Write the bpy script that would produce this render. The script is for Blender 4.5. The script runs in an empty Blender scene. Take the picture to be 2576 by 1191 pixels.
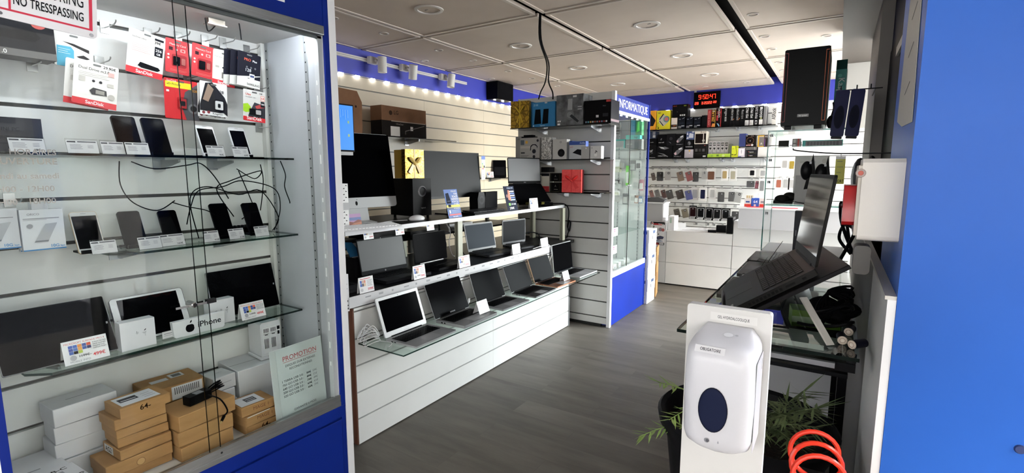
import bpy, math, random
from mathutils import Vector, Matrix
R = math.radians
random.seed(7)
S = bpy.context.scene
COL = S.collection
# ---------------------------------------------------------------- camera, sky, exposure
FPX, PIT, YAW, EYE = 1258.7, 0.13003, 0.5745, 1.55
cam_data = bpy.data.cameras.new('camera')
cam_data.sensor_width = 36.0
cam_data.lens = 36.0 * FPX / 2576.0
cam_data.clip_start = 0.02
cam = bpy.data.objects.new('camera', cam_data)
COL.objects.link(cam)
cam.location = (0, 0, EYE)
cam.rotation_euler = (math.pi / 2 - PIT, 0, YAW)
S.camera = cam
S.view_settings.view_transform = 'Standard'
S.view_settings.look = 'None'
S.view_settings.gamma = 1.0
S.view_settings.use_curve_mapping = False
S.view_settings.exposure = 0.92
S.cycles.use_denoising = True
S.cycles.max_bounces = 7
S.cycles.diffuse_bounces = 4
S.cycles.glossy_bounces = 3
S.cycles.transparent_max_bounces = 14
S.cycles.sample_clamp_indirect = 6.0
S.cycles.caustics_reflective = False
S.cycles.caustics_refractive = False
SKY_LOW, SKY_HIGH = .5, 6.0
W = bpy.data.worlds.new('sky')
S.world = W
W.use_nodes = True
wn = W.node_tree.nodes
wl = W.node_tree.links
sky = wn.new('ShaderNodeTexSky')
sky.sky_type = 'NISHITA'
sky.sun_disc = False
sky.sun_elevation = R(42)
sky.sun_rotation = R(120)
sky.air_density = 1.6
sky.dust_density = 4.0
mixw = wn.new('ShaderNodeMixRGB')
mixw.inputs[0].default_value = 0.75
mixw.inputs[2].default_value = (4.2, 4.3, 4.5, 1)
wl.new(sky.outputs[0], mixw.inputs[1])
bgn = wn['Background']
bgn.inputs[1].default_value = 1.25
wl.new(mixw.outputs[0], bgn.inputs[0])
# extra sky strength added towards the side and rear windows to light the interior
wtc = wn.new('ShaderNodeTexCoord')
dot = wn.new('ShaderNodeVectorMath')
dot.operation = 'DOT_PRODUCT'
dot.inputs[1].default_value = (.76, .6, .25)
wl.new(wtc.outputs['Generated'], dot.inputs[0])
mr = wn.new('ShaderNodeMapRange')
mr.interpolation_type = 'SMOOTHSTEP'
mr.inputs['From Min'].default_value = -.1
mr.inputs['From Max'].default_value = .9
mr.inputs['To Min'].default_value = SKY_LOW
mr.inputs['To Max'].default_value = SKY_HIGH
wl.new(dot.outputs['Value'], mr.inputs['Value'])
wl.new(mr.outputs[0], bgn.inputs[1])

def area_light(name, loc, rot, sx, sy, watts, col=(1, 1, 1), portal=False):
    L = bpy.data.lights.new(name, 'AREA')
    L.shape = 'RECTANGLE'
    L.size, L.size_y, L.energy, L.color = sx, sy, watts, col
    o = bpy.data.objects.new(name, L)
    COL.objects.link(o)
    o.location, o.rotation_euler = loc, rot
    if portal:
        L.cycles.is_portal = True
    return o

# daylight openings: doorway of the shop and the big side window (portals only guide the sky light, they emit nothing)
area_light('doorway_portal', (-0.82, 1.44, 1.35), (R(90), 0, 0), 1.96, 2.6, 1, portal=True)
area_light('window_portal', (2.41, 5.6, 1.45), (0, R(-90), R(180)), 2.6, 5.0, 1, portal=True)
area_light('rear_window_portal', (1.5, 8.24, 1.45), (R(-90), 0, 0), 1.8, 2.6, 1, portal=True)

# ---------------------------------------------------------------- helpers
CF = Vector((-math.sin(YAW) * math.cos(PIT), math.cos(YAW) * math.cos(PIT), -math.sin(PIT)))
CR = Vector((math.cos(YAW), math.sin(YAW), 0))
CU = CR.cross(CF)

def P(x, y, **k):
    """photo pixel -> point on the world plane X=, Y= or Z="""
    d = CF + CR * ((x - 1288) / FPX) - CU * ((y - 595.5) / FPX)
    (a, v), = k.items()
    i = 'XYZ'.index(a)
    o = Vector((0, 0, EYE))
    return o + d * ((v - o[i]) / d[i])

MATS = {}

def lin(h):
    o = []
    for i in (0, 2, 4):
        c = int(h[i:i + 2], 16) / 255
        o.append(c / 12.92 if c <= .04045 else ((c + .055) / 1.055) ** 2.4)
    return (*o, 1)

def M(spec):
    """material by name, or from a spec: six hex digits + g glossy / s satin / f matt / m metal / e<n> emitting"""
    if spec in MATS:
        return MATS[spec]
    m = bpy.data.materials.new(spec)
    m.use_nodes = True
    b = m.node_tree.nodes['Principled BSDF']
    h, fl = spec[:6], spec[6:]
    b.inputs['Base Color'].default_value = lin(h)
    r = .5
    if 'g' in fl: r = .12
    if 's' in fl: r = .3
    if 'f' in fl: r = .85
    b.inputs['Roughness'].default_value = r
    if 'm' in fl: b.inputs['Metallic'].default_value = 1
    if max(lin(h)[:3]) < .06 and 'm' not in fl:      # black plastics and screens: weak sheen
        b.inputs['Specular IOR Level'].default_value = .004 if 'g' in fl else .05
    if 'e' in fl:
        b.inputs['Emission Color'].default_value = lin(h)
        b.inputs['Emission Strength'].default_value = float(fl[fl.index('e') + 1:])
    MATS[spec] = m
    return m

def newmat(name, rough=.5, metal=0):
    m = bpy.data.materials.new(name)
    m.use_nodes = True
    b = m.node_tree.nodes['Principled BSDF']
    b.inputs['Roughness'].default_value = rough
    b.inputs['Metallic'].default_value = metal
    MATS[name] = m
    return m, m.node_tree.nodes, m.node_tree.links, b

def ramp(n, l, src, stops, dst):
    r = n.new('ShaderNodeValToRGB')
    e = r.color_ramp.elements
    while len(e) < len(stops):
        e.new(.5)
    for q, (p, c) in zip(e, stops):
        q.position, q.color = p, lin(c)
    l.new(src, r.inputs[0])
    l.new(r.outputs[0], dst)
    return r

def noisy(name, c1, c2, scale, rough=.5, metal=0, stretch=(1, 1, 1), bump=0, detail=4, kind='noise'):
    m, n, l, b = newmat(name, rough, metal)
    tc = n.new('ShaderNodeTexCoord')
    mp = n.new('ShaderNodeMapping')
    mp.inputs['Scale'].default_value = stretch
    l.new(tc.outputs['Object'], mp.inputs[0])
    if kind == 'noise':
        t = n.new('ShaderNodeTexNoise')
        t.inputs['Scale'].default_value = scale
        t.inputs['Detail'].default_value = detail
        out = t.outputs[0]
    else:
        t = n.new('ShaderNodeTexVoronoi')
        t.inputs['Scale'].default_value = scale
        if kind == 'cells':
            out = t.outputs['Color']
        else:
            t.feature = 'DISTANCE_TO_EDGE'
            out = t.outputs[0]
    l.new(mp.outputs[0], t.inputs['Vector'])
    lo, hi = (.3, .7) if kind == 'noise' else (.1, .9) if kind == 'cells' else (.03, .12)
    ramp(n, l, out, [(lo, c1), (hi, c2)], b.inputs['Base Color'])
    if bump:
        bp = n.new('ShaderNodeBump')
        bp.inputs['Strength'].default_value = bump
        bp.inputs['Distance'].default_value = .01
        l.new(out, bp.inputs['Height'])
        l.new(bp.outputs[0], b.inputs['Normal'])
    return m

def glassmat(name, tint, ior=1.45, rough=0.0, refl=1.0):
    """thin sheet glass: lets light straight through with a tint, mirrors by Fresnel"""
    m = bpy.data.materials.new(name)
    m.use_nodes = True
    n, l = m.node_tree.nodes, m.node_tree.links
    n.remove(n['Principled BSDF'])
    tr, gl, mx, fr = (n.new('ShaderNode' + k) for k in ('BsdfTransparent', 'BsdfGlossy', 'MixShader', 'Fresnel'))
    tr.inputs[0].default_value = lin(tint)
    gl.inputs['Roughness'].default_value = rough
    fr.inputs[0].default_value = ior
    mu = n.new('ShaderNodeMath')
    mu.operation = 'MULTIPLY'
    mu.inputs[1].default_value = refl
    ge = n.new("ShaderNodeNewGeometry")
    ft = n.new("ShaderNodeMath"); ft.operation = "SUBTRACT"; ft.inputs[0].default_value = 1
    l.new(ge.outputs["Backfacing"], ft.inputs[1])
    fm = n.new("ShaderNodeMath"); fm.operation = "MULTIPLY"
    l.new(ft.outputs[0], fm.inputs[0])
    l.new(fr.outputs[0], mu.inputs[0])
    l.new(mu.outputs[0], fm.inputs[1])
    l.new(fm.outputs[0], mx.inputs[0])
    l.new(tr.outputs[0], mx.inputs[1])
    l.new(gl.outputs[0], mx.inputs[2])
    l.new(mx.outputs[0], n['Material Output'].inputs[0])
    MATS[name] = m
    return m

glassmat('glass', 'fafcfb', 1.45, 0, .6)
glassmat('shelfglass', 'eef6f3', 1.5)
glassmat('glassedge', '35504a', 1.5)
glassmat('tealedge', '3f9a94', 1.5)
glassmat('blisterclear', 'f2f2f2', 1.4, .12, .5)
glassmat('smoked', '2c2c30', 1.5)
noisy('cardboard', '9c7447', 'ac8252', 9, .8, stretch=(1, 1, 6))
noisy('browncard', '6e4a30', '7d573a', 7, .8)
noisy('whitecard', 'd3d2d6', 'e2e1e4', 6, .6)
noisy('goldglitter', '5e4416', 'c4a254', 130, .28, .9, bump=.9, kind='cells')
noisy('silverglitter', '6b6c70', 'f4f4f6', 110, .25, .8, bump=.9, kind='cells')
noisy('goldcrackle', '6f5518', 'a98528', 20, .35, .6, kind='edge')
noisy('foil', '303133', '6d6f72', 14, .22, .2, bump=.8, detail=6)
noisy('redpaper', 'e03030', 'f04a44', 60, .35)
noisy('mirrorscreen', '12100d', '181511', 3, .07)
noisy('greyscreen', '0c0d10', '101114', 2, .4)
MATS['greyscreen'].node_tree.nodes['Principled BSDF'].inputs['Specular IOR Level'].default_value = .06
noisy('brushed', 'b4b6b8', 'c2c4c6', 40, .32, .9, stretch=(1, 30, 1))
noisy('aluminium', 'a6a8a8', 'b4b6b6', 20, .35, .85, stretch=(1, 1, 14))
noisy('spacegrey', '4c4d50', '545558', 60, .38, .6)
noisy('soil', '120d09', '2c2017', 60, .95, bump=.6)
noisy('leaf', '4d6b2a', '8ba15a', 8, .55)
noisy('darkleaf', '3a4a2a', '66724a', 8, .6)
noisy('asphalt', '2a2a2c', '38383a', 30, .9)
noisy('paving', 'b4b2ae', 'c4c2be', 30, .9)
noisy('stucco', 'dcd6cb', 'efeae2', 12, .9)
noisy('rooftile', '6a5646', '94796a', 9, .9, stretch=(1, 6, 1))
noisy('bag', '05050a', '15151c', 18, .32, bump=.5)
noisy('clearbag', 'b9b9bb', 'd8d8da', 25, .2, bump=.4)
MATS['clearbag'].node_tree.nodes['Principled BSDF'].inputs['Alpha'].default_value = .06
noisy('whitelam', 'dedede', 'e6e6e5', 3, .38)
noisy('slatwhite', 'e6e6e4', 'ececea', 3, .34)
noisy('slatcream', 'cabea8', 'd2c7b2', 3, .2)
noisy('slatgrey', 'c0bfbc', 'c8c7c4', 3, .42)
noisy('bluelam', '0c2274', '0e267e', 3, .42)
MATS['bluelam'].node_tree.nodes['Principled BSDF'].inputs['Specular IOR Level'].default_value = .15
noisy('bluepaint', '2c349e', '323aa8', 3, .5)
noisy('bluedoor', '2254a8', '275ab0', 2, .4, bump=.03)
MATS['bluedoor'].node_tree.nodes['Principled BSDF'].inputs['Specular IOR Level'].default_value = .2
noisy('tilecard', 'c6b7aa', 'cdbeb1', 3, .8)

# floor: long grey boards running across the shop
m, n, l, b = newmat('floorboards', .5)
b.inputs['Specular IOR Level'].default_value = .3
tc = n.new('ShaderNodeTexCoord')
br = n.new('ShaderNodeTexBrick')
br.offset, br.offset_frequency = .37, 2
br.inputs['Color1'].default_value = (.2, .2, .2, 1)
br.inputs['Color2'].default_value = (.8, .8, .8, 1)
br.inputs['Mortar'].default_value = (0, 0, 0, 1)
br.inputs['Scale'].default_value = 1
br.inputs['Mortar Size'].default_value = .0009
br.inputs['Brick Width'].default_value = 1.22
br.inputs['Row Height'].default_value = .185
l.new(tc.outputs['Object'], br.inputs['Vector'])
mp = n.new('ShaderNodeMapping')
mp.inputs['Scale'].default_value = (.8, 4.5, 1)
l.new(tc.outputs['Object'], mp.inputs[0])
addv = n.new('ShaderNodeMixRGB')
addv.blend_type = 'ADD'
addv.inputs[0].default_value = 3
l.new(mp.outputs[0], addv.inputs[1])
l.new(br.outputs[0], addv.inputs[2])
nz = n.new('ShaderNodeTexNoise')
nz.inputs['Scale'].default_value = 2.1
nz.inputs['Detail'].default_value = 7
nz.inputs['Roughness'].default_value = .62
l.new(addv.outputs[0], nz.inputs['Vector'])
rp = ramp(n, l, nz.outputs[0], [(.28, '514c46'), (.5, '615c55'), (.75, '6e6961')], b.inputs['Base Color'])
mv = n.new('ShaderNodeMixRGB')
mv.blend_type = 'SOFT_LIGHT'
mv.inputs[0].default_value = .22
l.new(rp.outputs[0], mv.inputs[1])
l.new(br.outputs[0], mv.inputs[2])
l.new(mv.outputs[0], b.inputs['Base Color'])

TXT = {}

def text_geo(s, bold):
    bold = 0 if "M" in s else min(bold, .013)
    k = (s, bold)
    if k not in TXT:
        c = bpy.data.curves.new('t', 'FONT')
        c.body = s
        c.resolution_u = 3
        c.offset = bold
        o = bpy.data.objects.new('t', c)
        me = o.to_mesh()
        v = [tuple(q.co) for q in me.vertices]
        f = [tuple(p.vertices) for p in me.polygons]
        o.to_mesh_clear()
        bpy.data.objects.remove(o)
        bpy.data.curves.remove(c)
        xs = [q[0] for q in v] or [0]
        ys = [q[1] for q in v] or [0]
        TXT[k] = (v, f, min(xs), max(xs), min(ys), max(ys))
    return TXT[k]

def rrect(w, h, r, n=4, cx=0, cy=0):
    """rounded rectangle outline, centred"""
    p = []
    for sx, sy, a0 in ((1, 1, 0), (-1, 1, 90), (-1, -1, 180), (1, -1, 270)):
        for i in range(n + 1):
            a = R(a0 + 90 * i / n)
            p.append((cx + sx * (w / 2 - r) + r * math.cos(a), cy + sy * (h / 2 - r) + r * math.sin(a)))
    return p

def smooth_path(pts, n=6):
    pts = [Vector(p) for p in pts]
    o = []
    for i in range(len(pts) - 1):
        a, b_, c, d = pts[max(i - 1, 0)], pts[i], pts[i + 1], pts[min(i + 2, len(pts) - 1)]
        for k in range(n):
            t = k / n
            o.append(.5 * ((2 * b_) + (c - a) * t + (2 * a - 5 * b_ + 4 * c - d) * t * t + (3 * b_ - a - 3 * c + d) * t ** 3))
    o.append(pts[-1])
    return o

class MB:
    """collects geometry with several materials and links it as ONE mesh object"""
    def __init__(s):
        s.v, s.f, s.m, s.T = [], [], [], Matrix.Identity(4)

    def at(s, loc=(0, 0, 0), rz=0, rx=0, ry=0):
        s.T = Matrix.Translation(loc) @ Matrix.Rotation(rz, 4, 'Z') @ Matrix.Rotation(ry, 4, 'Y') @ Matrix.Rotation(rx, 4, 'X')
        return s

    def add(s, vs, fs, mat):
        k = len(s.v)
        s.v += [tuple(s.T @ Vector(q)) for q in vs]
        s.f += [tuple(i + k for i in f) for f in fs]
        s.m += [mat] * len(fs)
        return s

    def box(s, x0, y0, z0, x1, y1, z1, mat):
        return s.add([(x, y, z) for x in (x0, x1) for y in (y0, y1) for z in (z0, z1)],
                     [(0, 1, 3, 2), (4, 6, 7, 5), (0, 4, 5, 1), (2, 3, 7, 6), (0, 2, 6, 4), (1, 5, 7, 3)], mat)

    def cbox(s, c, d, mat):
        return s.box(c[0] - d[0] / 2, c[1] - d[1] / 2, c[2] - d[2] / 2, c[0] + d[0] / 2, c[1] + d[1] / 2, c[2] + d[2] / 2, mat)

    def quad(s, a, b, c, d, mat):
        return s.add([a, b, c, d], [(0, 1, 2, 3)], mat)

    def prism(s, pts, ax, a, b, mat, cap=None):
        """outline pts extruded along axis ax ('x','y','z') from a to b"""
        def q(p, t):
            return {'z': (p[0], p[1], t), 'y': (p[0], t, p[1]), 'x': (t, p[0], p[1])}[ax]
        n = len(pts)
        flip = (ax == 'y')
        vs = [q(p, a) for p in pts] + [q(p, b) for p in pts]
        s.add(vs, [(i, (i + 1) % n, n + (i + 1) % n, n + i) for i in range(n)], mat)
        s.add(vs, [tuple(range(n - 1, -1, -1)), tuple(range(n, 2 * n))], cap or mat)
        return s

    def cyl(s, a, b, r0, r1=None, mat='', n=14, cap=True):
        r1 = r0 if r1 is None else r1
        a, b = Vector(a), Vector(b)
        z = (b - a).normalized()
        x = z.orthogonal().normalized()
        y = z.cross(x)
        vs = []
        for c, r in ((a, r0), (b, r1)):
            vs += [c + (x * math.cos(2 * math.pi * i / n) + y * math.sin(2 * math.pi * i / n)) * r for i in range(n)]
        fs = [(i, (i + 1) % n, n + (i + 1) % n, n + i) for i in range(n)]
        if cap:
            fs += [tuple(range(n - 1, -1, -1)), tuple(range(n, 2 * n))]
        return s.add(vs, fs, mat)

    def tube(s, pts, r, mat, n=6, sm=5):
        p = smooth_path(pts, sm) if sm else [Vector(q) for q in pts]
        vs, fs, x = [], [], None
        for i, c in enumerate(p):
            t = (p[min(i + 1, len(p) - 1)] - p[max(i - 1, 0)]).normalized()
            x = t.orthogonal().normalized() if x is None else (x - t * x.dot(t)).normalized()
            y = t.cross(x)
            rr = r[0] + (r[1] - r[0]) * i / (len(p) - 1) if isinstance(r, tuple) else r
            vs += [c + (x * math.cos(2 * math.pi * k / n) + y * math.sin(2 * math.pi * k / n)) * rr for k in range(n)]
        for i in range(len(p) - 1):
            fs += [(i * n + k, i * n + (k + 1) % n, (i + 1) * n + (k + 1) % n, (i + 1) * n + k) for k in range(n)]
        fs += [tuple(range(n - 1, -1, -1)), tuple(range((len(p) - 1) * n, len(p) * n))]
        return s.add(vs, fs, mat)

    def lathe(s, prof, mat, n=24, c=(0, 0, 0)):
        """profile of (radius, z) turned about the vertical through c"""
        vs = [(c[0] + r * math.cos(2 * math.pi * i / n), c[1] + r * math.sin(2 * math.pi * i / n), c[2] + z) for r, z in prof for i in range(n)]
        fs = [(j * n + i, j * n + (i + 1) % n, (j + 1) * n + (i + 1) % n, (j + 1) * n + i) for j in range(len(prof) - 1) for i in range(n)]
        return s.add(vs, fs, mat)

    def ball(s, c, r, mat, n=12):
        rx, ry, rz = r if isinstance(r, tuple) else (r, r, r)
        vs = [(c[0] + rx * math.sin(math.pi * j / n) * math.cos(2 * math.pi * i / n), c[1] + ry * math.sin(math.pi * j / n) * math.sin(2 * math.pi * i / n), c[2] + rz * math.cos(math.pi * j / n)) for j in range(n + 1) for i in range(n)]
        return s.add(vs, [(j * n + i, (j + 1) * n + i, (j + 1) * n + (i + 1) % n, j * n + (i + 1) % n) for j in range(n) for i in range(n)], mat)

    def art(s, o, u, v, w, h, items, lift=.0007):
        """flat print on a face: origin o, right u, up v (unit vectors), face size w x h.
        ('r',u0,v0,u1,v1,mat) ('c',u,v,r,mat) ('p',[(u,v)..],mat) ('t',u,v,height,text,mat[,align[,bold[,turn]]])"""
        o, u, v = Vector(o), Vector(u), Vector(v)
        nn = u.cross(v)
        for k, it in enumerate(items):
            q = o + nn * (lift * (1 + .35 * k))
            pt = lambda a, b_: q + u * (a * w) + v * (b_ * h)
            if it[0] == 'r':
                _, a, b_, c, d, mat = it
                s.quad(pt(a, b_), pt(c, b_), pt(c, d), pt(a, d), mat)
            elif it[0] == 'c':
                _, a, b_, r, mat = it
                s.add([pt(a, b_) + u * (r * h * math.cos(i * .3927)) + v * (r * h * math.sin(i * .3927)) for i in range(16)], [tuple(range(16))], mat)
            elif it[0] == 'p':
                s.add([pt(*p) for p in it[1]], [tuple(range(len(it[1])))], it[2])
            elif it[0] == 't':
                _, a, b_, th, tx, mat = it[:6]
                al = it[6] if len(it) > 6 else 'l'
                vs, fs, x0, x1, y0, y1 = text_geo(tx, it[7] if len(it) > 7 else .012)
                if not fs:
                    continue
                sc = th * h / .7
                off = {'l': x0, 'c': (x0 + x1) / 2, 'r': x1}[al]
                fit = it[9] if len(it) > 9 else None
                sx = sc if fit is None else fit * w / max(x1 - x0, .01)
                turn = it[8] if len(it) > 8 else 0
                room = {'l': .97 - a, 'r': a - .02, 'c': 2 * min(a, 1 - a) - .03}[al] * w if not turn else (.97 - b_ if turn > 0 else b_ - .02) * h
                sx = min(sx, max(room, .002) / max(x1 - x0, .01))
                du, dv = u, v
                if len(it) > 8 and it[8]:
                    du, dv = (u * math.cos(it[8]) + v * math.sin(it[8])), (v * math.cos(it[8]) - u * math.sin(it[8]))
                s.add([pt(a, b_) + du * ((p[0] - off) * sx) + dv * (p[1] * sc) for p in vs], fs, mat)
        return s

    def build(s, name, parent=None, loc=None, rz=0, rot=None, label=None, cat=None, group=None, kind=None, bev=0, sharp=40):
        me = bpy.data.meshes.new(name)
        me.from_pydata(s.v, [], s.f)
        ms = list(dict.fromkeys(s.m))
        for q in ms:
            me.materials.append(M(q))
        ix = {q: i for i, q in enumerate(ms)}
        me.polygons.foreach_set('material_index', [ix[q] for q in s.m])
        me.polygons.foreach_set('use_smooth', [True] * len(s.f))
        me.set_sharp_from_angle(angle=R(sharp))
        me.update()
        o = bpy.data.objects.new(name, me)
        COL.objects.link(o)
        if parent: o.parent = parent
        if loc is not None: o.location = loc
        o.rotation_euler = rot if rot is not None else (0, 0, rz)
        if bev:
            bm = o.modifiers.new('bevel', 'BEVEL')
            bm.width, bm.segments, bm.limit_method, bm.angle_limit = bev, 2, 'ANGLE', R(50)
        tag(o, label, cat, group, kind)
        return o

def tag(o, label=None, cat=None, group=None, kind=None):
    if label: o['label'] = label
    if cat: o['category'] = cat
    if group: o['group'] = group
    if kind: o['kind'] = kind
    return o

def thing(name, label, cat, loc=(0, 0, 0), rz=0, group=None, rot=None):
    o = bpy.data.objects.new(name, None)
    o.empty_display_size = .05
    COL.objects.link(o)
    o.location = loc
    o.rotation_euler = rot if rot is not None else (0, 0, rz)
    return tag(o, label, cat, group)

def clone(t, loc=None, rz=None, label=None, group=None, rot=None):
    """a copy of a thing with copies of its parts and sub-parts"""
    r = t.copy()
    COL.objects.link(r)
    for ch in list(t.children):
        c = ch.copy()
        COL.objects.link(c)
        c.parent = r
        for g in ch.children:
            d = g.copy()
            COL.objects.link(d)
            d.parent = c
    if loc is not None: r.location = loc
    if rz is not None: r.rotation_euler = (0, 0, rz)
    if rot is not None: r.rotation_euler = rot
    if label: r['label'] = label
    if group: r['group'] = group
    return r

NX, NY = (0, 1, 0), (1, 0, 0)      # 'right' on a face that looks towards +X / -Y
UP = (0, 0, 1)

# ---------------------------------------------------------------- the setting
XL, YB, ZC, LED = -4.2, 8.25, 2.79, 2.51

def structure(name, mb, **k):
    return mb.build(name, kind='structure', **k)

structure('floor', MB().box(-4.3, -1.2, -.05, 2.6, 8.4, 0, 'floorboards'))
structure('ground', MB().box(-9, -14, -.12, 14, 2.2, -.06, 'asphalt').box(-3, 2.2, -.12, 14, 14, -.06, 'paving'))

def slats(mb, ax, fixed, a0, a1, z0, z1, face, back, zref, out, pitch=.156, gap=.012, seams=()):
    """slat-wall boards with open grooves. ax: the axis it runs along ('x' or 'y'); out: direction (+1/-1) it faces on the other axis"""
    t = .016
    def bx(p0, p1, q0, q1, d0, d1, mat):
        d0, d1 = sorted((fixed + out * d0, fixed + out * d1))
        if ax == 'y': mb.box(d0, p0, q0, d1, p1, q1, mat)
        else: mb.box(p0, d0, q0, p1, d1, q1, mat)
    bx(a0, a1, z0, z1, -t - .012, -t, back)
    cuts = [a0] + [s for s in seams if a0 < s < a1] + [a1]
    k = math.floor((z0 - zref) / pitch)
    while zref + k * pitch < z1:
        b0 = max(z0, zref + k * pitch + gap / 2)
        b1 = min(z1, zref + (k + 1) * pitch - gap / 2)
        if b1 - b0 > .004:
            for i in range(len(cuts) - 1):
                bx(cuts[i] + (.0012 if i else 0), cuts[i + 1] - (.0012 if i < len(cuts) - 2 else 0), b0, b1, -t, 0, face)
        k += 1

GROOVE = '6a6862'
wl_ = MB()
slats(wl_, 'y', XL, 1.42, YB, .0, LED, 'slatcream', GROOVE, 2.384, 1, seams=(2.1, 3.36, 4.56, 5.76, 6.96))
wl_.box(XL - .03, 1.42, LED, XL, YB + .05, ZC + .15, 'bluepaint')
wl_.box(XL - .12, 1.40, -.05, XL - .03, YB + .1, ZC + .15, 'e0ddd6')
structure('wall_left', wl_)
wb = MB()
slats(wb, 'x', YB, XL, .5, .0, LED, 'slatwhite', '55534f', 1.604, -1, seams=(-2.9, -1.7, -.98, .3))
wb.box(XL, YB, LED, 2.5, YB + .03, ZC + .15, 'bluepaint')
wb.box(XL - .1, YB + .03, -.05, .52, YB + .12, ZC + .15, 'e0ddd6').box(.52, YB + .03, 2.62, 2.55, YB + .12, ZC + .15, 'e0ddd6').box(.52, YB, -.05, 2.55, YB + .12, .2, 'e0ddd6')
structure('wall_back', wb)
structure('trim_1', MB().box(-1.965, YB - .012, LED, -1.935, YB, ZC, 'c9c9cc'))
# front of the shop either side of the doorway, and the lintel
structure('wall_front', MB().box(XL - .1, 1.40, -.05, -2.28, 1.44, ZC + .15, 'e0ddd6').box(-2.28, 1.435, 2.6, .142, 1.49, 3.1, 'e0ddd6').box(-2.28, 1.42, 2.36, -1.8, 1.49, 3.1, 'e0ddd6'))
# right side: opens to a bay with a large window at the rear
wr = MB()
wr.box(2.4, 2.9, -.05, 2.5, YB, .15, 'e4e2de').box(2.4, 2.9, 2.75, 2.5, YB, ZC + .15, 'e4e2de').box(2.4, 2.9, .15, 2.5, 3.05, 2.75, 'e4e2de').box(2.4, 8.1, .15, 2.5, YB, 2.75, 'e4e2de')
wr.box(.36, 2.8, -.05, 2.5, 2.9, ZC + .15, 'e4e2de')
structure('wall_right', wr)
win = MB()
for y in (3.05, 4.3, 5.55, 6.8, 8.04):
    win.box(2.42, y, .15, 2.47, y + .06, 2.75, 'd8d8d8')
win.box(2.42, 3.05, .15, 2.47, 8.1, .21, 'd8d8d8').box(2.42, 3.05, 2.69, 2.47, 8.1, 2.75, 'd8d8d8').box(2.44, 3.05, .15, 2.446, 8.1, 2.75, 'glass')
structure('window_1', win)
structure('window_3', MB().box(.52, YB + .04, .2, .58, YB + .09, 2.62, 'd8d8d8').box(2.44, YB + .04, .2, 2.5, YB + .09, 2.62, 'd8d8d8').box(.58, YB + .04, 2.56, 2.44, YB + .09, 2.62, 'd8d8d8').box(.58, YB + .04, .2, 2.44, YB + .09, .26, 'd8d8d8').box(.58, YB + .06, .26, 2.44, YB + .066, 2.56, 'glass'))
structure('added_sky_blocker', MB().box(-6, -6.5, 3.1, 3.1, 1.44, 3.25, 'b0aca4'))  # unseen overhead slab, added to cut sky light on the entrance

# ceiling: large card tiles with raised edges hung below a black void
ce = MB()
ce.box(XL - .1, 1.45, ZC + .1, 2.6, YB + .1, ZC + .14, '0b0a0a')
xs = [(-4.2, -3.352), (-3.318, -2.118), (-2.048, -.862), (-.765, .42), (.5, 1.7), (1.74, 2.5)]
ys = [1.46, 2.29, 3.63, 4.975, 6.335, 7.68, YB]
for x0, x1 in xs:
    for i in range(len(ys) - 1):
        y0, y1 = ys[i] + .019, ys[i + 1] - .019
        e = .028
        ce.box(x0, y0, ZC, x1, y1, ZC + .02, 'tilecard')
        for q in ((x0, y0, x1, y0 + e), (x0, y1 - e, x1, y1), (x0, y0 + e, x0 + e, y1 - e), (x1 - e, y0 + e, x1, y1 - e)):
            ce.box(q[0], q[1], ZC - .007, q[2], q[3], ZC, 'd0c4b8')
structure('ceiling', ce)
# lowered box over the right-hand display and the post that carries it
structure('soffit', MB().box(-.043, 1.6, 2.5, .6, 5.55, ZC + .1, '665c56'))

# ---------------------------------------------------------------- shared builders
def loc(t):
    """a collector whose input is in world coordinates and whose mesh will hang under t (unrotated)"""
    return MB().at(tuple(-t.location))

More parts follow.
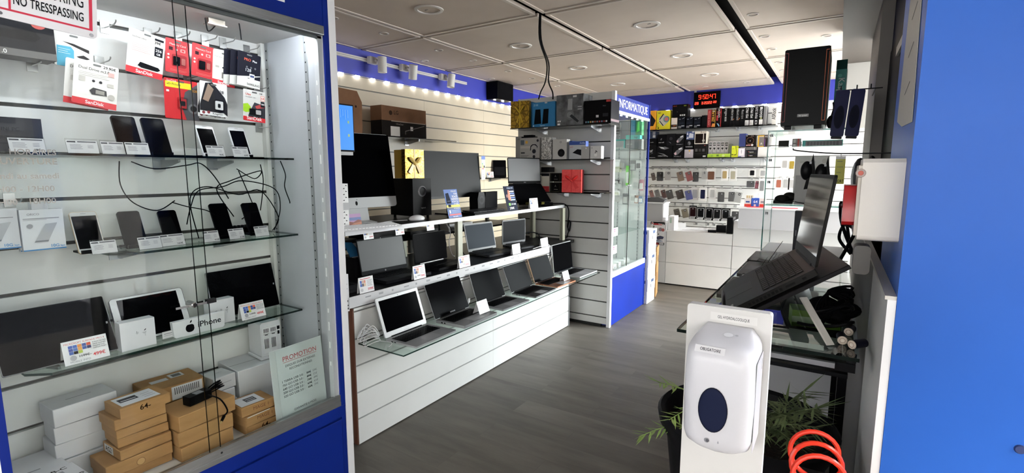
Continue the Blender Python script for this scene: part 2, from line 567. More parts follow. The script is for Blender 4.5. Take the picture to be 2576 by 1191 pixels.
def card_art(title, price, old, style, logo=True):
    """the shop's printed price card"""
    red, dk, mid = 'c8323a', '4a4a50', '9a9aa2'
    it = [('r', 0, 0, 1, 1, 'f2f2f3s')]
    if style == 'spec':
        it += [('t', .5, .84, .075, title, red, 'c', .02), ]
        cols = ['3f62b8', '4a6fc4', 'e08a3a', '3a4f9a', 'd8553a', '3d4f9c', '5a7fc8', 'f0a850', '4863b0', '3c3c6c', '3a5aa8', '26262c', 'b8c84a']
        for i, c in enumerate(cols):
            u, v = .13 + (i % 5) * .1, .67 - (i // 5) * .13
            it.append(('r', u, v, u + .092, v + .12, c))
        for i, tx in enumerate(('ECRAN TACTILE', 'SANS CLAVIER', 'DISQUE S.S.D', 'DISPLAY PORT')):
            it.append(('t', .66, .73 - i * .085, .05, tx, dk))
        it += [('c', .2, .26, .11, 'b4b4ba'), ('t', .33, .24, .1, old, dk, 'l', .025), ('r', .32, .275, .6, .29, dk), ('t', .63, .17, .14, price, 'd8343a', 'l', .03), ('t', .12, .06, .08, 'MOBILE INFO', mid)]
    elif style == 'laptop':
        it += [('r', .1, .86, .8, .9, red)]
        for i, c in enumerate(('4a6fc4', 'd8b8a8', 'e0907a', '4a6fc4', '5a4f58', 'e0c0a0')):
            u, v = .08 + (i % 3) * .13, .62 - (i // 3) * .2
            it.append(('r', u, v, u + .12, v + .18, c))
        for i in range(5):
            it.append(('r', .55, .74 - i * .085, .9 - .05 * (i % 2), .765 - i * .085, mid))
        it += [('c', .16, .2, .1, 'c4c4ca')]
        if old: it += [('t', .3, .22, .1, old, dk, 'l', .02)]
        if price: it += [('t', .56, .13, .15, price, 'd0405a', 'l', .025)]
    elif style == 'tag':
        it += [('r', .03, .82, .3, .93, dk), ('r', .36, .84, .96, .93, '6a6a70')]
        for i in range(4):
            it.append(('r', .1, .62 - i * .1, .45 + .04 * (i % 2), .655 - i * .1, mid))
        for i in range(3):
            it.append(('r', .66, .6 - i * .1, .85, .63 - i * .1, mid))
        if price: it += [('t', .66, .08, .16, price, '3c3c42', 'l', .01)]
    elif style == 'plain':
        it += [('r', .12, .8, .75, .85, 'd8a0a8'), ('r', .12, .55, .42, .72, 'c8ccd4')]
        for i in range(3):
            it.append(('r', .5, .7 - i * .1, .85, .73 - i * .1, 'c0c0c6'))
        if price: it += [('t', .5, .14, .15, price, 'd8a0ae', 'l', .02)]
    return it

def price_card(pos, w, h, items, label, group, rz=R(90), tilt=R(16), name='price_card', cat='price card'):
    """folded card: printed front leaf leaning back on a rear leaf"""
    t = thing(name, label, cat, pos, rz, group)
    b_ = MB().at((0, 0, 0), rx=-tilt)
    b_.box(-w / 2, 0, .001, w / 2, .0012, h, 'eeeeef')
    b_.art((-w / 2, 0, .001), NY, UP, w, h - .001, items, .0003)
    b_.build('front_leaf', t)
    g = MB().at((0, math.sin(tilt) * h * 2, 0), rx=tilt)
    g.box(-w / 2, -.0012, 0, w / 2, 0, h * .99, 'dededf')
    g.build('rear_leaf', t)
    return t

def shelf_tag(pos, label, group, w=.08, h=.047, price='', rz=R(90), clear=True):
    t = thing('price_tag', label, 'price tag', pos, rz, group)
    b_ = MB().at((0, 0, 0), rx=-R(20))
    b_.box(-w / 2, 0, .001, w / 2, .001, h, 'e6e6e8')
    b_.art((-w / 2, 0, .001), NY, UP, w, h - .001, card_art('', price, '', 'tag'), .0003)
    b_.build('paper_label', t)
    g = MB().at((0, -.002, 0), rx=-R(20))
    g.box(-w / 2 - .002, 0, 0, w / 2 + .002, .0012, h + .006, 'blisterclear')
    g.at().box(-w / 2, 0, 0, w / 2, .03, .0015, 'blisterclear')
    g.build('clear_holder', t)
    return t

def slab(mb, w, h, t, r, body, screen, bez, tilt, top=0):
    """rounded slab leaning back: phones and tablets"""
    mb.at(mb_off, rx=-tilt)
    mb.prism(rrect(w, h, r, 5, 0, h / 2), 'y', 0, t, body)
    mb.prism(rrect(w - .003, h - .003, max(r - .0015, .001), 5, 0, h / 2), 'y', -.0006, 0, screen[0])
    mb.art((-w / 2 + bez[0], -.0006, bez[1]), NY, UP, w - 2 * bez[0], h - bez[1] - bez[2], [('r', 0, 0, 1, 1, screen[1])], .0003)
mb_off = (0, 0, 0)

def phone(pos, label, group, w=.07, h=.145, kind='black', rz=R(90), tilt=R(24)):
    t = thing('smartphone', label, 'phone', (pos[0], pos[1], pos[2] + .0005), rz, group)
    b_ = MB()
    white = kind != 'black'
    body = {'black': '0c0c10s', 'white': 'cfd0d4s', 'gold': 'cdb79cs'}[kind]
    slab(b_, w, h, .0078, .009, body, ('dedee0g' if white else '060608g', '050507g'), (.0035, .016 if white else .006, .016 if white else .006), tilt)
    if white:
        b_.art((-w / 2, -.0006, 0), NY, UP, w, h, [('c', .5, .052, .028, 'b8b8bc'), ('c', .5, .052, .022, 'e4e4e6'), ('r', .4, .945, .6, .951, '55555a')], .0006)
    b_.build('body', t)
    s_ = MB()
    s_.box(-w * .45, .012, 0, w * .45, .07, .006, '08080bs').box(-.004, .04, .0, .02, .062, .05, '08080bs')
    s_.box(-w * .45, -.012, 0, w * .45, -.004, .012, '08080bs')
    s_.build('stand', t)
    return t

def peg(pos, length=.11, rz=R(90), label='chrome peg hook in the slat wall', group=None, up=.012):
    """slat-wall hook: plate and an upturned wire"""
    t = thing('peg_hook', label, 'hook', pos, rz, group)
    MB().box(-.014, -.003, -.032, .014, .0, .012, 'b2b2b0sm').build('hook_plate', t)
    MB().tube([(0, -.002, -.012), (0, -length * .85, -.012), (0, -length, -.012 + up)], .0021, 'bcbcbcsm', 6, 2).build('hook_wire', t)
    return t

def pack(name, pos, w, h, label, cat, items, rz=R(90), base='e6e4e0', turn=0, group=None, blister=None, copies=1, tilt=0):
    """hanging blister card; copies of the same card behind are separate things made by clone()"""
    t = thing(name, label, cat, pos, 0, group, rot=(tilt, turn, rz))
    c_ = MB()
    c_.prism(rrect(w, h, .005, 3, 0, -h / 2), 'y', 0, .0012, base)
    c_.art((-w / 2, 0, -h), NY, UP, w, h, items, .0003)
    c_.prism(rrect(.022, .006, .0028, 3, 0, -.009), 'y', -.0007, .0019, '5a5a58')
    c_.build('backing_card', t)
    if blister:
        u0, v0, u1, v1, d, inner = blister
        bw, bh = (u1 - u0) * w, (v1 - v0) * h
        cx, cz = (u0 + u1) / 2 * w - w / 2, (v0 + v1) / 2 * h - h
        b_ = MB()
        b_.prism(rrect(bw, bh, .006, 4, cx, cz), 'y', -d, -.0006, 'blisterclear')
        b_.build('blister', t)
        i_ = MB()
        for (a0, c0, a1, c1, dd, mt) in inner:
            i_.prism(rrect((a1 - a0) * w, (c1 - c0) * h, .003, 3, (a0 + a1) / 2 * w - w / 2, (c0 + c1) / 2 * h - h), 'y', -.0006 - dd, -.0004, mt)
        i_.build('product', t)
    return t

def carton(name, c, d, label, cat, mat, rz=0, group=None, arts=(), lid=True, tag_=None, bev=.0015, extra=None):
    """closed box: c = centre of its foot, d = (x,y,z) size; arts: {'-y': items, '+x': ..., 'z': ...} printed faces"""
    b_ = MB()
    x, y, z = d
    b_.box(-x / 2, -y / 2, 0, x / 2, y / 2, z, mat)
    faces = {'-y': ((-x / 2, -y / 2, 0), NY, UP, x, z), '+x': ((x / 2, -y / 2, 0), NX, UP, y, z),
             '-x': ((-x / 2, y / 2, 0), (0, -1, 0), UP, y, z), 'z': ((-x / 2, -y / 2, z), NY, (0, 1, 0), x, y),
             'zx': ((x / 2, -y / 2, z), NX, (-1, 0, 0), y, x)}
    for k, it in dict(arts).items():
        o, u, v, w, h = faces[k]
        b_.art(o, u, v, w, h, it, .0004)
    if extra: extra(b_)
    return b_.build(name, None, c, rz, label=label, cat=cat, group=group, bev=.0022 if mat in ('cardboard', 'whitecard') else 0)

def cable(name, pts, r, mat, label, cat='cable', group=None, plug=None):
    b_ = MB()
    p0 = Vector(pts[0])
    b_.tube([Vector(p) - p0 for p in pts], r, mat, 6, 6)
    if plug:
        e, f = Vector(pts[-1]) - p0, Vector(pts[-2]) - p0
        dr = (e - f).normalized()
        b_.cyl(e - dr * .004, e + dr * .03, .005, .006, plug, 8)
        b_.cyl(e + dr * .03, e + dr * .045, .0035, .0035, 'b8b8b8m', 8)
    return b_.build(name, None, tuple(p0), label=label, cat=cat, group=group)

# ---------------------------------------------------------------- the glass display case by the door
GX, BX, Y0, Y1 = -1.80, -2.24, .32, 1.36
case = thing('display_case', 'tall blue and white glass-fronted display case beside the doorway', 'display case', (-2.02, .85, 0))
q = loc(case)
q.box(BX - .03, Y0 - .02, 0, GX + .004, Y1 + .02, .50, 'bluelam').box(GX + .004, Y0 + .01, .0, GX + .018, Y1 - .004, .452, 'bluelam').box(GX + .004, Y0 - .02, .462, GX + .014, Y1 + .02, .512, 'bluelam')
q.build('base_cabinet', case, bev=.001)
q = loc(case).box(BX - .03, Y0 - .018, .50, GX - .03, Y1 + .018, .52, 'slatwhite')
q.build('case_floor', case)
q = loc(case)
slats(q, 'y', BX, Y0 - .01, Y1 + .01, .52, 2.135, 'slatwhite', '4e4d4a', 1.455, 1, .1535, .013)
q.build('back_panel', case)
q = loc(case)
q.box(BX - .02, Y1 + .001, .5, GX + .002, Y1 + .02, 2.36, 'b9bcc2')
q.box(BX + .004, Y1 - .016, .52, BX + .03, Y1 + .001, 2.12, 'e2e2df')
for x in (BX + .05, GX - .11):
    q.box(x - .009, Y1 - .004, .52, x + .009, Y1 + .001, 2.12, '8f9294')
    for i in range(39):
        q.box(x - .003, Y1 - .0046, .56 + i * .04, x + .003, Y1 - .0039, .566 + i * .04, '111114')
q.box(GX - .03, Y1 - .02, .55, GX - .002, Y1 + .001, 2.1, 'c3c6c9s')
for i in range(17):
    q.box(GX - .03 + .009, Y1 - .0215, .7 + i * .08, GX - .03 + .016, Y1 - .0199, .718 + i * .08 + .01 * (i % 3), 'f4f4f4')
q.build('side_panel', case)
q = loc(case).box(BX - .02, Y0 - .02, .5, GX + .002, Y0 - .001, 2.36, 'b9bcc2')
q.box(GX + .002, Y0 - .022, 0, GX + .012, Y0 - .002, 2.4, 'bluelam').box(BX, Y0 - .06, 0, GX + .012, Y0 - .022, 2.4, 'e8e8ea')
q.build('side_panel', case)
q = loc(case).box(GX + .002, Y1 + .002, .5, GX + .012, Y1 + .024, 2.4, 'bluelam').box(GX + .002, Y1 + .002, 0, GX + .011, Y1 + .024, .5, 'bluelam')
q.build('blue_edge', case)
q = loc(case).box(BX - .03, Y1 + .0245, 0, GX + .014, Y1 + .058, 2.42, 'e6e6e9')
q.build('end_panel', case, bev=.001)
q = loc(case).box(BX - .02, Y0 - .02, 2.118, GX - .012, Y1, 2.136, 'c9c7c5')
q.build('inner_ceiling', case)
q = loc(case).box(GX - .012, Y0 - .02, 2.125, GX + .01, Y1 + .02, 2.42, 'bluelam')
q.art((GX + .01, .97, 2.17), NX, UP, .225, .2, [('r', 0, .04, 1, 1, 'e6e8ec')], .001)
q.build('header_panel', case)
q = loc(case).box(GX - .03, Y0 - .005, 2.094, GX + .018, Y1 - .002, 2.13, 'aluminium').box(GX - .012, Y0, 2.08, GX - .002, Y1, 2.094, '55585a')
q.build('top_rail', case, bev=.002)
q = loc(case).box(GX - .035, Y0 - .005, .512, GX + .012, Y1 + .001, .53, 'aluminium').box(GX + .004, Y0 - .005, .53, GX + .01, Y1 + .001, .562, 'aluminium').box(GX - .035, Y0 - .005, .53, GX - .028, Y1 + .001, .55, 'aluminium').box(GX - .014, Y0, .53, GX - .008, Y1, .556, 'aluminium')
q.add([(GX + .0112, .845 + .004 * math.cos(a * .7), .546 + .004 * math.sin(a * .7)) for a in range(9)], [tuple(range(9))], '2a2a2a')
q.build('bottom_rail', case)
q = loc(case).box(GX - .004, .812, .535, GX, Y1 - .003, 2.1, 'glass').box(GX - .0042, .8105, .535, GX + .0002, .8119, 2.1, 'glassedge')
front_pane = q.build('glass_pane', case)
q = loc(case).box(GX - .022, Y0 + .003, .535, GX - .018, .856, 2.1, 'glass').box(GX - .0222, .8561, .535, GX - .0178, .8575, 2.1, 'glassedge')
q.build('glass_pane', case)
lk = loc(case)
c = P(480, 765, X=GX + .004)
lk.cyl((GX - .01, c.y, c.z), (GX + .03, c.y, c.z), .011, .0095, 'c8c8c8sm', 18).cyl((GX + .03, c.y, c.z), (GX + .033, c.y, c.z), .0095, .007, 'dadadagm', 18)
lk.box(GX + .0005, c.y - .045, c.z - .011, GX + .003, c.y + .055, c.z - .004, 'b8b8b8sm').box(GX - .012, c.y + .052, c.z - .012, GX + .006, c.y + .082, c.z + .002, '2a2a2cs')
lk.build('pane_lock', front_pane)
led = loc(case)
for i in range(9):
    y = 1.318 - i * .122
    for k in range(3):
        led.box(GX - .045, y - .014 + k * .013, 2.108, GX - .035, y - .005 + k * .013, 2.118, 'f4f8ffe150')
led.build('led_strip', case)

# reflection of opening-hours lettering, painted as grey letters on the pane
hr = loc(case)
hr.art((GX + .0006, .30, 1.46), NX, UP, .3, .15, [('t', .62, .89, .095, 'HORAIRES', '8e8a85', 'r', .03), ('t', .62, .72, .11, "D'OUVERTURE", '9a968f', 'r', .02), ('t', .62, .47, .1, 'Lundi au samedi', 'a8a49e', 'r'), ('t', .58, .24, .1, '9H00 - 12H00', 'a09c96', 'r', .008), ('t', .58, .02, .1, '14H00 - 18H00', 'a09c96', 'r', .008)])
hr.build('hours_reflection', case, label='painted reflection of opening hours lettering')

# warning placard on the glass, top corner
w, h = .30, .2
b0 = P(245, 100, X=GX + .022)
pl = MB().at((0, 0, 0))
pl.prism(rrect(w, h, .012, 4, -w / 2, h / 2), 'y', 0, .003, 'ecebee')
pl.art((-w, 0, 0), NY, UP, w, h, [('r', .02, .1, .965, .125, 'c8103a'), ('r', .94, .1, .965, .95, 'c8103a'), ('r', .4, .125, .415, .95, 'c8103a'), ('t', .90, .2, .115, 'NO TRESSPASSING', '16161a', 'r', .035, 0, .47), ('t', .90, .38, .17, 'MONITORING', '16161a', 'r', .04, 0, .47), ('t', .9, .6, .2, '24/7', '16161a', 'r', .04), ('r', .1, .4, .3, .45, '3a3a40'), ('r', .3, .34, .325, .52, '3a3a40'), ('c', .12, .48, .09, 'd89a7a'), ('c', .955, .04, .025, 'a8a8ae'), ('c', .35, .05, .02, '5a5a5e')], .0004)
pl.build('warning_sign', None, tuple(b0), rot=(0, R(4), R(90)), label='white warning placard with red border on the glass of the display case', cat='sign')

# shelves: glass plates with chamfered ends on chrome brackets
def case_shelf(z, yl, label):
    t = thing('glass_shelf', label, 'shelf', (BX, (yl + Y1) / 2, z - .008), 0, 'glass shelves in the display case')
    g = loc(t)
    o = [(BX + .002, yl), (-2.06, yl), (-2.0, yl + .05), (-2.0, Y1 - .022), (BX + .002, Y1 - .022)]
    g.prism(o, 'z', z - .008, z, 'glassedge', 'shelfglass')
    g.build('glass_plate', t)
    for y in (.92 if z > 1.5 else yl + .09, 1.12):
        b_ = loc(t)
        b_.prism([(BX + .0008, z - .0125), (BX + .15, z - .0125), (BX + .15, z - .022), (BX + .03, z - .045), (BX + .0008, z - .045)], 'y', y - .004, y + .004, '9a9c9em')
        b_.box(BX + .0008, y - .03, z - .05, BX + .006, y + .012, z - .008, 'a8aaacsm')
        b_.build('bracket', t)
    return t
S1, S2, S3 = 1.606, 1.274, .930
case_shelf(S1, .36, 'upper glass shelf in the display case, below the memory card packs')
case_shelf(S2, .66, 'middle glass shelf in the display case, carrying leaning black phones')
case_shelf(S3, .42, 'lowest glass shelf in the display case, carrying three tablets')

def yb(px, py, x): return P(px, py, X=x).y
g1 = 'phones in the display case'
phone((-2.08, yb(335, 388, -2.08), S1), 'first black phone on the upper glass shelf, beside the dark card box', g1, .072, .15)
phone((-2.08, yb(408, 390, -2.08), S1), 'second black phone on the upper glass shelf, next to the white phones', g1, .074, .15)
phone((-2.09, yb(535, 385, -2.09), S1), 'white phone with round home button beside the second black phone', g1, .067, .138, 'white')
phone((-2.09, yb(615, 387, -2.09), S1), 'white phone nearest the end panel on the upper glass shelf', g1, .067, .138, 'white')
phone((-2.11, yb(232, 610, -2.11), S2), 'pale gold-edged phone at the chamfered end of the middle glass shelf', g1, .075, .15, 'gold')
phone((-2.12, yb(345, 606, -2.12), S2), 'dark blue-black phone leaning by the pale phone on the middle shelf', g1, .07, .142)
phone((-2.13, yb(440, 592, -2.13), S2), 'small black phone behind the wide white label on the middle shelf', g1, .064, .136)
phone((-2.11, yb(572, 596, -2.11), S2), 'tall black phone with cables behind it on the middle shelf', g1, .07, .155)
phone((-2.11, yb(650, 587, -2.11), S2), 'tall black phone nearest the end panel on the middle shelf', g1, .07, .15)

g2 = 'paper labels in the display case'
for px, py, x, z, l_, w_, pr_ in (
        (72, 380, -2.045, S1, 'white label at the dark box on the upper shelf of the case', .08, '69e'),
        (212, 384, -2.045, S1, 'white label below the gap before the first black phone', .08, ''),
        (288, 385, -2.06, S1, 'white label half behind its neighbour, at the first black phone', .065, ''),
        (350, 388, -2.045, S1, 'white label standing between the two black phones of the upper shelf', .07, ''),
        (546, 393, -2.045, S1, 'white label in front of the first white phone', .066, '90e'),
        (609, 394, -2.045, S1, 'white label in front of the white phone by the end panel', .064, '69e'),
        (265, 628, -2.06, S2, 'white label before the pale phone at the chamfered shelf end', .07, ''),
        (380, 617, -2.045, S2, 'white label before the dark blue-black phone', .07, ''),
        (437, 607, -2.06, S2, 'wide white label hiding the foot of the small black phone', .08, '160e'),
        (534, 601, -2.045, S2, 'white label leaning beside the tall phone with cables', .06, '410e'),
        (598, 594, -2.045, S2, 'white label between the two tall black phones', .062, '219e'),
        (661, 587, -2.045, S2, 'white label at the tall phone nearest the end panel', .06, '')):
    shelf_tag((x, yb(px, py, x), z), l_, g2, w_, .045, pr_.replace('e', '\u20ac'))

# box of a mini computer on the upper shelf
p_ = P(30, 380, X=-2.1)
carton('computer_box', (-2.13, p_.y + .01, S1), (.06, .13, .105), 'dark grey box at the near end of the upper glass shelf', 'box', '38383cs', arts={'+x': [('t', .2, .62, .1, 'MINI PC', '1a1a1e'), ('t', .1, .4, .07, 'PROJECT', '222226'), ('r', .1, .25, .7, .27, '222226')]})

# tablets
def tablet(px, py, x, z, w, h, label, kind, tilt, lift=0):
    t = thing('tablet', label, 'tablet', (x, yb(px, py, x), z + .0055), R(90), 'tablets on the lowest glass shelf')
    b_ = MB()
    if kind == 'white':
        slab(b_, w, h, .008, .012, '3a3a40s', ('e8e8eas', '060608g'), (.022, .009, .009), tilt)
        b_.art((-w / 2, -.0006, 0), NY, UP, w, h, [('c', .957, .5, .045, 'b0b0b4'), ('c', .957, .5, .038, 'e8e8ea'), ('c', .045, .5, .012, '2a2a2e')], .0006)
    else:
        slab(b_, w, h, .009, .006, 'a4a4a6s', ('060608g', '070709g'), (.004, .004, .004), tilt)
        b_.art((-w / 2, -.0006, 0), NY, UP, w, h, [('r', .955, .49, .962, .505, 'd0d0d4'), ('r', .964, .49, .971, .507, 'd0d0d4'), ('r', .955, .508, .962, .524, 'd0d0d4'), ('r', .964, .509, .971, .526, 'd0d0d4')], .0006)
    b_.build('screen_body', t)
    k = MB().at((0, .0, 0), rx=-tilt)
    k.box(-w * .3, .009, .01, w * .3, .011, .012, '2a2a2e')
    k.at((0, 2 * math.sin(tilt) * h * .45, 0), rx=tilt).box(-w * .28, -.003, .0, w * .28, .0, h * .42, '3a3a3es')
    k.build('kickstand', t)
    return t
tablet(160, 880, -2.06, S3, .292, .203, 'large black tablet at the near end of the lowest glass shelf', 'black', R(30))
tablet(395, 805, -2.1, S3, .24, .17, 'white-framed tablet with a home button in the middle of the shelf', 'white', R(24))
tablet(625, 766, -2.135, S3, .292, .2, 'large black tablet standing by the end panel of the case', 'black', R(14))
spec = card_art('MICROSOFT SURFACE PRO 4', '499\u20ac', '1199\u20ac', 'spec')
price_card((-2.025, yb(222, 903, -2.025), S3), .118, .078, spec, 'white price card 499 before the large black tablet at the near end', 'tablet price cards')
price_card((-2.04, yb(640, 793, -2.04), S3), .104, .07, spec, 'white price card 499 before the tablet by the end panel', 'tablet price cards')
pod = [('p', [(.42, .56), (.46, .5), (.5, .53), (.52, .6), (.48, .57)], 'c2c4c8'), ('r', .45, .56, .47, .62, '8a8c90'), ('p', [(.6, .55), (.66, .48), (.72, .5), (.74, .57), (.68, .55)], 'c2c4c8'), ('p', [(.66, .6), (.72, .66), (.73, .63), (.69, .59)], '2a2c30'), ('r', .68, .4, .71, .5, 'c8cace')]
x = -2.03
carton('earbuds_box', (x - .02, yb(350, 862, x), S3), (.042, .105, .1), 'white earbuds box standing before the white-framed tablet', 'box', 'e4e4e8s', arts={'+x': pod}, group='earbuds boxes')
carton('earbuds_box', (-2.1, yb(560, 800, -2.08), S3), (.042, .1, .1), 'white earbuds box standing behind the phone brand sign', 'box', 'e4e4e8s', arts={'+x': [('p', [(.2, .56), (.24, .5), (.3, .53), (.3, .6)], 'c2c4c8')] + pod}, group='earbuds boxes')
# acrylic brand sign
sg = thing('brand_sign', 'white acrylic block sign with black apple emblem and lettering', 'sign', (-2.03, yb(505, 838, -2.03), S3), R(90))
w, h = .19, .062
b_ = MB()
pts = [(-w / 2, h), (-w / 2 + .004, .006), (-w / 2 + .01, 0), (w / 2 - .01, 0), (w / 2 - .004, .006), (w / 2, h)]
b_.prism(pts, 'y', 0, .02, 'e4e6e8s')
b_.build('block', sg)
def apple(cx, cz, r):
    o = []
    for i in range(28):
        a = 2 * math.pi * i / 28
        rr = r * (1 - .12 * max(0, math.sin(a)) ** 8 * 1.6 - .08 * max(0, -math.sin(a)) ** 10)
        o.append((cx + rr * .92 * math.cos(a), cz + rr * math.sin(a)))
    return [p for p in o if not (p[0] > cx + r * .62 and abs(p[1] - cz - r * .12) < r * .3)] + []
b_ = MB()
ap = apple(-.036, .028, .017)
b_.add([(p[0], -.0006, p[1]) for p in ap], [tuple(range(len(ap)))], '0a0a0c')
b_.add([(-.036 + .0085 * u + .005, -.0006, .051 + .012 * v) for u, v in ((-.6, -.4), (-.3, .25), (.45, .6), (.2, -.1))], [(0, 1, 2, 3)], '0a0a0c')
b_.art((-w / 2, 0, 0), NY, UP, w, h, [('t', .46, .38, .36, 'iPhone', '101014', 'l', .01)], .0006)
b_.build('emblem', sg, label='black apple emblem and lettering')
cl = MB().box(-.03, 0, 0, .03, .0015, .035, 'blisterclear').box(-.03, -.02, 0, .03, 0, .0015, 'blisterclear')
cl.art((-.028, -.0001, .006), NY, UP, .056, .026, [('r', 0, 0, 1, 1, 'e0e0e2'), ('r', .1, .6, .8, .7, '8a8a90'), ('r', .1, .35, .6, .42, 'a8a8ae')], .0004)
cl.build('label_holder', None, (-2.045, yb(430, 845, -2.045), S3), R(90), label='small clear label holder at the end of the brand sign', cat='label holder')

# hanging packs
K = '1c1c22'
def hang(px, py, x): return tuple(P(px, py, X=x))
def rows(c, u0, u1, v0, n, dv=.035, th=.008): return [('r', u0, v0 - i * dv, u1 - .06 * (i % 2), v0 - i * dv + th, c) for i in range(n)]
sd = lambda v=.035, s=.075: [('r', 0, 0, 1, .14, 'c81e28'), ('t', .5, v, s, 'SanDisk', 'f4f0ee', 'c', .02)]
pack('flash_drive_pack', hang(372, 83, -2.13), .115, .155, 'white and red flash drive pack marked 256 GB near the placard', 'memory pack',
     sd() + [('t', .1, .82, .035, 'SanDisk Ultra', '55504c')] + rows('d8a8a4', .1, .62, .68, 5, .04) + [('r', .72, .52, .95, .74, K), ('t', .83, .63, .06, '256', 'f0f0f0', 'c', .02), ('t', .83, .55, .045, 'GB', 'f0f0f0', 'c', .02), ('r', .7, .88, .95, .93, K), ('t', .7, .8, .06, '39\u20ac', '2a2a2e', 'l', .01), ('p', [(.3, .2), (.36, .29), (.86, .26), (.92, .21), (.84, .17), (.4, .165)], '0c0c0e')], base='ded9d2', turn=R(9))
mem = [('t', .5, .82, .055, 'Memory Card', 'f0d8d4', 'c', .01), ('r', .14, .66, .3, .76, '3a2226'), ('c', .45, .7, .03, 'f0e0dc'), ('r', .62, .66, .82, .75, 'e8a8a4'), ('r', .66, .675, .78, .735, 'c2202a'), ('c', .12, .52, .03, 'e8c8c4'), ('c', .12, .42, .03, 'e8c8c4')] + rows('e07a74', .2, .9, .1, 2)
for px, l_, tr in ((447, 'red memory card pack beside the 256 GB flash drive pack', R(5)), (512, 'red memory card pack hanging second from the flash drive pack', R(6))):
    pack('memory_card_pack', hang(px, 101 if px < 480 else 114, -2.13), .082, .125, l_, 'memory pack', mem, base='c01c26', turn=tr, group='red memory card packs', blister=(.26, .2, .86, .56, .006, [(.32, .24, .6, .5, .002, '101014'), (.66, .28, .82, .48, .002, 'b8605a')]))
pack('flash_drive_pack', hang(565, 131, -2.13), .09, .135, 'white and red type-C flash drive pack beside the red packs', 'memory pack', sd() + [('t', .08, .8, .035, 'Dual Drive USB Type-C', '6a655f', 'l', .004)] + rows('c8c2ba', .08, .7, .72, 2) + [('c', .45, .52, .025, K), ('c', .56, .52, .025, K), ('r', .12, .49, .28, .55, 'a8a29a'), ('r', .7, .46, .9, .57, 'a8a29a'), ('r', .4, .2, .82, .38, '66625c'), ('r', .46, .24, .78, .34, '9a968e')], base='e0dbd4', turn=R(6))
pro = [('r', 0, 0, 1, .25, 'd6d4d0'), ('p', [(0, .25), (0, .16), (1, .38), (1, .4)], 'd6d4d0'), ('t', .28, .76, .075, 'PRO', 'c84a2a', 'l', .02), ('t', .64, .76, .06, 'Plus', 'e4e4e4', 'l', .015), ('c', .4, .58, .03, '5a5a60'), ('c', .58, .58, .03, '5a5a60'), ('c', .76, .58, .03, '5a5a60'), ('t', .35, .45, .09, '128', 'd8d8dc', 'l', .005), ('r', .52, .16, .74, .4, 'e8e8ea'), ('r', .55, .3, .72, .36, '2a3a6a'), ('t', .42, .06, .06, 'SAMSUNG', '1a1a1e', 'l', .02)]
for i, (dx, dy) in enumerate(((0, 0), (-.014, -.022), (-.028, -.04))):
    h_ = hang(628, 134, -2.1)
    pack('memory_card_pack', (h_[0] + dx, h_[1] + dy, h_[2] + .001 * i), .098, .14, ('front', 'second', 'rearmost')[i] + ' black and white 128 GB memory card pack of three by the end panel', 'memory pack', pro, base='1c1c26', turn=R(6), group='black 128 GB packs')
pack('memory_card_pack', hang(455, 201, -2.15), .12, .15, 'large red picture card pack with a yellow strip and a camera', 'memory pack', [('p', [(1, 0), (.62, 0), (.5, .3), (.6, .7), (1, .95)], '4a4a50'), ('r', .04, .78, .82, .93, 'e8d81e'), ('t', .08, .84, .05, 'xD-Picture', '4a4410', 'l', .02), ('t', .08, .92, .05, 'SanDisk', 'f0d0cc', 'l', .01), ('c', .84, .3, .13, '77777c'), ('c', .84, .3, .08, '2a2a2e'), ('t', .8, .73, .06, '2GB', 'e8a020', 'l', .01), ('r', .06, .66, .14, .71, 'f0d8d4')], base='c41820', turn=R(2), blister=(.36, .24, .66, .56, .006, [(.4, .28, .62, .52, .004, 'b02028'), (.45, .34, .58, .46, .005, '23232a')]))
kin = [('p', [(0, .0), (0, .3), (.2, .95), (.45, 1), (.9, .6), (1, .4), (1, .03), (.85, .12)], '26262a'), ('p', [(.1, .45), (.3, .95), (.5, .8), (.3, .4)], '8a7464'), ('p', [(.0, .0), (.0, .12), (.8, .1), (.95, .0)], 'e6e6e6'), ('t', .66, .7, .09, '128', '1a1a1e', 'l', .015), ('c', .12, .07, .045, '7a2a34'), ('c', .3, .09, .045, '7a2a34'), ('t', .45, .04, .06, 'Kingston', '1a1a1e')]
for i in range(2):
    h_ = hang(537, 208, -2.11)
    pack('memory_card_pack', (h_[0] - .012 * i, h_[1] - .003 * i, h_[2] - .008 * i), .105, .13, ('front', 'rear')[i] + ' white pack with dark photograph and 128 GB card below the red packs', 'memory pack', kin, base='dad8d6', turn=R(3), group='white 128 GB packs', blister=(.5, .16, .86, .5, .008, [(.54, .2, .82, .46, .004, 'e4e4e4'), (.62, .26, .72, .38, .005, '2a2a2e')]) if not i else None)
pack('memory_card_pack', hang(640, 228, -2.1), .096, .13, 'grey, green and red 64 GB pack hanging lowest by the end panel', 'memory pack', [('p', [(.2, .14), (.5, .62), (1, .56), (1, .14)], '3a3a40'), ('p', [(.52, .5), (.95, .64), (.98, .5), (.6, .42)], 'a83a3a'), ('p', [(0, .3), (0, .52), (.2, .56), (.34, .45), (.3, .3), (.12, .26)], '9ac81e'), ('t', .1, .82, .06, 'Ultra', 'c83a2a', 'l', .02), ('t', .1, .75, .032, 'MicroSDXC UHS-I', '55555a', 'l', .005), ('r', .78, .7, .97, .86, 'd87a6a'), ('r', .8, .715, .95, .845, 'e6e2de'), ('t', .875, .75, .07, '64', 'c83a2a', 'c', .01), ('r', .78, .5, .96, .68, K), ('t', .87, .57, .05, '100', 'f0f0f0', 'c', .02), ('t', .72, .9, .05, '15\u20ac', '2a2a2e')] + sd(.045, .11), base='d2cfcc', turn=R(4), blister=(.24, .2, .82, .42, .008, [(.28, .22, .52, .4, .003, '141418'), (.56, .24, .78, .38, .004, 'c8c2c4')]))
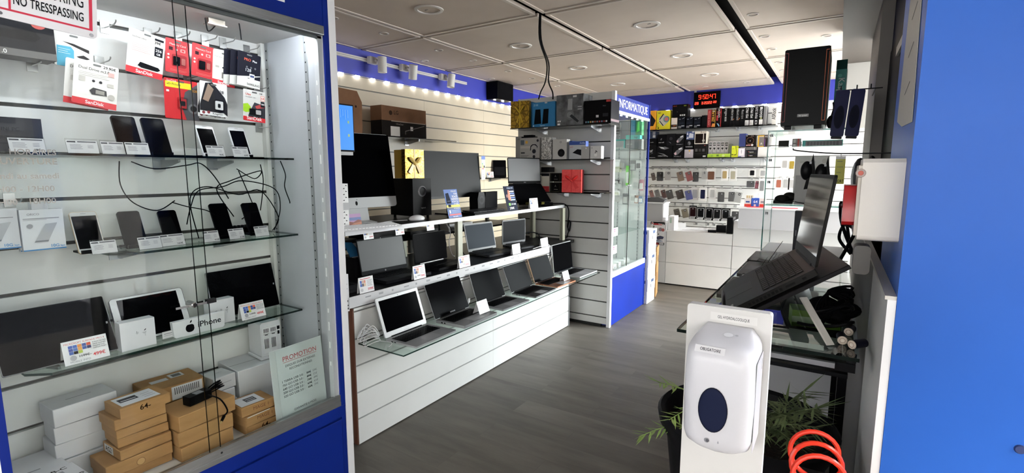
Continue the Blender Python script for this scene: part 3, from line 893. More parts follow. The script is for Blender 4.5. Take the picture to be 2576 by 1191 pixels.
dd = sd() + [('t', .1, .8, .06, 'Dual Drive m3.0', '4a4642', 'l', .01), ('t', .64, .9, .06, '29,90\u20ac', '1e1e22', 'l', .015)] + rows('c0bab2', .1, .8, .73, 3) + [('r', .12, .52, .26, .64, 'b8b2aa'), ('c', .44, .57, .03, K), ('c', .6, .57, .03, K), ('r', .76, .5, .9, .58, 'b8b2aa'), ('r', .76, .74, .9, .84, 'c8a09a'), ('p', [(.36, .34), (.44, .42), (.74, .4), (.76, .28), (.42, .26)], '2a2a2c'), ('r', .5, .29, .7, .38, '8a867e'), ('c', .86, .27, .07, 'b0aaa2')]
for i in range(2):
    h_ = hang(245, 160, -2.1)
    pack('flash_drive_pack', (h_[0] - .02 * i, h_[1] - .016 * i, h_[2] + .002), .12, .145, ('front', 'rear')[i] + ' of two white dual drive packs marked 29,90 below the placard', 'memory pack', dd, base='dcd8d2', turn=R(8), group='dual drive packs')
pack('adapter_pack', hang(185, 85, -2.14), .1, .11, 'white and teal pack with a black cable, half behind the placard', 'adapter pack', [('p', [(.06, 0), (.06, .58), (.42, .6), (.5, .5), (.5, 0)], '2f9ab8'), ('p', [(.2, .72), (.9, .5), (.9, .6), (.5, .7)], '101014'), ('p', [(.56, .35), (.75, .42), (.92, .34), (.74, .26)], '16161a')] + rows('e6f4f8', .1, .4, .5, 3, .06), base='dedad4', turn=R(4))
carton('modem_box', (-2.15, .515, 1.895), (.09, .165, .15), 'black box with a red 64 disc hanging below the placard', 'box', '1a1a1ds', arts={'+x': [('r', 0, 0, 1, .14, '4a4744'), ('c', .78, .72, .13, 'a83a32'), ('t', .78, .68, .09, '64', 'e8d8d0', 'c'), ('t', .1, .82, .09, 'SPEED', 'b8b4b0', 'l', .01), ('t', .1, .7, .09, 'ONE', 'b8b4b0', 'l', .01), ('p', [(.22, .34), (.25, .5), (.72, .52), (.8, .42), (.7, .32)], '0a0a0b'), ('t', .2, .03, .08, '1.0', 'c8c4c0')]})
for i, (px, py, x) in enumerate(((263, 70, BX), (372, 88, BX), (447, 96, BX), (515, 104, BX), (560, 110, BX), (620, 128, BX), (250, 160, BX), (80, 165, BX), (470, 198, BX), (545, 206, BX), (645, 225, BX), (650, 322, BX))):
    p_ = P(px, py, X=x)
    peg((BX + .001, p_.y, p_.z + .012), .1, label='grey metal peg hook in the slat panel of the display case', group='peg hooks in the display case')

# drive enclosure boxes hanging left of the middle shelf
orico = [('r', 0, 0, 1, .03, '1f7ab8'), ('t', .16, .86, .05, 'ORICO', '8a8a90', 'l', .01), ('r', .06, .77, .9, .79, '9a9aa0'), ('r', .06, .74, .6, .755, 'b8b8be'), ('c', .2, .6, .055, '8e8e94'), ('p', [(.26, .2), (.58, .2), (.84, .66), (.56, .64)], 'b4b4b8'), ('p', [(.26, .2), (.58, .2), (.6, .24), (.29, .24)], '7a7a80'), ('t', .64, .06, .07, '10G', '2a8ac8', 'l', .02), ('t', .86, .06, .045, 'bps', '2a8ac8', 'l', .01)]
for px, x, l_ in ((103, -2.12, 'white and blue drive enclosure box hanging beside the middle glass shelf'), (-18, -2.13, 'white and blue drive enclosure box hanging farthest from the end panel'), (95, -2.155, 'second white and blue drive enclosure box hanging behind the first')):
    a, c = P(px, 527, X=x), P(px, 630, X=x)
    b_ = MB().box(-.052, 0, c.z - a.z, .052, .02, 0, 'dedee2').box(-.02, .009, 0, .02, .0105, .022, 'c8c8cc')
    b_.art((-.052, 0, c.z - a.z), NY, UP, .104, a.z - c.z, orico, .0005)
    b_.build('enclosure_pack', None, (x + .0, a.y, a.z), R(90), label=l_, cat='pack', group='drive enclosure boxes')
h_ = P(100, 520, X=BX)
peg((BX + .001, .475, h_.z + .035), .13, label='grey metal peg hook in the slat panel of the display case', group='peg hooks in the display case')
peg((BX + .001, .36, h_.z + .035), .13, label='grey metal peg hook in the slat panel of the display case', group='peg hooks in the display case')

# charging cables behind the phones
cb = 'black charging cables in the display case'
cyz = lambda px, py, x: tuple(P(px, py, X=x))
def cab(pl, label):
    cable('charging_cable', [cyz(a, b_, c) for a, b_, c in pl], .0022, '0a0a0c', label, 'cable', cb)
cab([(330, 407, -2.2), (390, 425, -2.16), (470, 416, -2.14), (505, 412, -2.16), (540, 445, -2.18), (575, 500, -2.2)], 'black cable swinging from the upper shelf down to the tall phone')
cab([(300, 406, -2.18), (303, 465, -2.16), (335, 510, -2.18), (395, 530, -2.2), (440, 505, -2.18)], 'black cable falling from the first phone to the middle shelf')
cab([(595, 425, -2.2), (640, 450, -2.16), (655, 430, -2.15), (580, 455, -2.14), (545, 478, -2.16), (588, 545, -2.225)], 'black cable looping across behind the two tall phones')
cab([(600, 430, -2.222), (630, 500, -2.222), (645, 540, -2.2), (620, 545, -2.2), (608, 552, -2.21)], 'black cable hanging straight down between the tall phones')
cab([(470, 565, -2.1), (480, 520, -2.12), (500, 480, -2.14), (560, 470, -2.12), (610, 455, -2.12), (690, 475, -2.1), (705, 525, -2.1), (690, 580, -2.12)], 'long black cable arching over both tall phones to the end panel')
cab([(500, 600, -2.16), (478, 500, -2.16), (520, 470, -2.17), (600, 490, -2.18), (655, 480, -2.16), (700, 545, -2.12), (686, 580, -2.15)], 'black cable looping beyond the tall phone at the end panel')
cab([(705, 405, -2.08), (718, 440, -2.07), (716, 470, -2.06), (728, 505, -2.05), (729, 512, -2.05)], 'black cable dangling free before the grey end panel')
cab([(655, 414, -2.2), (662, 450, -2.2), (660, 490, -2.18), (655, 530, -2.18)], 'black cable running down beside the white corner post')
cab([(435, 510, -2.14), (470, 520, -2.1), (520, 530, -2.12), (545, 545, -2.16)], 'short black cable from the small phone across to the tall phone')
cab([(598, 40, -1.99), (604, 75, -1.99), (607, 100, -1.99)], 'thin cable with a plug hanging from the top of the case')
pw = MB()
pw.box(-.03, -.014, 0, .03, .014, .02, '9a9288sm').box(-.035, -.018, -.002, .035, .018, .002, 'b8b0a6sm')
c = P(540, 40, X=-2.02)
pw.tube([(0, 0, .0), (.0, .035, -.012), (-.02, .02, -.018), (-.05, -.03, .01)], .0025, '2a2a2a')
pw.build('cabinet_lamp', None, (-2.02, c.y, 2.0972), R(90), label='small metal lamp fitting under the top of the display case', cat='lamp')
pwm = MB()
for i in range(5):
    pwm.box(-.04, -.015 + 0, 0, .04, .015, .028, '141417')
    pwm.box(-.036 + i * .016, -.006, .028, -.028 + i * .016, .006, .04, '1d1d22')
pwm.build('charging_hub', None, (-2.2, yb(600, 560, -2.2), S2), R(90), label='black charging hub with a fan of cables between the tall phones', cat='charger')

# cartons on the floor of the case
ZF = .52
def stk(name, spec_, cat, group):
    for (xc, yc, z, dx, dy, dz, mat, label, arts, rz) in spec_:
        z, dz = z + .0008, dz - .002
        carton(name, (xc, yc, z), (dx, dy, dz), label, cat, mat, rz, group, arts)
hand = lambda s, u, v, th, c='241408', tr=0: ('t', u, v, th, s, c, 'l', .02, tr)
prn = [('r', .08, .12, .85, .88, 'dcdce0'), ('r', .14, .42, .5, .72, '3a3a40'), ('r', .17, .5, .47, .54, 'dcdce0'), ('r', .58, .3, .8, .32, '77777c'), ('r', .58, .45, .8, .47, '77777c'), ('r', .58, .6, .76, .62, '77777c')]
stk('brown_carton', [
    (-2.0, .652, .52, .13, .19, .033, 'cardboard', 'brown carton at the foot of the tall stack by the white dock box', {}, 0),
    (-1.99, .648, .553, .135, .195, .045, 'cardboard', 'wide brown carton second from the foot of the tall stack', {'+x': [('c', .5, .4, .32, '8a6238'), ('c', .5, .4, .26, 'b8925f')]}, 0),
    (-1.99, .668, .598, .13, .155, .036, 'cardboard', 'brown carton with AG2 written on its end in the tall stack', {'-y': [('r', .1, .1, .6, .9, 'dededf'), hand('AG2', .15, .25, .5)]}, R(2)),
    (-2.0, .672, .634, .12, .15, .034, 'cardboard', 'plain brown carton in the middle of the tall stack', {}, R(-2)),
    (-2.0, .668, .668, .125, .15, .032, 'cardboard', 'plain brown carton third from the top of the tall stack', {}, 0),
    (-2.0, .665, .70, .125, .152, .038, 'cardboard', 'plain brown carton under the topmost one of the tall stack', {}, R(1)),
    (-1.985, .678, .738, .115, .15, .037, 'cardboard', 'topmost brown carton marked 64- with a white delivery label', {'+x': [hand('64-', .38, .25, .5)], 'zx': prn}, R(2)),
    (-1.96, .845, .52, .15, .185, .055, 'cardboard', 'brown carton at the foot of the stack under the black adapter', {}, R(2)),
    (-1.965, .85, .575, .15, .19, .055, 'cardboard', 'middle brown carton of the stack under the black adapter', {'-y': [('r', .1, .2, .4, .8, 'dcdce0')]}, R(-2)),
    (-1.97, .855, .63, .15, .205, .06, 'cardboard', 'brown carton on which the black power adapter lies', {'-y': [('r', .1, .2, .4, .8, 'dcdce0')]}, R(4)),
    (-2.15, .82, .52, .14, .18, .16, 'cardboard', 'deep brown carton hidden at the back under the labelled one', {}, 0),
    (-2.145, .84, .68, .15, .195, .06, 'cardboard', 'brown carton with barcode labels behind the adapter stack', {'zx': [('r', .2, .5, .5, .7, 'dcdce0'), ('r', .55, .55, .8, .85, 'dcdce0'), ('r', .6, .6, .76, .8, '55555a')], '+x': [('r', .4, .0, .95, .9, 'e4e4e6')] + [('r', .45 + i * .035, .35, .462 + i * .035, .8, '2a2a2e') for i in range(13)]}, R(-3)),
    (-1.925, 1.052, .52, .11, .135, .034, 'cardboard', 'lowest brown carton marked 64 of the short stack by the poster', {'+x': [hand('64-', .45, .2, .6)]}, R(-2)),
    (-1.925, 1.045, .554, .11, .135, .042, 'cardboard', 'middle brown carton marked in pen of the short stack by the poster', {'+x': [hand('MAGE 1', .35, .4, .35, '6a3a1e'), ('r', .05, .93, .75, 1, 'd8d8da')]}, R(2)),
    (-1.93, 1.04, .596, .11, .132, .04, 'cardboard', 'topmost brown carton of the short stack with a white label', {'+x': [hand('MAGE 1', .35, .4, .35, '6a3a1e')], 'zx': [('r', .05, .1, .75, .9, 'dcdce0'), ('r', .3, .35, .62, .7, '44444a'), ('r', .34, .42, .58, .45, 'dcdce0'), ('r', .34, .56, .58, .59, 'dcdce0')]}, R(-3)),
], 'carton', 'brown cartons in the display case')
stk('white_carton', [
    (-2.15, .575, .52, .12, .18, .075, 'whitecard', 'white carton at the foot of the stack against the slat panel', {}, 0),
    (-2.155, .565, .595, .115, .18, .06, 'whitecard', 'third white carton from the top against the slat panel', {}, R(1)),
    (-2.15, .57, .655, .12, .18, .06, 'whitecard', 'second white carton from the top against the slat panel', {}, R(-2)),
    (-2.15, .565, .715, .12, .175, .065, 'whitecard', 'topmost white carton against the slat panel behind the brown stack', {'zx': [('r', .3, .5, .7, .54, '9a9aa0')]}, R(2)),
    (-2.105, .415, .52, .2, .15, .09, 'whitecard', 'flat white carton lying behind the dock box at the near corner', {'zx': [('r', .3, .3, .6, .34, '9a9aa0')]}, 0),
    (-1.92, .43, .52, .14, .125, .11, 'whitecard', 'white dock box marked USB-C with a handwritten price at the near corner', {'zx': [('r', .3, .35, .7, .7, '9a9aa0'), hand('USB-C', .3, .76, .12), hand('63\u20ac', .52, .12, .18)]}, R(3)),
    (-2.1, 1.0, .52, .1, .09, .09, 'whitecard', 'white drive box under its twin between the brown stacks', {'+x': [('r', .4, .5, .8, .55, 'b0b0b6')]}, R(5)),
    (-2.1, .998, .61, .1, .088, .05, 'whitecard', 'white drive box second from the top between the brown stacks', {'+x': [('r', .4, .5, .8, .55, 'b0b0b6')]}, R(-3)),
    (-2.1, 1.0, .66, .1, .09, .06, 'whitecard', 'topmost white drive box between the brown stacks', {'+x': [('r', .4, .5, .8, .55, 'b0b0b6')], 'zx': [('t', .4, .5, .12, 'SSD', 'b4b4ba')]}, R(3)),
    (-2.13, 1.197, .52, .19, .272, .2, 'whitecard', 'large white carton on which the drive dock stands', {'+x': [('r', .88, .15, .93, .5, '4a4a4e')], 'zx': [('r', 0, .44, 1, .455, '55555a')]}, R(-4)),
], 'carton', 'white cartons in the display case')
ad = thing('power_adapter', 'black power adapter with coiled cord lying on a brown carton', 'power adapter', (-1.965, .865, .6945), R(100))
MB().box(-.05, -.02, -.003, .035, .02, .03, '0c0c0es').box(-.02, -.014, .03, .01, .014, .0304, '8a8a8e').build('brick', ad, bev=.004)
q = MB()
for i in range(4):
    q.tube([(.03, -.01 + i * .006, .012 + i * .003), (.07, -.02 + i * .01, .022 + i * .004), (.1, 0 + i * .006, .014 + .006 * i), (.075, .018, .01 + i * .004), (.04, .012, .012)], .0028, '0c0c0es')
q.tube([(.02, -.02, .012), (.02, -.085, .008), (.035, -.1, -.04), (.02, -.1, -.055)], .0028, '0c0c0es')
q.cyl((.02, -.1, -.055), (.005, -.105, -.068), .006, .005, '0c0c0es', 8).cyl((.005, -.105, -.068), (-.004, -.107, -.074), .0025, .0025, 'c0a870m', 8)
q.build('cord', ad)
dk = thing('drive_dock', 'white two-bay hard drive enclosure standing on the large white carton', 'drive enclosure', (-2.075, 1.225, .722), R(84))
w, d, h = .088, .12, .165
casing = MB().prism([(-w / 2, .012), (-w / 2, h - .008), (-w / 2 + .008, h), (w / 2 - .008, h), (w / 2, h - .008), (w / 2, .012)], 'y', 0, d, 'dcdce0s').build('casing', dk, bev=.002)
MB().box(-w / 2 - .008, -.008, 0, w / 2 + .008, d, .012, 'dcdce0s').build('foot', dk, bev=.002)
for sx in (-1, 1):
    q = MB()
    x0 = -.034 if sx < 0 else -.003
    q.box(x0, -.002, .025, x0 + .028, .001, h - .02, 'e6e6e9s')
    q.art((x0, -.002, .025), NY, UP, .028, h - .045, [('r', .0, .72, .0 + .98, .73, '3a3a3e'), ('r', .25, .68, .75, .71, '16161a')] + [('r', .1 + .17 * i, .78, .18 + .17 * i, .93, '2a2a2e') for i in range(5)] + [('r', .16 + .18 * i, .18, .24 + .18 * i, .55, '16161a') for i in range(4)], .0004)
    q.build('drive_door', casing)
MB().art((.029, 0, .1), NY, UP, .012, .04, [('r', 0, .55, 1, .95, '16161a'), ('r', .1, .0, .9, .4, '16161a')], .0006).build('switch', casing, label='black switches')
# poster for refurbished drives
po = thing('promotion_poster', 'white PROMOTION sheet in a clear sleeve leaning inside the glass', 'poster', (-1.842, 1.222, .53), 0, rot=(R(-3), R(-1), R(90)))
w, h = .212, .3
g_ = '4a4a50'
it = [('t', .5, .82, .068, 'PROMOTION', 'c0484e', 'c', .022, 0, .74), ('r', .13, .8, .87, .805, 'c0484e'), ('t', .5, .735, .031, 'DISQUES DUR EXTERNES', g_, 'c', .006, 0, .66), ('t', .5, .68, .031, 'RECONDITIONNES', g_, 'c', .006, 0, .5)]
for i, (a, b_, c_) in enumerate((('1 TERRA USB 3.0:', '99\u20ac', '59\u20ac'), ('750 GO USB 3.0 :', '89\u20ac', '55\u20ac'), ('640 GO USB 3.0 :', '79\u20ac', '49\u20ac'), ('500 GO USB 3.0 :', '69\u20ac', '45\u20ac'), ('320 GO USB 3.0 :', '65\u20ac', '39\u20ac'))):
    v = .53 - i * .052
    it += [('t', .07, v, .031, a, g_, 'l', .006), ('t', .6, v, .031, b_, g_, 'l', .006), ('r', .595, v + .008, .7, v + .012, g_), ('t', .74, v, .031, c_, '8a8a92', 'l', 0)]
it += [('t', .5, .09, .031, 'GARANTIE 6 MOIS', g_, 'c', .006, 0, .5)]
b_ = MB().box(-w / 2, 0, 0, w / 2, .0015, h, 'd6dadd')
b_.art((-w / 2, 0, 0), NY, UP, w, h, it, .0003)
b_.build('printed_sheet', po)
MB().box(-w / 2 - .026, -.002, -.002, w / 2 + .002, -.0012, h + .003, 'glass').box(-w / 2 - .026, .002, -.002, w / 2 + .002, .0028, h + .003, 'd2d4d6').build('clear_sleeve', po)

# ---------------------------------------------------------------- gondola of laptops
GF = -2.18
gon = thing('display_gondola', 'long white slat-fronted display stand with two black laptop shelves', 'display stand', (-2.5, 3.1, 0))
q = loc(gon)
slats(q, 'y', GF, 1.77, 4.405, .004, .80, 'slatwhite', '8d8c88', .158, 1, .156, .009, seams=(3.096,))
q.build('front_panel', gon)
q = loc(gon).box(GF - .034, 1.762, .004, GF - .002, 1.7695, .80, '6b4030').box(GF - .5, 1.766, .004, GF - .034, 1.79, .80, '9d9c98')
q.build('end_panel', gon)
q = loc(gon).box(GF - .05, 4.406, .0, GF + .004, 4.43, .80, '6f7072s').box(GF - .012, 4.41, .3, GF + .0045, 4.428, .5, '3a3a3c')
q.build('corner_strip', gon)
q = loc(gon).box(-2.95, 1.772, .84, GF - .002, 4.52, .868, '1a1a1cs')
q.build('lower_shelf', gon)
q = loc(gon).box(GF - .002, 1.74, .808, GF + .004, 4.42, .869, 'd9d9dcs')
for i in range(26):
    y = 1.85 + i * .1
    if i % 3 == 0: q.box(GF + .004, y, .846, GF + .0046, y + .04, .852, '9a9aa0')
    else: q.box(GF + .004, y, .843, GF + .0046, y + .012 + .02 * (i % 2), .855, 'a6a6ac')
q.build('label_strip', gon, label='white label strip with grey print')
q = loc(gon).box(-2.95, 1.83, 1.188, -2.304, 4.53, 1.212, '121214s')
q.build('upper_shelf', gon)
q = loc(gon).box(-2.304, 1.83, 1.186, -2.3, 4.53, 1.214, 'd4d4d8s')
q.build('label_strip', gon, label='white front edge of the upper shelf')
for x0, y0, x1, y1 in ((-2.47, 2.995, -2.435, 3.05), (-2.285, 4.40, -2.25, 4.45), (-2.63, 4.40, -2.59, 4.45), (-2.625, 1.86, -2.59, 1.91), (-2.9, 1.86, -2.86, 1.91), (-2.9, 2.82, -2.86, 2.87)):
    q = loc(gon).box(x0, y0, .869, x1, y1, 1.188, 'a9aa98s').box(x0 + .012, y0 - .001, .869, x1 - .012, y0, 1.188, '75766a')
    q.build('post', gon)
q = loc(gon).box(-2.95, 1.79, 0, -2.90, 4.5, .84, '9a9996').box(-2.95, 4.46, 0, -2.24, 4.5, .84, '9a9996')
q.build('carcass', gon)
q = loc(gon).box(-3.0, 1.85, 1.04, -2.64, 4.2, 1.055, '101012s')
for y in (1.95, 3.0, 4.1):
    q.box(-2.98, y, .87, -2.95, y + .03, 1.19, '55554e')
q.build('rear_shelf', gon)

# glass shelf on the slat front
t = thing('glass_shelf', 'long clear glass shelf of open laptops on the white slat front', 'shelf', (GF, 3, .592))
o = [(GF + .001, 1.79), (-1.83, 1.79), (-1.83, 4.36), (GF + .001, 4.36)]
loc(t).prism(o, 'z', .5915, .5995, 'glassedge', 'shelfglass').build('glass_plate', t)
for y in (2.2, 3.0, 3.8):
    loc(t).prism([(GF + .0008, .591), (GF + .28, .591), (GF + .28, .58), (GF + .04, .556), (GF + .0008, .556)], 'y', y - .004, y + .004, 'a2a4a6m').build('bracket', t)

def keys(b_, x0, y0, x1, y1, z, nx, ny, mat, gap=.2, wide=None):
    """keyboard keys as low caps"""
    kx, ky = (x1 - x0) / nx, (y1 - y0) / ny
    for j in range(ny):
        i = 0
        while i < nx:
            n_ = 1
            if j == 0 and 3 <= i < 8:
                n_ = 5
            b_.box(x0 + (i + gap / 2) * kx, y0 + (j + gap / 2) * ky, z, x0 + (i + n_ - gap / 2) * kx, y0 + (j + 1 - gap / 2) * ky, z + .0016, mat)
            i += n_

def laptop(pos, rz, lid, w, d, label, group, base='26272a', deck=None, kb='0b0b0d', bezel='0c0c0e', screen='greyscreen', tilt=0, th=.017, back=None, tp=True, badge=None, bz=(.008, .012, .02), keyrows=6, hinge='1c1c1e'):
    """user side on local -y; origin under the hinge"""
    t = thing('laptop', label, 'laptop', pos, 0, group, rot=(tilt, 0, rz))
    deck = deck or base
    b_ = MB()
    b_.prism(rrect(w, d, .008, 3, 0, -d / 2), 'z', .002, th, base, deck)
    for sx in (-1, 1):
        for sy in (.1, .9):
            b_.box(sx * w * .42 - .01, -d * sy - .005, 0, sx * w * .42 + .01, -d * sy + .005, .002, '111111')
    b_.box(-w / 2 - .0004, -d * .35, th * .35, -w / 2 + .002, -d * .3, th * .75, '0a0a0a').box(-w / 2 - .0004, -d * .26, th * .35, -w / 2 + .002, -d * .2, th * .75, '0a0a0a')
    base_ = b_.build('base', t)
    k = MB()
    k.box(-w * .43, -d * .56, th, w * .43, -d * .1, th + .0004, kb)
    keys(k, -w * .425, -d * .555, w * .425, -d * .105, th + .0004, 14, keyrows, kb + 's' if len(kb) == 6 else kb)
    k.build('keyboard', base_)
    if tp:
        MB().box(-w * .16, -d * .94, th, w * .16, -d * .63, th + .0003, '3a3b3es' if base[0] in '0123' else '9a9b9es').build('touchpad', base_)
    lt = .006
    l_ = MB().at((0, 0, th), rx=lid - math.pi / 2)
    l_.T = Matrix.Translation((0, 0, th + .002)) @ Matrix.Rotation(-(lid - math.pi / 2), 4, 'X')
    hs = d * .98
    l_.prism(rrect(w, hs, .009, 3, 0, hs / 2), 'y', 0, lt, back or base)
    l_.prism(rrect(w - .003, hs - .003, .008, 3, 0, hs / 2), 'y', -.0008, 0, bezel)
    l_.cyl((-w * .36, .001, 0), (w * .36, .001, 0), .005, .005, hinge, 8)
    if badge: l_.art((-w / 2, -.0008, 0), NY, UP, w, hs, badge, .0006)
    lid_ = l_.build('lid', t)
    s_ = MB()
    s_.T = l_.T
    s_.box(-w / 2 + bz[0], -.0013, bz[2], w / 2 - bz[0], -.0008, hs - bz[1], screen)
    s_.build('screen', lid_)
    return t

gl = 'open laptops on the glass shelf'
gu = 'open laptops on the lower black shelf'
Z6, Z8 = .6005, .8695
mb_ = [('t', .5, .035, .025, 'MacBook Air', '9a9a9e', 'c')]
laptop((-2.075, 2.064, Z6), R(90.7), R(109), .345, .235, 'silver laptop with a wide white bezel at the near end of the glass shelf', gl, 'a3a4a6s', '8a8b8ds', bezel='dcdddfs', screen='060608g', bz=(.02, .018, .03), badge=mb_ + [('c', .5, .955, .01, '101012')], th=.012, keyrows=6)
laptop((-2.066, 2.478, Z6), R(90.9), R(112.5), .355, .232, 'silver laptop with glossy black bezel beside the white-bezel laptop', gl, '8f9092s', '77787as', bezel='060608g', screen='070709g', th=.02, badge=[('t', .5, .04, .035, 'SAMSUNG', 'b8b8bc', 'c', .01)])
laptop((-2.068, 2.926, Z6), R(86.8), R(110.5), .326, .225, 'silver laptop with a reddish reflecting screen, third on the glass shelf', gl, '98999bs', '77787as', bezel='060608g', screen='08080ag', th=.013)
laptop((-2.059, 3.336, Z6), R(91), R(112), .335, .217, 'slim grey laptop with edge-to-edge black screen, fourth on the glass shelf', gl, '8a8b8ds', '2a2a2cs', bezel='060608g', screen='08080ag', th=.013)
laptop((-2.068, 3.72, Z6), R(87.3), R(111), .317, .217, 'copper-gold laptop on the glass shelf before the silver one at the end', gl, 'b07a58s', '6a4634s', bezel='060608g', screen='08080ag', th=.013, back='b9906es')
laptop((-2.127, 4.19, Z6), R(88.9), R(95.7), .37, .262, 'large silver laptop at the far end of the glass shelf', gl, 'a8a9abs', '88898bs', bezel='060608g', screen='09090ag', th=.014, back='c0c1c3s', bz=(.01, .012, .016))
hp = [('c', .5, .045, .02, 'b8babc'), ('c', .5, .045, .014, '3a3b3e'), ('c', .5, .965, .007, 'e8e8ea')]
laptop((-2.468, 2.276, Z8), R(85.7), R(102), .375, .238, 'large black laptop with a reflection-greyed matt screen at the near part of the black shelf', gu, '1c1c1fs', '141416s', bezel='1e1f22', screen='45474a', badge=hp, bz=(.006, .012, .026), th=.02)  # screen colour greyed to carry the reflected window brightness
laptop((-2.471, 2.730, Z8), R(90.2), R(94.9), .351, .221, 'black laptop with a glossy mirror-like screen before the aluminium post', gu, '17171as', '101012s', bezel='08080ag', screen='0a0a0cg', th=.018, hinge='c8c8ccsm')
laptop((-2.487, 3.385, Z8), R(83), R(102.6), .345, .235, 'dark grey laptop with a matt bluish screen beyond the aluminium post', gu, '3a3b3es', '1a1a1cs', bezel='4a4b4e', screen='2a3038', th=.018, back='6a6b6es')
laptop((-2.475, 3.86, Z8), R(80), R(90), .314, .225, 'dark grey laptop at the far end of the lower black shelf', gu, '3c3d40s', '1c1c1es', bezel='55565a', screen='1e1f22', th=.018)
laptop((-2.485, 1.845, Z8), R(88), R(104), .2, .24, 'dark laptop half hidden by the white end of the glass case', gu, '3a3b3es', bezel='2a2b2e', screen='55575a', badge=None)
asus = laptop((-2.528, 4.121, 1.418), R(62.2), R(135.3), .36, .25, 'black gaming laptop tilted on a stand on the upper black shelf', None, '0c0c0es', '09090bs', bezel='121214', screen='707276', tilt=R(40.7), badge=[('t', .5, .03, .03, 'ASUS', '77777c', 'c')], bz=(.006, .008, .024), tp=False)  # pale grey screen colour paints in the bright reflection on it
st = MB()
st.T = Matrix.Translation((-2.528, 4.121, 1.418)) @ Matrix.Rotation(R(62.2), 4, 'Z') @ Matrix.Rotation(R(40.7), 4, 'X')
st.box(-.17, -.262, -.006, .17, -.01, -.001, '0c0c0es').box(-.1, -.266, -.006, -.07, -.252, .014, '5a5520').box(.07, -.266, -.006, .1, -.252, .014, '5a5520')
st.at((-2.528, 4.121, 1.2125), R(62.2))
st.box(-.16, -.15, 0, .16, .0, .004, '0c0c0es')
for sx in (-.12, .12):
    st.prism([(-.06, .004), (-.045, .004), (-.09, .09), (-.105, .09)], 'x', sx - .004, sx + .004, '16161as')
st.build('laptop_stand', label='black tilted laptop stand under the gaming laptop', cat='laptop stand')

gc = 'small price cards on the laptop stand'
for (y, z, x, w, h, style, pr, old, label, tl) in (
        (1.876, Z8, -2.188, .104, .09, 'laptop', '599\u20ac', '', 'price card 599 at the near end of the lower black shelf', 8),
        (2.305, Z8, -2.188, .108, .088, 'laptop', '799\u20ac', '830\u20ac', 'price card 799 before the large black laptop with reflection-greyed screen', 8),
        (2.765, Z8, -2.188, .125, .084, 'laptop', '899\u20ac', '1099\u20ac', 'price card 899 before the laptop with the mirror-like screen', 8),
        (3.455, Z8, -2.188, .12, .084, 'plain', '', '', 'blank-looking white card in the light before the bluish screen', 8),
        (3.93, Z8, -2.188, .13, .08, 'plain', '699\u20ac', '', 'white card at the far end of the lower black shelf', 8),
        (2.592, Z6 + .0235, -1.89, .11, .085, 'plain', '', '', 'white card on the glass shelf before the laptop with glossy black bezel', 20),
        (3.81, Z6 + .0168, -1.9, .11, .08, 'plain', '', '', 'white card on the glass shelf before the copper-gold laptop', 16)):
    price_card((x, y, z), w, h, card_art('', pr, old, style), label, gc, tilt=R(tl))
for y, l_ in ((2.164, 'first'), (2.439, 'second'), (2.747, 'third')):
    b_ = MB().at((0, 0, 0), rx=R(-8))
    b_.box(-.04, 0, -.07, .04, .001, 0, 'cfcfd2')
    b_.art((-.04, 0, -.07), NY, UP, .08, .07, card_art('', '399\u20ac', '', 'laptop'), .0004)
    b_.build('hanging_price_card', None, (-2.5, y, 1.187), R(90), label=l_ + ' small price card, counted from the glass case, hanging under the upper black shelf', cat='price card', group='price cards hanging under the upper shelf')

# on the upper black shelf
ZU = 1.2128
kb = thing('keyboard', 'white keyboard overhanging the near end of the upper black shelf', 'keyboard', (-2.325, 2.0, ZU), R(80))
MB().prism([(-.06, 0), (.055, 0), (.055, .016), (-.06, .006)], 'x', -.215, .215, 'd8d8dbs').build('tray', kb)
k = MB()
for j in range(6):
    for i in range(19):
        z = .0085 + (j + .5) * .0017
        k.box(-.21 + i * .0221, -.054 + j * .018, z - .003, -.21 + i * .0221 + .0188, -.054 + j * .018 + .0155, z + .004, 'eeeef0')
k.build('keys', kb)
ms = thing('computer_mouse', 'white rounded mouse before the black subwoofer', 'mouse', (-2.41, 2.52, ZU), R(80))
q = MB()
q.ball((0, 0, .013), (.062, .036, .026), 'e8e8eag', 16)
for i, v in enumerate(q.v):
    if v[2] < .002: q.v[i] = (v[0], v[1], .002)
q.build('shell', ms)
cable('mouse_cable', [(-2.43, 2.45, ZU + .008), (-2.5, 2.36, ZU + .004), (-2.47, 2.2, ZU + .006), (-2.55, 2.1, ZU + .03), (-2.6, 2.05, ZU + .08)], .0022, 'dcdce0', 'white mouse cable running back under the large all-in-one screen')
b_ = MB()
b_.ball((0, 0, .0), (.001, .001, .001), 'dcdce0', 4)
im = thing('desktop_computer', 'large all-in-one computer with black screen and silver chin', 'computer', (-2.64, 2.205, ZU), R(84))
w, h = .65, .50
b_ = MB().at((0, 0, .095), rx=R(-9))
b_.prism(rrect(w, h, .02, 5, 0, h / 2), 'y', 0, .022, 'b8babcs')
b_.box(-w / 2 + .001, -.0012, .07, w / 2 - .001, 0, h - .002, '040405g')
b_.art((-w / 2, 0, 0), NY, UP, w, .07, [('p', [(.5 + .014 * math.cos(a * .45), .46 + .21 * math.sin(a * .45)) for a in range(14)], '101012'), ('p', [(.502, .74), (.506, .84), (.512, .88), (.508, .77)], '101012')], .0006)
b_.build('screen_body', im)
b_ = MB()
b_.prism([(-.09, 0), (.09, 0), (.09, .004), (.02, .01), (.05, .2), (.04, .21), (-.005, .012), (-.09, .004)], 'x', -.09, .09, 'b8babcs')
b_.build('stand', im)
sb = thing('subwoofer', 'black wooden subwoofer box with a round port under the gold gift box', 'speaker', (-2.49, 2.66, ZU), R(84))
b_ = MB().box(-.085, 0, .02, .085, .25, .285, '0c0c0ds')
b_.box(-.085, -.004, .02, .085, 0, .285, '171718s')
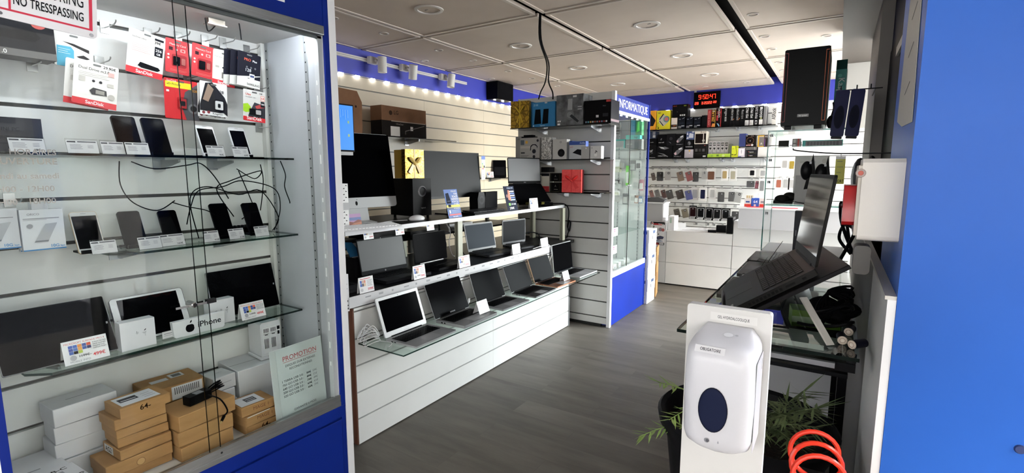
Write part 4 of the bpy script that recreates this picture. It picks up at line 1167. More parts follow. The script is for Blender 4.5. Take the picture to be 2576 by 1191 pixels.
b_.art((-.085, -.004, .012), NY, UP, .17, .273, [('t', .55, .22, .035, 'logitech', '8a8a8e', 'c', .01)], .0006)
b_.build('cabinet', sb, bev=.002)
b_ = MB()
n = 24
for r0, r1, d0, d1, mt in ((.038, .031, -.004, -.012, '8a8a8es'), (.031, .024, -.012, -.004, '3a3a3es'), (.024, .02, -.004, .03, '050506')):
    vs = [(.0 + r * math.cos(2 * math.pi * i / n), d, .195 + r * math.sin(2 * math.pi * i / n)) for r, d in ((r0, d0), (r1, d1)) for i in range(n)]
    b_.add(vs, [(i, (i + 1) % n, n + (i + 1) % n, n + i) for i in range(n)], mt)
b_.add([(.02 * math.cos(2 * math.pi * i / n), .0, .195 + .02 * math.sin(2 * math.pi * i / n)) for i in range(n)], [tuple(range(n))], '020202')
b_.build('port_ring', sb)
for sx in (-.07, .07):
    for sy in (.02, .22):
        MB().cyl((sx, sy, 0), (sx, sy, .021), .01, .01, '0a0a0a', 10).build('foot', sb)

def ribbon_box(name, pos, w, d, h, rz, label, side, face, ribbon, group=None, bow=True):
    """gift box: lid, wrapping and a ribbon with a bow on the face looking to local -y"""
    t = thing(name, label, 'gift box', pos, rz, group)
    MB().box(-w / 2, 0, 0, w / 2, d, h, side).box(-w / 2 - .003, -.003, 0, w / 2 + .003, d * .3, h + .003, face).build('box', t)
    r_ = MB()
    f = -.0045
    r_.box(-.007, f, 0, .007, -.003, h + .004, ribbon)
    cz = h * .52
    if bow == 2:
        r_.box(-w / 2 - .004, f, cz - .007, w / 2 + .004, -.003, cz + .007, ribbon)
    for sx, sz in ((-1, 1), (1, 1)):
        r_.at((sx * w * .17, f - .009, cz + h * .115), ry=-sx * R(38)).ball((0, 0, 0), (w * .21, .007, h * .07), ribbon, 12)
        r_.at((sx * w * .15, f - .015, cz + h * .1), ry=-sx * R(38)).ball((0, 0, 0), (w * .12, .004, h * .03), ribbon, 8).at()
        r_.add([(0, f - .003, cz), (sx * .006, f - .003, cz - .01), (sx * w * .22, f - .007, cz - h * .38), (sx * w * .4, f - .007, cz - h * .3), (sx * .022, f - .003, cz)], [(0, 1, 2, 3, 4)], ribbon)
    r_.ball((0, f - .006, cz), (.012, .01, .012), ribbon, 8)
    r_.build('ribbon', t)
    return t
ribbon_box('gift_box', (-2.535, 2.64, ZU + .2865), .165, .12, .2, R(84), 'glittering gold gift box with a satin bow on top of the subwoofer', '8a6a1c', 'goldglitter', 'd8b868s')
mo = thing('monitor', 'large black monitor with a dark grey screen beside the gold gift box', 'monitor', (-2.565, 3.115, ZU), R(88))
w, h = .69, .365
b_ = MB().at((0, 0, .125), rx=R(-4))
b_.box(-w / 2, 0, 0, w / 2, .035, h, '0b0b0ds').box(-w / 2 - .012, .006, .02, -w / 2, .03, h - .003, '3a3a3cs')
b_.box(-w / 2 + .006, -.001, .018, w / 2 - .006, 0, h - .006, 'greyscreen')
b_.build('screen_body', mo)
MB().prism(rrect(.24, .18, .03, 4, 0, .03), 'z', 0, .008, '1a1a1cs').box(-.03, .035, .008, .03, .06, .3, '1a1a1cs').build('stand', mo)
e_ = MB().at((w / 2 + .003, -.002, .125 + .14))
e_.box(0, 0, 0, .05, .001, .2, 'e8e8ea')
e_.art((0, 0, 0), NY, UP, .05, .2, [('r', 0, .85, 1, 1, '2f5fb4')] + [('r', .15, .66 - i * .055, .4 + .07 * i, .705 - i * .055, c) for i, c in enumerate(('2a9a4a', '8aba3a', 'e8d83a', 'e89a2a', 'd8402a'))] + [('r', .62, .5, .85, .6, '16161a'), ('r', .2, .1, .8, .12, '8a8a8e'), ('r', .2, .2, .7, .22, '8a8a8e')], .0004)
e_.build('energy_label', mo, label='white energy label with coloured bars')
bm = thing('monitor', 'monitor showing a bright blue picture, half hidden by the end of the glass case', 'monitor', (-2.54, 1.90, ZU), R(88))
b_ = MB().box(-.215, 0, .455, .215, .03, .74, '101012s')
b_.box(-.21, -.001, .466, .21, 0, .732, '0f6cc4e0.55')
b_.art((-.21, -.001, .466), NY, UP, .42, .266, [('r', .9, .6, .93, .66, '9ad0a0'), ('r', .9, .3, .93, .36, 'b8d890')] + [('r', .5 + .04 * i, .68 + .04 * (i % 3), .507 + .04 * i, .9, '8ac4f0') for i in range(11)], .0008)
b_.build('screen_body', bm)
MB().prism(rrect(.22, .09, .02, 4, 0, .06), 'z', 0, .008, '1a1a1cs').box(-.03, .0305, .008, .03, .05, .6, '0c0c0es').box(-.16, -.002, .434, .2, .03, .4549, 'b0b0b2s').build('stand', bm)
dots = [('p', [(u - .05, v - .012), (u + .05, v - .012), (u + .03 * (-1) ** k, v + .014)], '18181a') for k, (u, v) in enumerate([(.12 + .25 * (i % 4) + (.12 if j % 2 else 0), .05 + j * .065) for j in range(15) for i in range(4)]) if u < .97]
carton('gift_box', (-2.465, 1.885, ZU), (.1, .14, .265), 'white gift box with a small black triangle pattern and a silver band', 'gift box', 'e6e6e6', arts={'+x': dots + [('r', 0, .42, 1, .58, 'a8a8aa')], '-y': dots}, extra=lambda b_: b_.box(-.052, -.072, .112, .052, .072, .152, 'a4a4a6s'))
b_ = MB().at((0, 0, 0), rx=R(-12))
b_.box(-.06, 0, 0, .06, .002, .075, '2a2a2c')
b_.art((-.06, 0, 0), NY, UP, .12, .075, [('r', 0, .0, 1, 1, 'b08ab4'), ('r', 0, .45, 1, .7, '6a7ab0'), ('p', [(0, 0), (0, .5), (.3, .36), (.5, .3), (.8, .5), (1, .42), (1, 0)], '8a4a3c'), ('p', [(.2, 0), (.5, .22), (1, .3), (1, 0)], 'c07a5c')], .0004)
b_.build('picture_card', None, (-2.5, 2.06, ZU), R(88), label='small landscape picture with a purple sky beside the patterned gift box', cat='picture card')

def flyer(pos, w, h, items, label, rz=R(90), tilt=R(14), base='2a5aa8'):
    t = thing('flyer', label, 'flyer', pos, rz, 'printed flyers on the upper shelf')
    b_ = MB().at((0, 0, .001), rx=-tilt)
    b_.box(-w / 2, 0, 0, w / 2, .0012, h, base)
    b_.art((-w / 2, 0, 0), NY, UP, w, h, items, .0004)
    b_.build('print', t)
    c_ = MB().at((0, 0, .001), rx=-tilt)
    c_.box(-w / 2, .0014, 0, w / 2, .0026, h, 'c8c8ca').at().box(-w / 2, -.03, 0, w / 2, .004, .0012, 'c8c8ca')
    c_.build('holder', t)
W_ = 'f0f2f6'
flyer((-2.325, 2.835, ZU), .15, .21, [('t', .92, .9, .06, 'MOBILE INFO', W_, 'r', .02, 0, .4), ('t', .94, .8, .07, 'VOTRE', W_, 'r', .03, 0, .26), ('t', .94, .71, .07, 'SPECIALISTE', W_, 'r', .03, 0, .42), ('t', .94, .62, .07, 'EN REPARATION', W_, 'r', .03, 0, .48), ('t', .94, .53, .07, 'INFORMATIQUE', W_, 'r', .03, 0, .48), ('t', .94, .45, .06, 'ET MOBILE', W_, 'r', .02, 0, .36), ('p', [(.06, .5), (.08, .86), (.3, .88), (.4, .5)], '1c2438'), ('r', .12, .58, .34, .6, '4a5a80'), ('r', 0, .36, 1, .45, 'e0cc3a'), ('r', .12, .38, .32, .47, '26262a'), ('r', 0, .3, 1, .35, '22365a'), ('t', .5, .305, .035, 'PC DE BUREAU', W_, 'l', .01), ('r', .1, .16, .22, .27, 'c8ccd4')] + [('r', .3, .25 - i * .04, .85, .258 - i * .04, 'b8cce8') for i in range(3)] + [('r', .06, .08, .96, .13, 'c8303a'), ('t', .5, .015, .04, 'SUR DEVIS', W_, 'c', .02)], 'blue shop flyer with a yellow band at the foot of the large monitor')
flyer((-2.322, 3.605, ZU), .16, .215, [('r', 0, 0, 1, 1, '1a2134'), ('t', .32, .89, .055, 'MOBILE INFO', 'b8c8e0', 'l', .01, 0, .58), ('p', [(.26, .45), (.34, .84), (.52, .82), (.5, .4)], 'b85a2a'), ('c', .2, .6, .07, '6a2a2a')] + [('r', .5, .75 - i * .085, .92, .8 - i * .085, c) for i, c in enumerate(('c8d0e0', '4a6ab0', 'c8d0e0', '4a6ab0', '9ac0e8'))] + [('c', .5, .77 - i * .085, .022, W_) for i in range(5)] + [('r', .2, .21, .38, .31, '6ab82a'), ('t', .46, .23, .06, 'RTX 3060', 'd8dce4', 'l', .02, 0, .42), ('t', .22, .06, .085, '2700\u20ac', 'f0f0f2', 'l', .03)], 'dark flyer for a 2700 gaming computer before the gaming laptop', base='1a2134')
price_card((-2.316, 3.955, ZU), .145, .093, card_art('', '', '', 'laptop'), 'white price card before the gaming laptop', gc, tilt=R(7))
sp = thing('desk_speaker', 'small round black desk speaker beside the large monitor', 'speaker', (-2.458, 3.335, ZU), R(88))
MB().prism([(-.045, 0), (.045, 0), (.05, .11), (.035, .165), (-.035, .165), (-.05, .11)], 'y', 0, .09, '0e0e10s').build('cabinet', sp, bev=.004)
b_ = MB()
b_.add([(.036 * math.cos(2 * math.pi * i / 20), -.0015, .1 + .036 * math.sin(2 * math.pi * i / 20)) for i in range(20)], [tuple(range(20))], '2a2a2cs').add([(.02 * math.cos(2 * math.pi * i / 20), -.0025, .1 + .02 * math.sin(2 * math.pi * i / 20)) for i in range(20)], [tuple(range(20))], '08080as')
b_.build('cone', sp)
carton('notebook_sleeve', (-2.56, 3.6, ZU), (.03, .2, .16), 'black closed notebook standing behind the small desk speaker', 'notebook', '0f0f12s', rz=R(4))
kb2 = thing('keyboard', 'black gaming keyboard beside the dark flyer on the upper shelf', 'keyboard', (-2.382, 3.275, ZU), R(89))
MB().prism([(-.07, 0), (.065, 0), (.065, .022), (-.07, .012)], 'x', -.22, .22, '101012s').build('tray', kb2)
k = MB()
keys(k, -.215, -.06, .215, .06, .016, 20, 6, '1c1c20s')
for i in range(len(k.v)):
    x, y, z = k.v[i]
    k.v[i] = (x, y, z + .003 + (y + .06) * .07 + (.005 if z > .0165 else -.004))
k.build('keys', kb2)
carton('product_box', (-2.39, 3.22, ZU + .04), (.0, .0, .0), '', '', '101012') if False else None
ps = MB().box(-.035, -.075, 0, .035, .075, .028, '0c0c0es')
ps.build('power_brick', None, (-2.42, 4.36, ZU), R(-6), label='black power brick at the far end of the upper black shelf', cat='power adapter', bev=.004)
cable('power_cable', [(-2.4, 4.43, ZU + .015), (-2.3, 4.5, ZU + .012), (-2.255, 4.52, ZU - .03), (-2.25, 4.525, 1.1), (-2.25, 4.50, 1.0), (-2.25, 4.535, .96), (-2.25, 4.51, .92), (-2.26, 4.51, .885), (-2.3, 4.48, .8757)], .005, '0b0b0d', 'black cord hanging from the power brick past the slat partition')
q = MB()
for i in range(4):
    q.tube([(0, .01 * math.sin(i), .06), (.005, .02 + .004 * i, .03), (.0, .006 * i, -.05), (.004, -.02 - .003 * i, -.02), (0, .01 * math.sin(i), .06)], .004, '0b0b0d')
q.build('cord_bundle', None, (-2.237, 4.505, 1.0), label='bundled loop of the hanging black cord at the slat partition', cat='cable')
# dark equipment on the rear shelf, papers and loose leads
rear = 'dark devices on the rear shelf'
for i, (y, w, h, l_) in enumerate(((2.05, .3, .05, 'flat black device at the near end of the rear shelf'), (2.45, .32, .07, 'black device with rounded lid behind the white mouse'), (2.85, .3, .045, 'flat black device on the rear shelf behind the aluminium post'), (3.3, .3, .06, 'grey and white flat printer on the rear shelf beyond the post'))):
    carton('dark_device', (-2.745, y, 1.0555), (.2, w, h), l_, 'device', '0e0e10s' if i < 3 else 'a8a8aas', R(3 - 2 * i), rear, {'+x': [('r', .1, .3, .9, .36, '2a2a2e')]})
b_ = MB().at((0, 0, 0), rz=R(90))
b_.prism([(-.2, .0), (.2, .0), (.18, .09), (-.15, .1)], 'y', 0, .003, 'dcdce0').prism([(-.22, .0), (-.12, .0), (-.16, .1), (-.22, .11)], 'y', -.012, -.006, '2a6a98')
b_.build('paper_stack', None, (-2.58, 2.3, 1.0), rot=(0, R(-35), 0), label='white papers and a blue sleeve behind the large black laptop', cat='papers')
MB().box(-.16, -.2, 0, .0, .2, .128, '1a1a1cs').build('document_box', None, (-2.56, 2.3, Z8), label='dark box of papers behind the large black laptop', cat='box')
for i, (pl, c_) in enumerate((([(-2.52, 2.93, 1.18), (-2.5, 2.98, 1.08), (-2.49, 2.95, 1.0), (-2.5, 3.0, .9), (-2.5, 3.06, .876)], 'white'), ([(-2.56, 3.0, 1.18), (-2.55, 3.08, 1.05), (-2.52, 3.1, .98), (-2.5, 3.14, .89), (-2.5, 3.16, .876)], 'black'), ([(-2.6, 2.96, 1.18), (-2.6, 2.98, 1.06), (-2.6, 3.04, .98), (-2.58, 3.0, .9), (-2.6, 2.96, .8765)], 'thick black'), ([(-2.56, 4.12, .874), (-2.5, 4.05, .94), (-2.48, 4.15, .96), (-2.46, 4.28, .93), (-2.46, 4.3, .874)], 'arching black'))):
    cable('loose_cable', pl, .003 if i < 2 else .006, 'd8d8dc' if i == 0 else '0c0c0e', c_ + (' lead arching on the far end of the lower black shelf' if i == 3 else ' lead falling from the upper shelf behind the aluminium post'))
q = MB()
for i in range(7):
    a = i * .9
    q.tube([(.03 * math.cos(a), -.06, .004 + .01 * i), (.05, -.01 + .01 * math.sin(a), .02 + .016 * i), (.02 + .01 * math.cos(a), .05, .012 + .004 * i), (-.03, .02 * math.cos(a), .03 + .012 * i), (.03 * math.cos(a), -.06, .006 + .01 * i)], .0022, 'e4e4e6')
q.tube([(.03, .05, .006), (.09, .07, .004), (.12, .05, .004), (.14, .01, .004)], .0022, 'e4e4e6')
q.build('charger_cord', None, (-2.115, 1.815, Z6 + .001), label='tangled white charger cord on the near end of the glass shelf', cat='cable')
cable('charger_cord', [(-2.12, 3.94, Z6 + .003), (-2.13, 3.955, .66), (-2.15, 3.94, .72), (-2.13, 3.955, .8), (-2.14, 3.93, .885), (-2.15, 3.85, .895), (-2.19, 3.72, .878)], .003, 'e4e4e6', 'white charger cord looping from the black shelf to the glass shelf')
q = MB()
for i in range(4):
    q.tube([(0, -.03, .004), (.02, -.01, .03 + .01 * i), (0, .03, .05), (-.015, .0, .02), (0, -.03, .004)], .0025, 'd8d8da')
q.build('charger_cord', None, (-2.13, 2.71, Z6), label='small coil of white cord beside the laptop with glossy black bezel', cat='cable')
carton('leaflet_box', (GF - .05, 1.725, .795), (.1, .035, .205), 'white printed box hanging at the near end of the laptop stand', 'box', 'e2e2e6', arts={'+x': [('r', .3, .72, .7, .75, '77777c'), ('r', .3, .6, .75, .62, '9a9aa0'), ('c', .6, .28, .03, '26262a'), ('r', .35, .05, .85, .1, '44444a'), ('r', .35, .14, .85, .18, '44444a')]})
pt = MB().at((0, 0, 0), rx=R(55))
pt.box(-.06, 0, 0, .06, .0008, .1, 'e4e6e8')
pt.art((-.06, 0, 0), NY, UP, .12, .1, [('r', .2, .6, .6, .63, 'b8b8be'), ('r', .3, .3, .6, .34, '9a9aa0')], .0004)
pt.box(-.058, -.001, .09, .058, 0, .098, '55565a')
pt.build('paper_label', None, (GF + .002, 3.34, .469), R(90), label='paper label curling out of a slat groove under the glass shelf', cat='paper label')
p_ = P(1285, 818, X=GF + .004)

# ---------------------------------------------------------------- slat partition and its shelves
PY = 4.57
wp = MB()
slats(wp, 'x', PY, -2.873, -1.842, .03, 2.295, 'slatgrey', '3a3936', 1.832, -1, .1575, .012)
wp.box(-2.873, PY + .028, .03, -1.842, PY + .04, 2.295, 'd6d4cf').box(-2.88, PY - .001, .03, -2.873, PY + .04, 2.3, 'b8b6b2')
wp.box(-2.82, PY + .002, 0, -1.9, PY + .03, .03, '2a2a2a')
structure('wall_partition', wp)

def wall_shelf(x0, x1, y0, y1, z, label, brackets, ax='x', glass='smoked', th=.008, grp=None, dep=.2, bh=.055):
    t = thing('wall_shelf', label, 'shelf', ((x0 + x1) / 2, (y0 + y1) / 2, z - th), 0, grp)
    loc(t).box(x0, y0, z - th, x1, y1, z, glass).build('shelf_plate', t)
    for b0 in brackets:
        q = loc(t)
        if ax == 'x':
            q.prism([(y1, z - th), (y1 - dep, z - th), (y1 - dep, z - th - .012), (y1 - .03, z - th - bh * .8), (y1, z - th - bh * .8)], 'x', b0 - .006, b0 + .006, 'b4b6b8sm')
            q.box(b0 - .03, y1 - .008, z - th - bh, b0 + .03, y1 - .0005, z - th - .012, 'c4c6c8sm')
        else:
            q.prism([(x0, z - th), (x0 + dep, z - th), (x0 + dep, z - th - .012), (x0 + .03, z - th - .045), (x0, z - th - .045)], 'y', b0 - .006, b0 + .006, 'b4b6b8sm')
            q.box(x0 + .0005, b0 - .03, z - th - .055, x0 + .008, b0 + .03, z - th - .012, 'c4c6c8sm')
        q.build('bracket', t)
    return t
wall_shelf(-2.80, -1.75, 4.29, PY - .001, 1.975, 'top glass shelf of boxed speakers on the grey slat partition', (-2.55, -1.96))
wall_shelf(-2.76, -1.80, 4.29, PY - .001, 1.662, 'middle glass shelf of small boxes on the grey slat partition', (-2.5, -1.96))
wall_shelf(-2.44, -1.82, 4.29, PY - .001, 1.349, 'lowest glass shelf on the grey slat partition, carrying the red gift box', (-1.95, -2.3))

def fbox(name, x0, y0, x1, z, yf, depth, label, cat, mat, items=(), group=None, top=None, side=(), gx=0, rz=0, **k):
    """box on a shelf facing -Y: pixel x range x0..x1, pixel top y0, standing at height z"""
    a, b_ = P(x0, y0, Y=yf), P(x1, y0, Y=yf)
    h = (a.z + b_.z) / 2 - z
    arts = {'-y': list(items)}
    if side: arts['+x'] = list(side)
    if top: arts['z'] = list(top)
    return carton(name, ((a.x + b_.x) / 2 + gx, yf + depth / 2, z + .0006), (b_.x - a.x - .002, depth, h), label, cat, mat, rz, group, arts, **k)
T1, T2, T3 = 1.975, 1.662, 1.349
a = P(1290, 266, Y=4.33); b_ = P(1326, 266, Y=4.33)
gb = thing('gift_box', 'gold crackle-patterned gift box on the top partition shelf', 'gift box', ((a.x + b_.x) / 2, 4.33, T1 + .0006), R(8))
MB().box(-.1, 0, 0, .1, .05, .265, 'goldcrackle').box(-.1, 0, .2655, .1, .05, .266, '8a6a20').build('box', gb)
q = MB().box(-.006, -.002, 0, .006, 0, .265, 'c8a41es')
for sx in (-1, 1):
    q.tube([(0, -.004, .15), (sx * .03, -.014, .19), (sx * .045, -.01, .21), (sx * .02, -.006, .18), (0, -.004, .15)], .006, 'd8b42es')
    q.add([(0, -.003, .15), (sx * .04, -.006, .06), (sx * .02, -.006, .05)], [(0, 1, 2)], 'c8a41es')
q.build('ribbon', gb)
fbox('speaker_box', 1300, 258, 1338, T1, 4.41, .12, 'blue box standing behind the gold crackle gift box', 'box', '1a6a9c', [('r', .4, .9, .55, .97, 'c8ccd0')])
spk = [('p', [(.08, .12), (.14, .72), (.36, .72), (.4, .14)], '0e1216'), ('p', [(.44, .12), (.5, .72), (.72, .72), (.7, .14)], '0e1216'), ('t', .06, .86, .07, 'Z150', 'a8d0e8', 'l', .01), ('r', .55, .94, .66, .99, 'c8ccd0'), ('c', .06, .06, .03, 'd8e0e4'), ('t', .35, .04, .05, 'logitech', 'b8d4e4', 'l', .01)]
fbox('speaker_box', 1339, 257, 1397, T1, 4.33, .15, 'blue box picturing a pair of black speakers on the top partition shelf', 'box', '1c72a6', spk)
hd = [('p', [(.42, .5), (.44, .86), (.6, .86), (.6, .5)], '8a8c8e'), ('c', .5, .34, .16, '55585a'), ('c', .5, .34, .1, '707274'), ('p', [(.5, .3), (.8, .08), (.86, .13), (.58, .36)], '2a2c2e'), ('r', .05, .12, .1, .17, 'd8d8da'), ('r', .12, .12, .17, .17, 'd8d8da'), ('r', .05, .02, .15, .08, 'e0e0e2'), ('r', .62, .9, .76, .96, 'b8b8ba'), ('r', .8, .5, .95, .52, 'a8a8aa'), ('r', .8, .58, .95, .6, 'a8a8aa')]
fbox('headset_box', 1400, 238, 1468, T1, 4.31, .2, 'large grey foil-wrapped headset box on the top partition shelf', 'box', 'foil', hd)
cr = [('r', .82, .9, .99, .99, 'a82420'), ('t', .7, .72, .05, 'PRO', '55555a'), ('r', .45, .28, .55, .38, 'c8c8ca'), ('r', .7, .3, .9, .44, '2a2a2e')] + [('r', .05 + .085 * i, .07, .11 + .085 * i, .14, c) for i, c in enumerate(('7a8aa0', '4a8a9a', 'b08a4a', 'a8a8aa', '8a4a3a', '6a6a70', '9a3030', '6a6a8a', '8a2a2a', 'c8c8ca'))]
fbox('graphics_card_box', 1470, 252, 1538, T1, 4.33, .2, 'black box with a red corner and a row of badges on the top partition shelf', 'box', '0c0b0ds', cr, side=[('r', 0, .1, 1, .2, '4a1a2a')])
ca = MB()
for dx, mt in ((-.02, '101012'), (.02, '161618')):
    ca.tube([(dx * .1, 0, .62), (dx * .6, 0, .4), (-dx * .4, 0, .25), (dx * .2, 0, .12), (dx * 2.2, 0, .04), (dx * 3.6, .0, -.06)], .005, mt, 6, 8)
p0 = P(1380, 205, Y=4.45)
ca2 = MB()
top_ = Vector((-2.085, 3.64, ZC + .06))
mid = P(1378, 160, Y=4.2)
for s_ in (-1, 1):
    e = Vector((-2.47 + .1 * s_, 4.47, 2.25))
    ca2.tube([Vector((0, .006 * s_, 0)), Vector((0, .012 * s_, -.25)), mid - top_ + Vector((.01 * s_, 0, 0)), P(1376 + 4 * s_, 205, Y=4.4) - top_, P(1375 + 15 * s_, 232, Y=4.42) - top_, P(1373 + 18 * s_, 250, Y=4.44) - top_], .0065, '0d0d0f', 6, 6)
ca2.build('hanging_cable', None, tuple(top_), label='pair of black cables hanging from the ceiling gap to the partition top', cat='cable')
# middle shelf
fbox('headphone_box', 1297, 344, 1318, T2, 4.445, .1, 'grey box standing behind the headphone box on the middle partition shelf', 'box', '8f8e8c', [('t', .2, .85, .07, 'URBAN', '55555a', 'l', 0, 0, .7), ('c', .9, .3, .12, '1a1a1c')])
hb = [('r', .03, .68, .22, .9, '55606a'), ('c', .34, .8, .07, 'd8a83a'), ('r', .03, .52, .6, .62, 'b8b4ae'), ('c', .9, .86, .06, '3a3a3e'), ('r', .05, .29, .25, .34, '2a2a2e'), ('r', .05, .18, .45, .2, '6a6a6e'), ('r', .05, .12, .38, .14, '6a6a6e'), ('c', .72, .38, .1, '2e2e32'), ('c', .72, .14, .07, '2e2e32'), ('p', [(.52, .42), (.54, .62), (.64, .7), (.8, .7), (.9, .6), (.88, .5), (.85, .6), (.76, .66), (.66, .66), (.58, .58), (.56, .42)], '2a2a2e')]
fbox('headphone_box', 1308, 347, 1358, T2, 4.32, .12, 'pale box picturing black headphones on the middle partition shelf', 'box', 'a3a19d', hb)
b_ = MB().box(-.07, -.04, 0, .07, .04, .014, '0d0d0f').box(-.05, -.03, .014, .05, .03, .03, '121214')
p_ = P(1332, 346, Y=4.38)
b_.build('black_adapter', None, (p_.x, 4.38, P(1332, 347, Y=4.32).z + .001), label='small black device lying on top of the headphone box', cat='device')
fbox('gift_box', 1362, 346, 1388, T2, 4.33, .09, 'silver glitter gift box on the middle partition shelf', 'gift box', 'silverglitter')
gm = [('c', .62, .32, .2, '1c1c1e'), ('c', .62, .32, .06, '26262a'), ('c', .58, .86, .05, '55555a'), ('c', .58, .86, .03, 'c8c8c6')]
fbox('smart_speaker_box', 1390, 351, 1426, T2, 4.32, .07, 'pale box picturing a round black smart speaker', 'box', 'bcbbb8s', gm, side=())
bl = lambda v: [('r', 0, 0, 1, .8, 'b4b8bc'), ('t', .96, .86, .09, 'Antika', 'c8d4e8', 'r', .01), ('p', [(.2, .36), (.5, .56), (.98, .5), (.98, .24), (.8, .18)], '16161a'), ('t', .06, .66, .07, 'pack', 'b84a4a', 'l', .02)]
fbox('antenna_box', 1423, 355, 1440, T2, 4.38, .1, 'thin blue box behind the blue and white antenna box', 'box', '22407c')
fbox('antenna_box', 1432, 356, 1474, T2, 4.34, .06, 'blue and white box picturing a flat black device on the middle shelf', 'box', '2a4a94', bl(0))
fbox('media_player_box', 1462, 369, 1483, T2, 4.30, .05, 'small plain grey box in front of the blue and white box', 'box', 'a2a19f', [('c', .6, .85, .06, 'd8d8d6')])
fbox('media_player_box', 1485, 368, 1513, T2, 4.31, .06, 'small white box picturing a round streaming stick, at the shelf end', 'box', 'd4d3d1', [('c', .5, .3, .13, 'f0f0ee'), ('p', [(.42, .42), (.5, .68), (.66, .56), (.6, .5), (.52, .6), (.48, .42)], '26262a'), ('c', .15, .86, .04, '77777a')])
# lowest shelf
fbox('phone_box', 1362, 437, 1382, T3, 4.34, .09, 'narrow white and red phone box beside the gaming laptop screen', 'box', 'b8b6aas', [('r', 0, 0, 1, .3, 'a01c24'), ('r', 0, .86, 1, 1, '16161a'), ('t', .3, .12, .05, 'moto', 'd88a8a')])
fbox('phone_box', 1361, 421, 1383, T3 + .19, 4.36, .1, 'small black box on top of the white and red phone box', 'box', '0d0d0f')
for i, (z_, y_) in enumerate(((T3, 460), (T3 + .1, 436))):
    fbox('watch_box', 1383, y_, 1407, z_, 4.33, .09, ('lower', 'upper')[i] + ' of two stacked dark watch boxes beside the red gift box', 'box', '2c2b24', [('r', .14, .08, .98, .95, '08080a'), ('p', [(.5, .5), (.6, .8), (.7, .5), (.6, .6)], '4a4a46'), ('r', .45, .25, .85, .29, '77756e')], 'stacked dark watch boxes')
a = P(1437, 428, Y=4.32)
ribbon_box('gift_box', (a.x, 4.33, T3 + .0006), .185, .1, a.z - T3, R(10), 'bright red gift box with a red satin bow on the lowest partition shelf', '3a0c10', 'redpaper', 'd81c1cs', bow=2)

# ---------------------------------------------------------------- INFORMATIQUE glass cabinet
KX, KY0, KY1 = -1.815, 4.615, 5.62
kc = thing('display_cabinet', 'tall blue and glass cabinet lettered INFORMATIQUE at the end of the partition', 'display cabinet', (-2.04, 5.1, 0))
q = loc(kc).box(-2.26, KY0, .005, KX, KY1, .45, 'bluelam').box(KX, KY0 - .001, .44, KX + .006, KY1, .50, 'bluelam')
q.build('base_cabinet', kc)
q = loc(kc).box(KX - .02, KY0 - .002, .50, KX + .006, KY1, .556, 'c4c6c8s').box(KX + .006, KY0 + .1, .525, KX + .008, KY0 + .106, .531, '2a2a2a')
q.build('bottom_rail', kc)
loc(kc).box(-2.26, KY0, .50, KX - .02, KY1, .52, 'd0d2d4').build('cabinet_floor', kc)
q = loc(kc).box(-1.8415, PY, .0, -1.806, KY0 - .003, 2.30, 'e4e4e6')
q.build('end_panel', kc, bev=.001)
q = loc(kc).box(-2.26, KY1 - .003, .0, -1.81, KY1 + .016, .5, 'bluelam').box(-1.83, KY1, .5, -1.808, KY1 + .016, 2.28, 'bluelam')
q.build('blue_edge', kc)
q = loc(kc).box(-2.26, KY0, 2.128, KX, KY1, 2.275, 'bluelam')
q.art((KX, KY0, 2.128), NX, UP, KY1 - KY0, .147, [('t', .5, .24, .56, 'INFORMATIQUE', 'f2f2f4', 'c', .04, 0, .86)], .001)
q.build('header_panel', kc)
loc(kc).box(KX - .02, KY0, 2.1, KX + .006, KY1, 2.128, 'c8cacbs').build('top_rail', kc)
loc(kc).box(KX - .004, KY0 + .002, .54, KX, 5.03, 2.1, 'glass').box(KX - .005, 5.03, .54, KX + .001, 5.036, 2.1, '0f1012').build('glass_pane', kc)
loc(kc).box(KX - .014, 5.0, .54, KX - .01, KY1 - .002, 2.1, 'glass').build('glass_pane', kc)
loc(kc).box(-2.262, KY0, .52, -2.252, KY1, 2.12, 'c6c8c8').build('back_panel', kc)
q = loc(kc)
q.box(-2.25, KY1 - .012, 1.78, KX - .02, KY1 - .004, 2.12, '8a8c8e').box(-2.25, KY1 - .010, .52, KX - .02, KY1 - .004, 1.78, 'd2d4d4')
for x in (-2.15, -1.9):
    q.box(x - .008, KY1 - .016, .52, x + .008, KY1 - .012, 2.1, 'a8aaac')
    for i in range(38):
        q.box(x - .003, KY1 - .0166, .54 + i * .04, x + .003, KY1 - .0159, .548 + i * .04, '16161a')
q.build('far_panel', kc)
p_ = P(1578, 467, X=KX)
loc(kc).cyl((KX, 5.005, p_.z), (KX + .03, 5.005, p_.z), .011, .009, 'c8c8c8sm', 14).box(KX + .001, 4.96, p_.z - .008, KX + .003, 5.05, p_.z - .002, 'b8b8b8sm').build('pane_lock', kc)
led = loc(kc)
for i in range(6):
    led.box(KX - .04, KY0 + .06 + i * .16, 2.094, KX - .03, KY0 + .09 + i * .16, 2.1, 'f4f8ffe14')
led.build('led_strip', kc)
YF = KY1 - .07
def sh(z, label):
    t = thing('glass_shelf', label, 'shelf', (-2.04, 5.2, z - .006), 0, 'glass shelves in the INFORMATIQUE cabinet')
    loc(t).box(-2.25, KY0 + .15, z - .006, -1.87, KY1 - .02, z, 'shelfglass').build('glass_plate', t)
    loc(t).box(-2.25, KY1 - .026, z - .012, -1.87, KY1 - .0205, z - .007, 'b8babc').build('bracket', t)
sh(1.79, 'upper glass shelf in the INFORMATIQUE cabinet with turquoise boxes')
sh(.90, 'lower glass shelf in the INFORMATIQUE cabinet with two price cards')
kcg = 'boxes in the INFORMATIQUE cabinet'
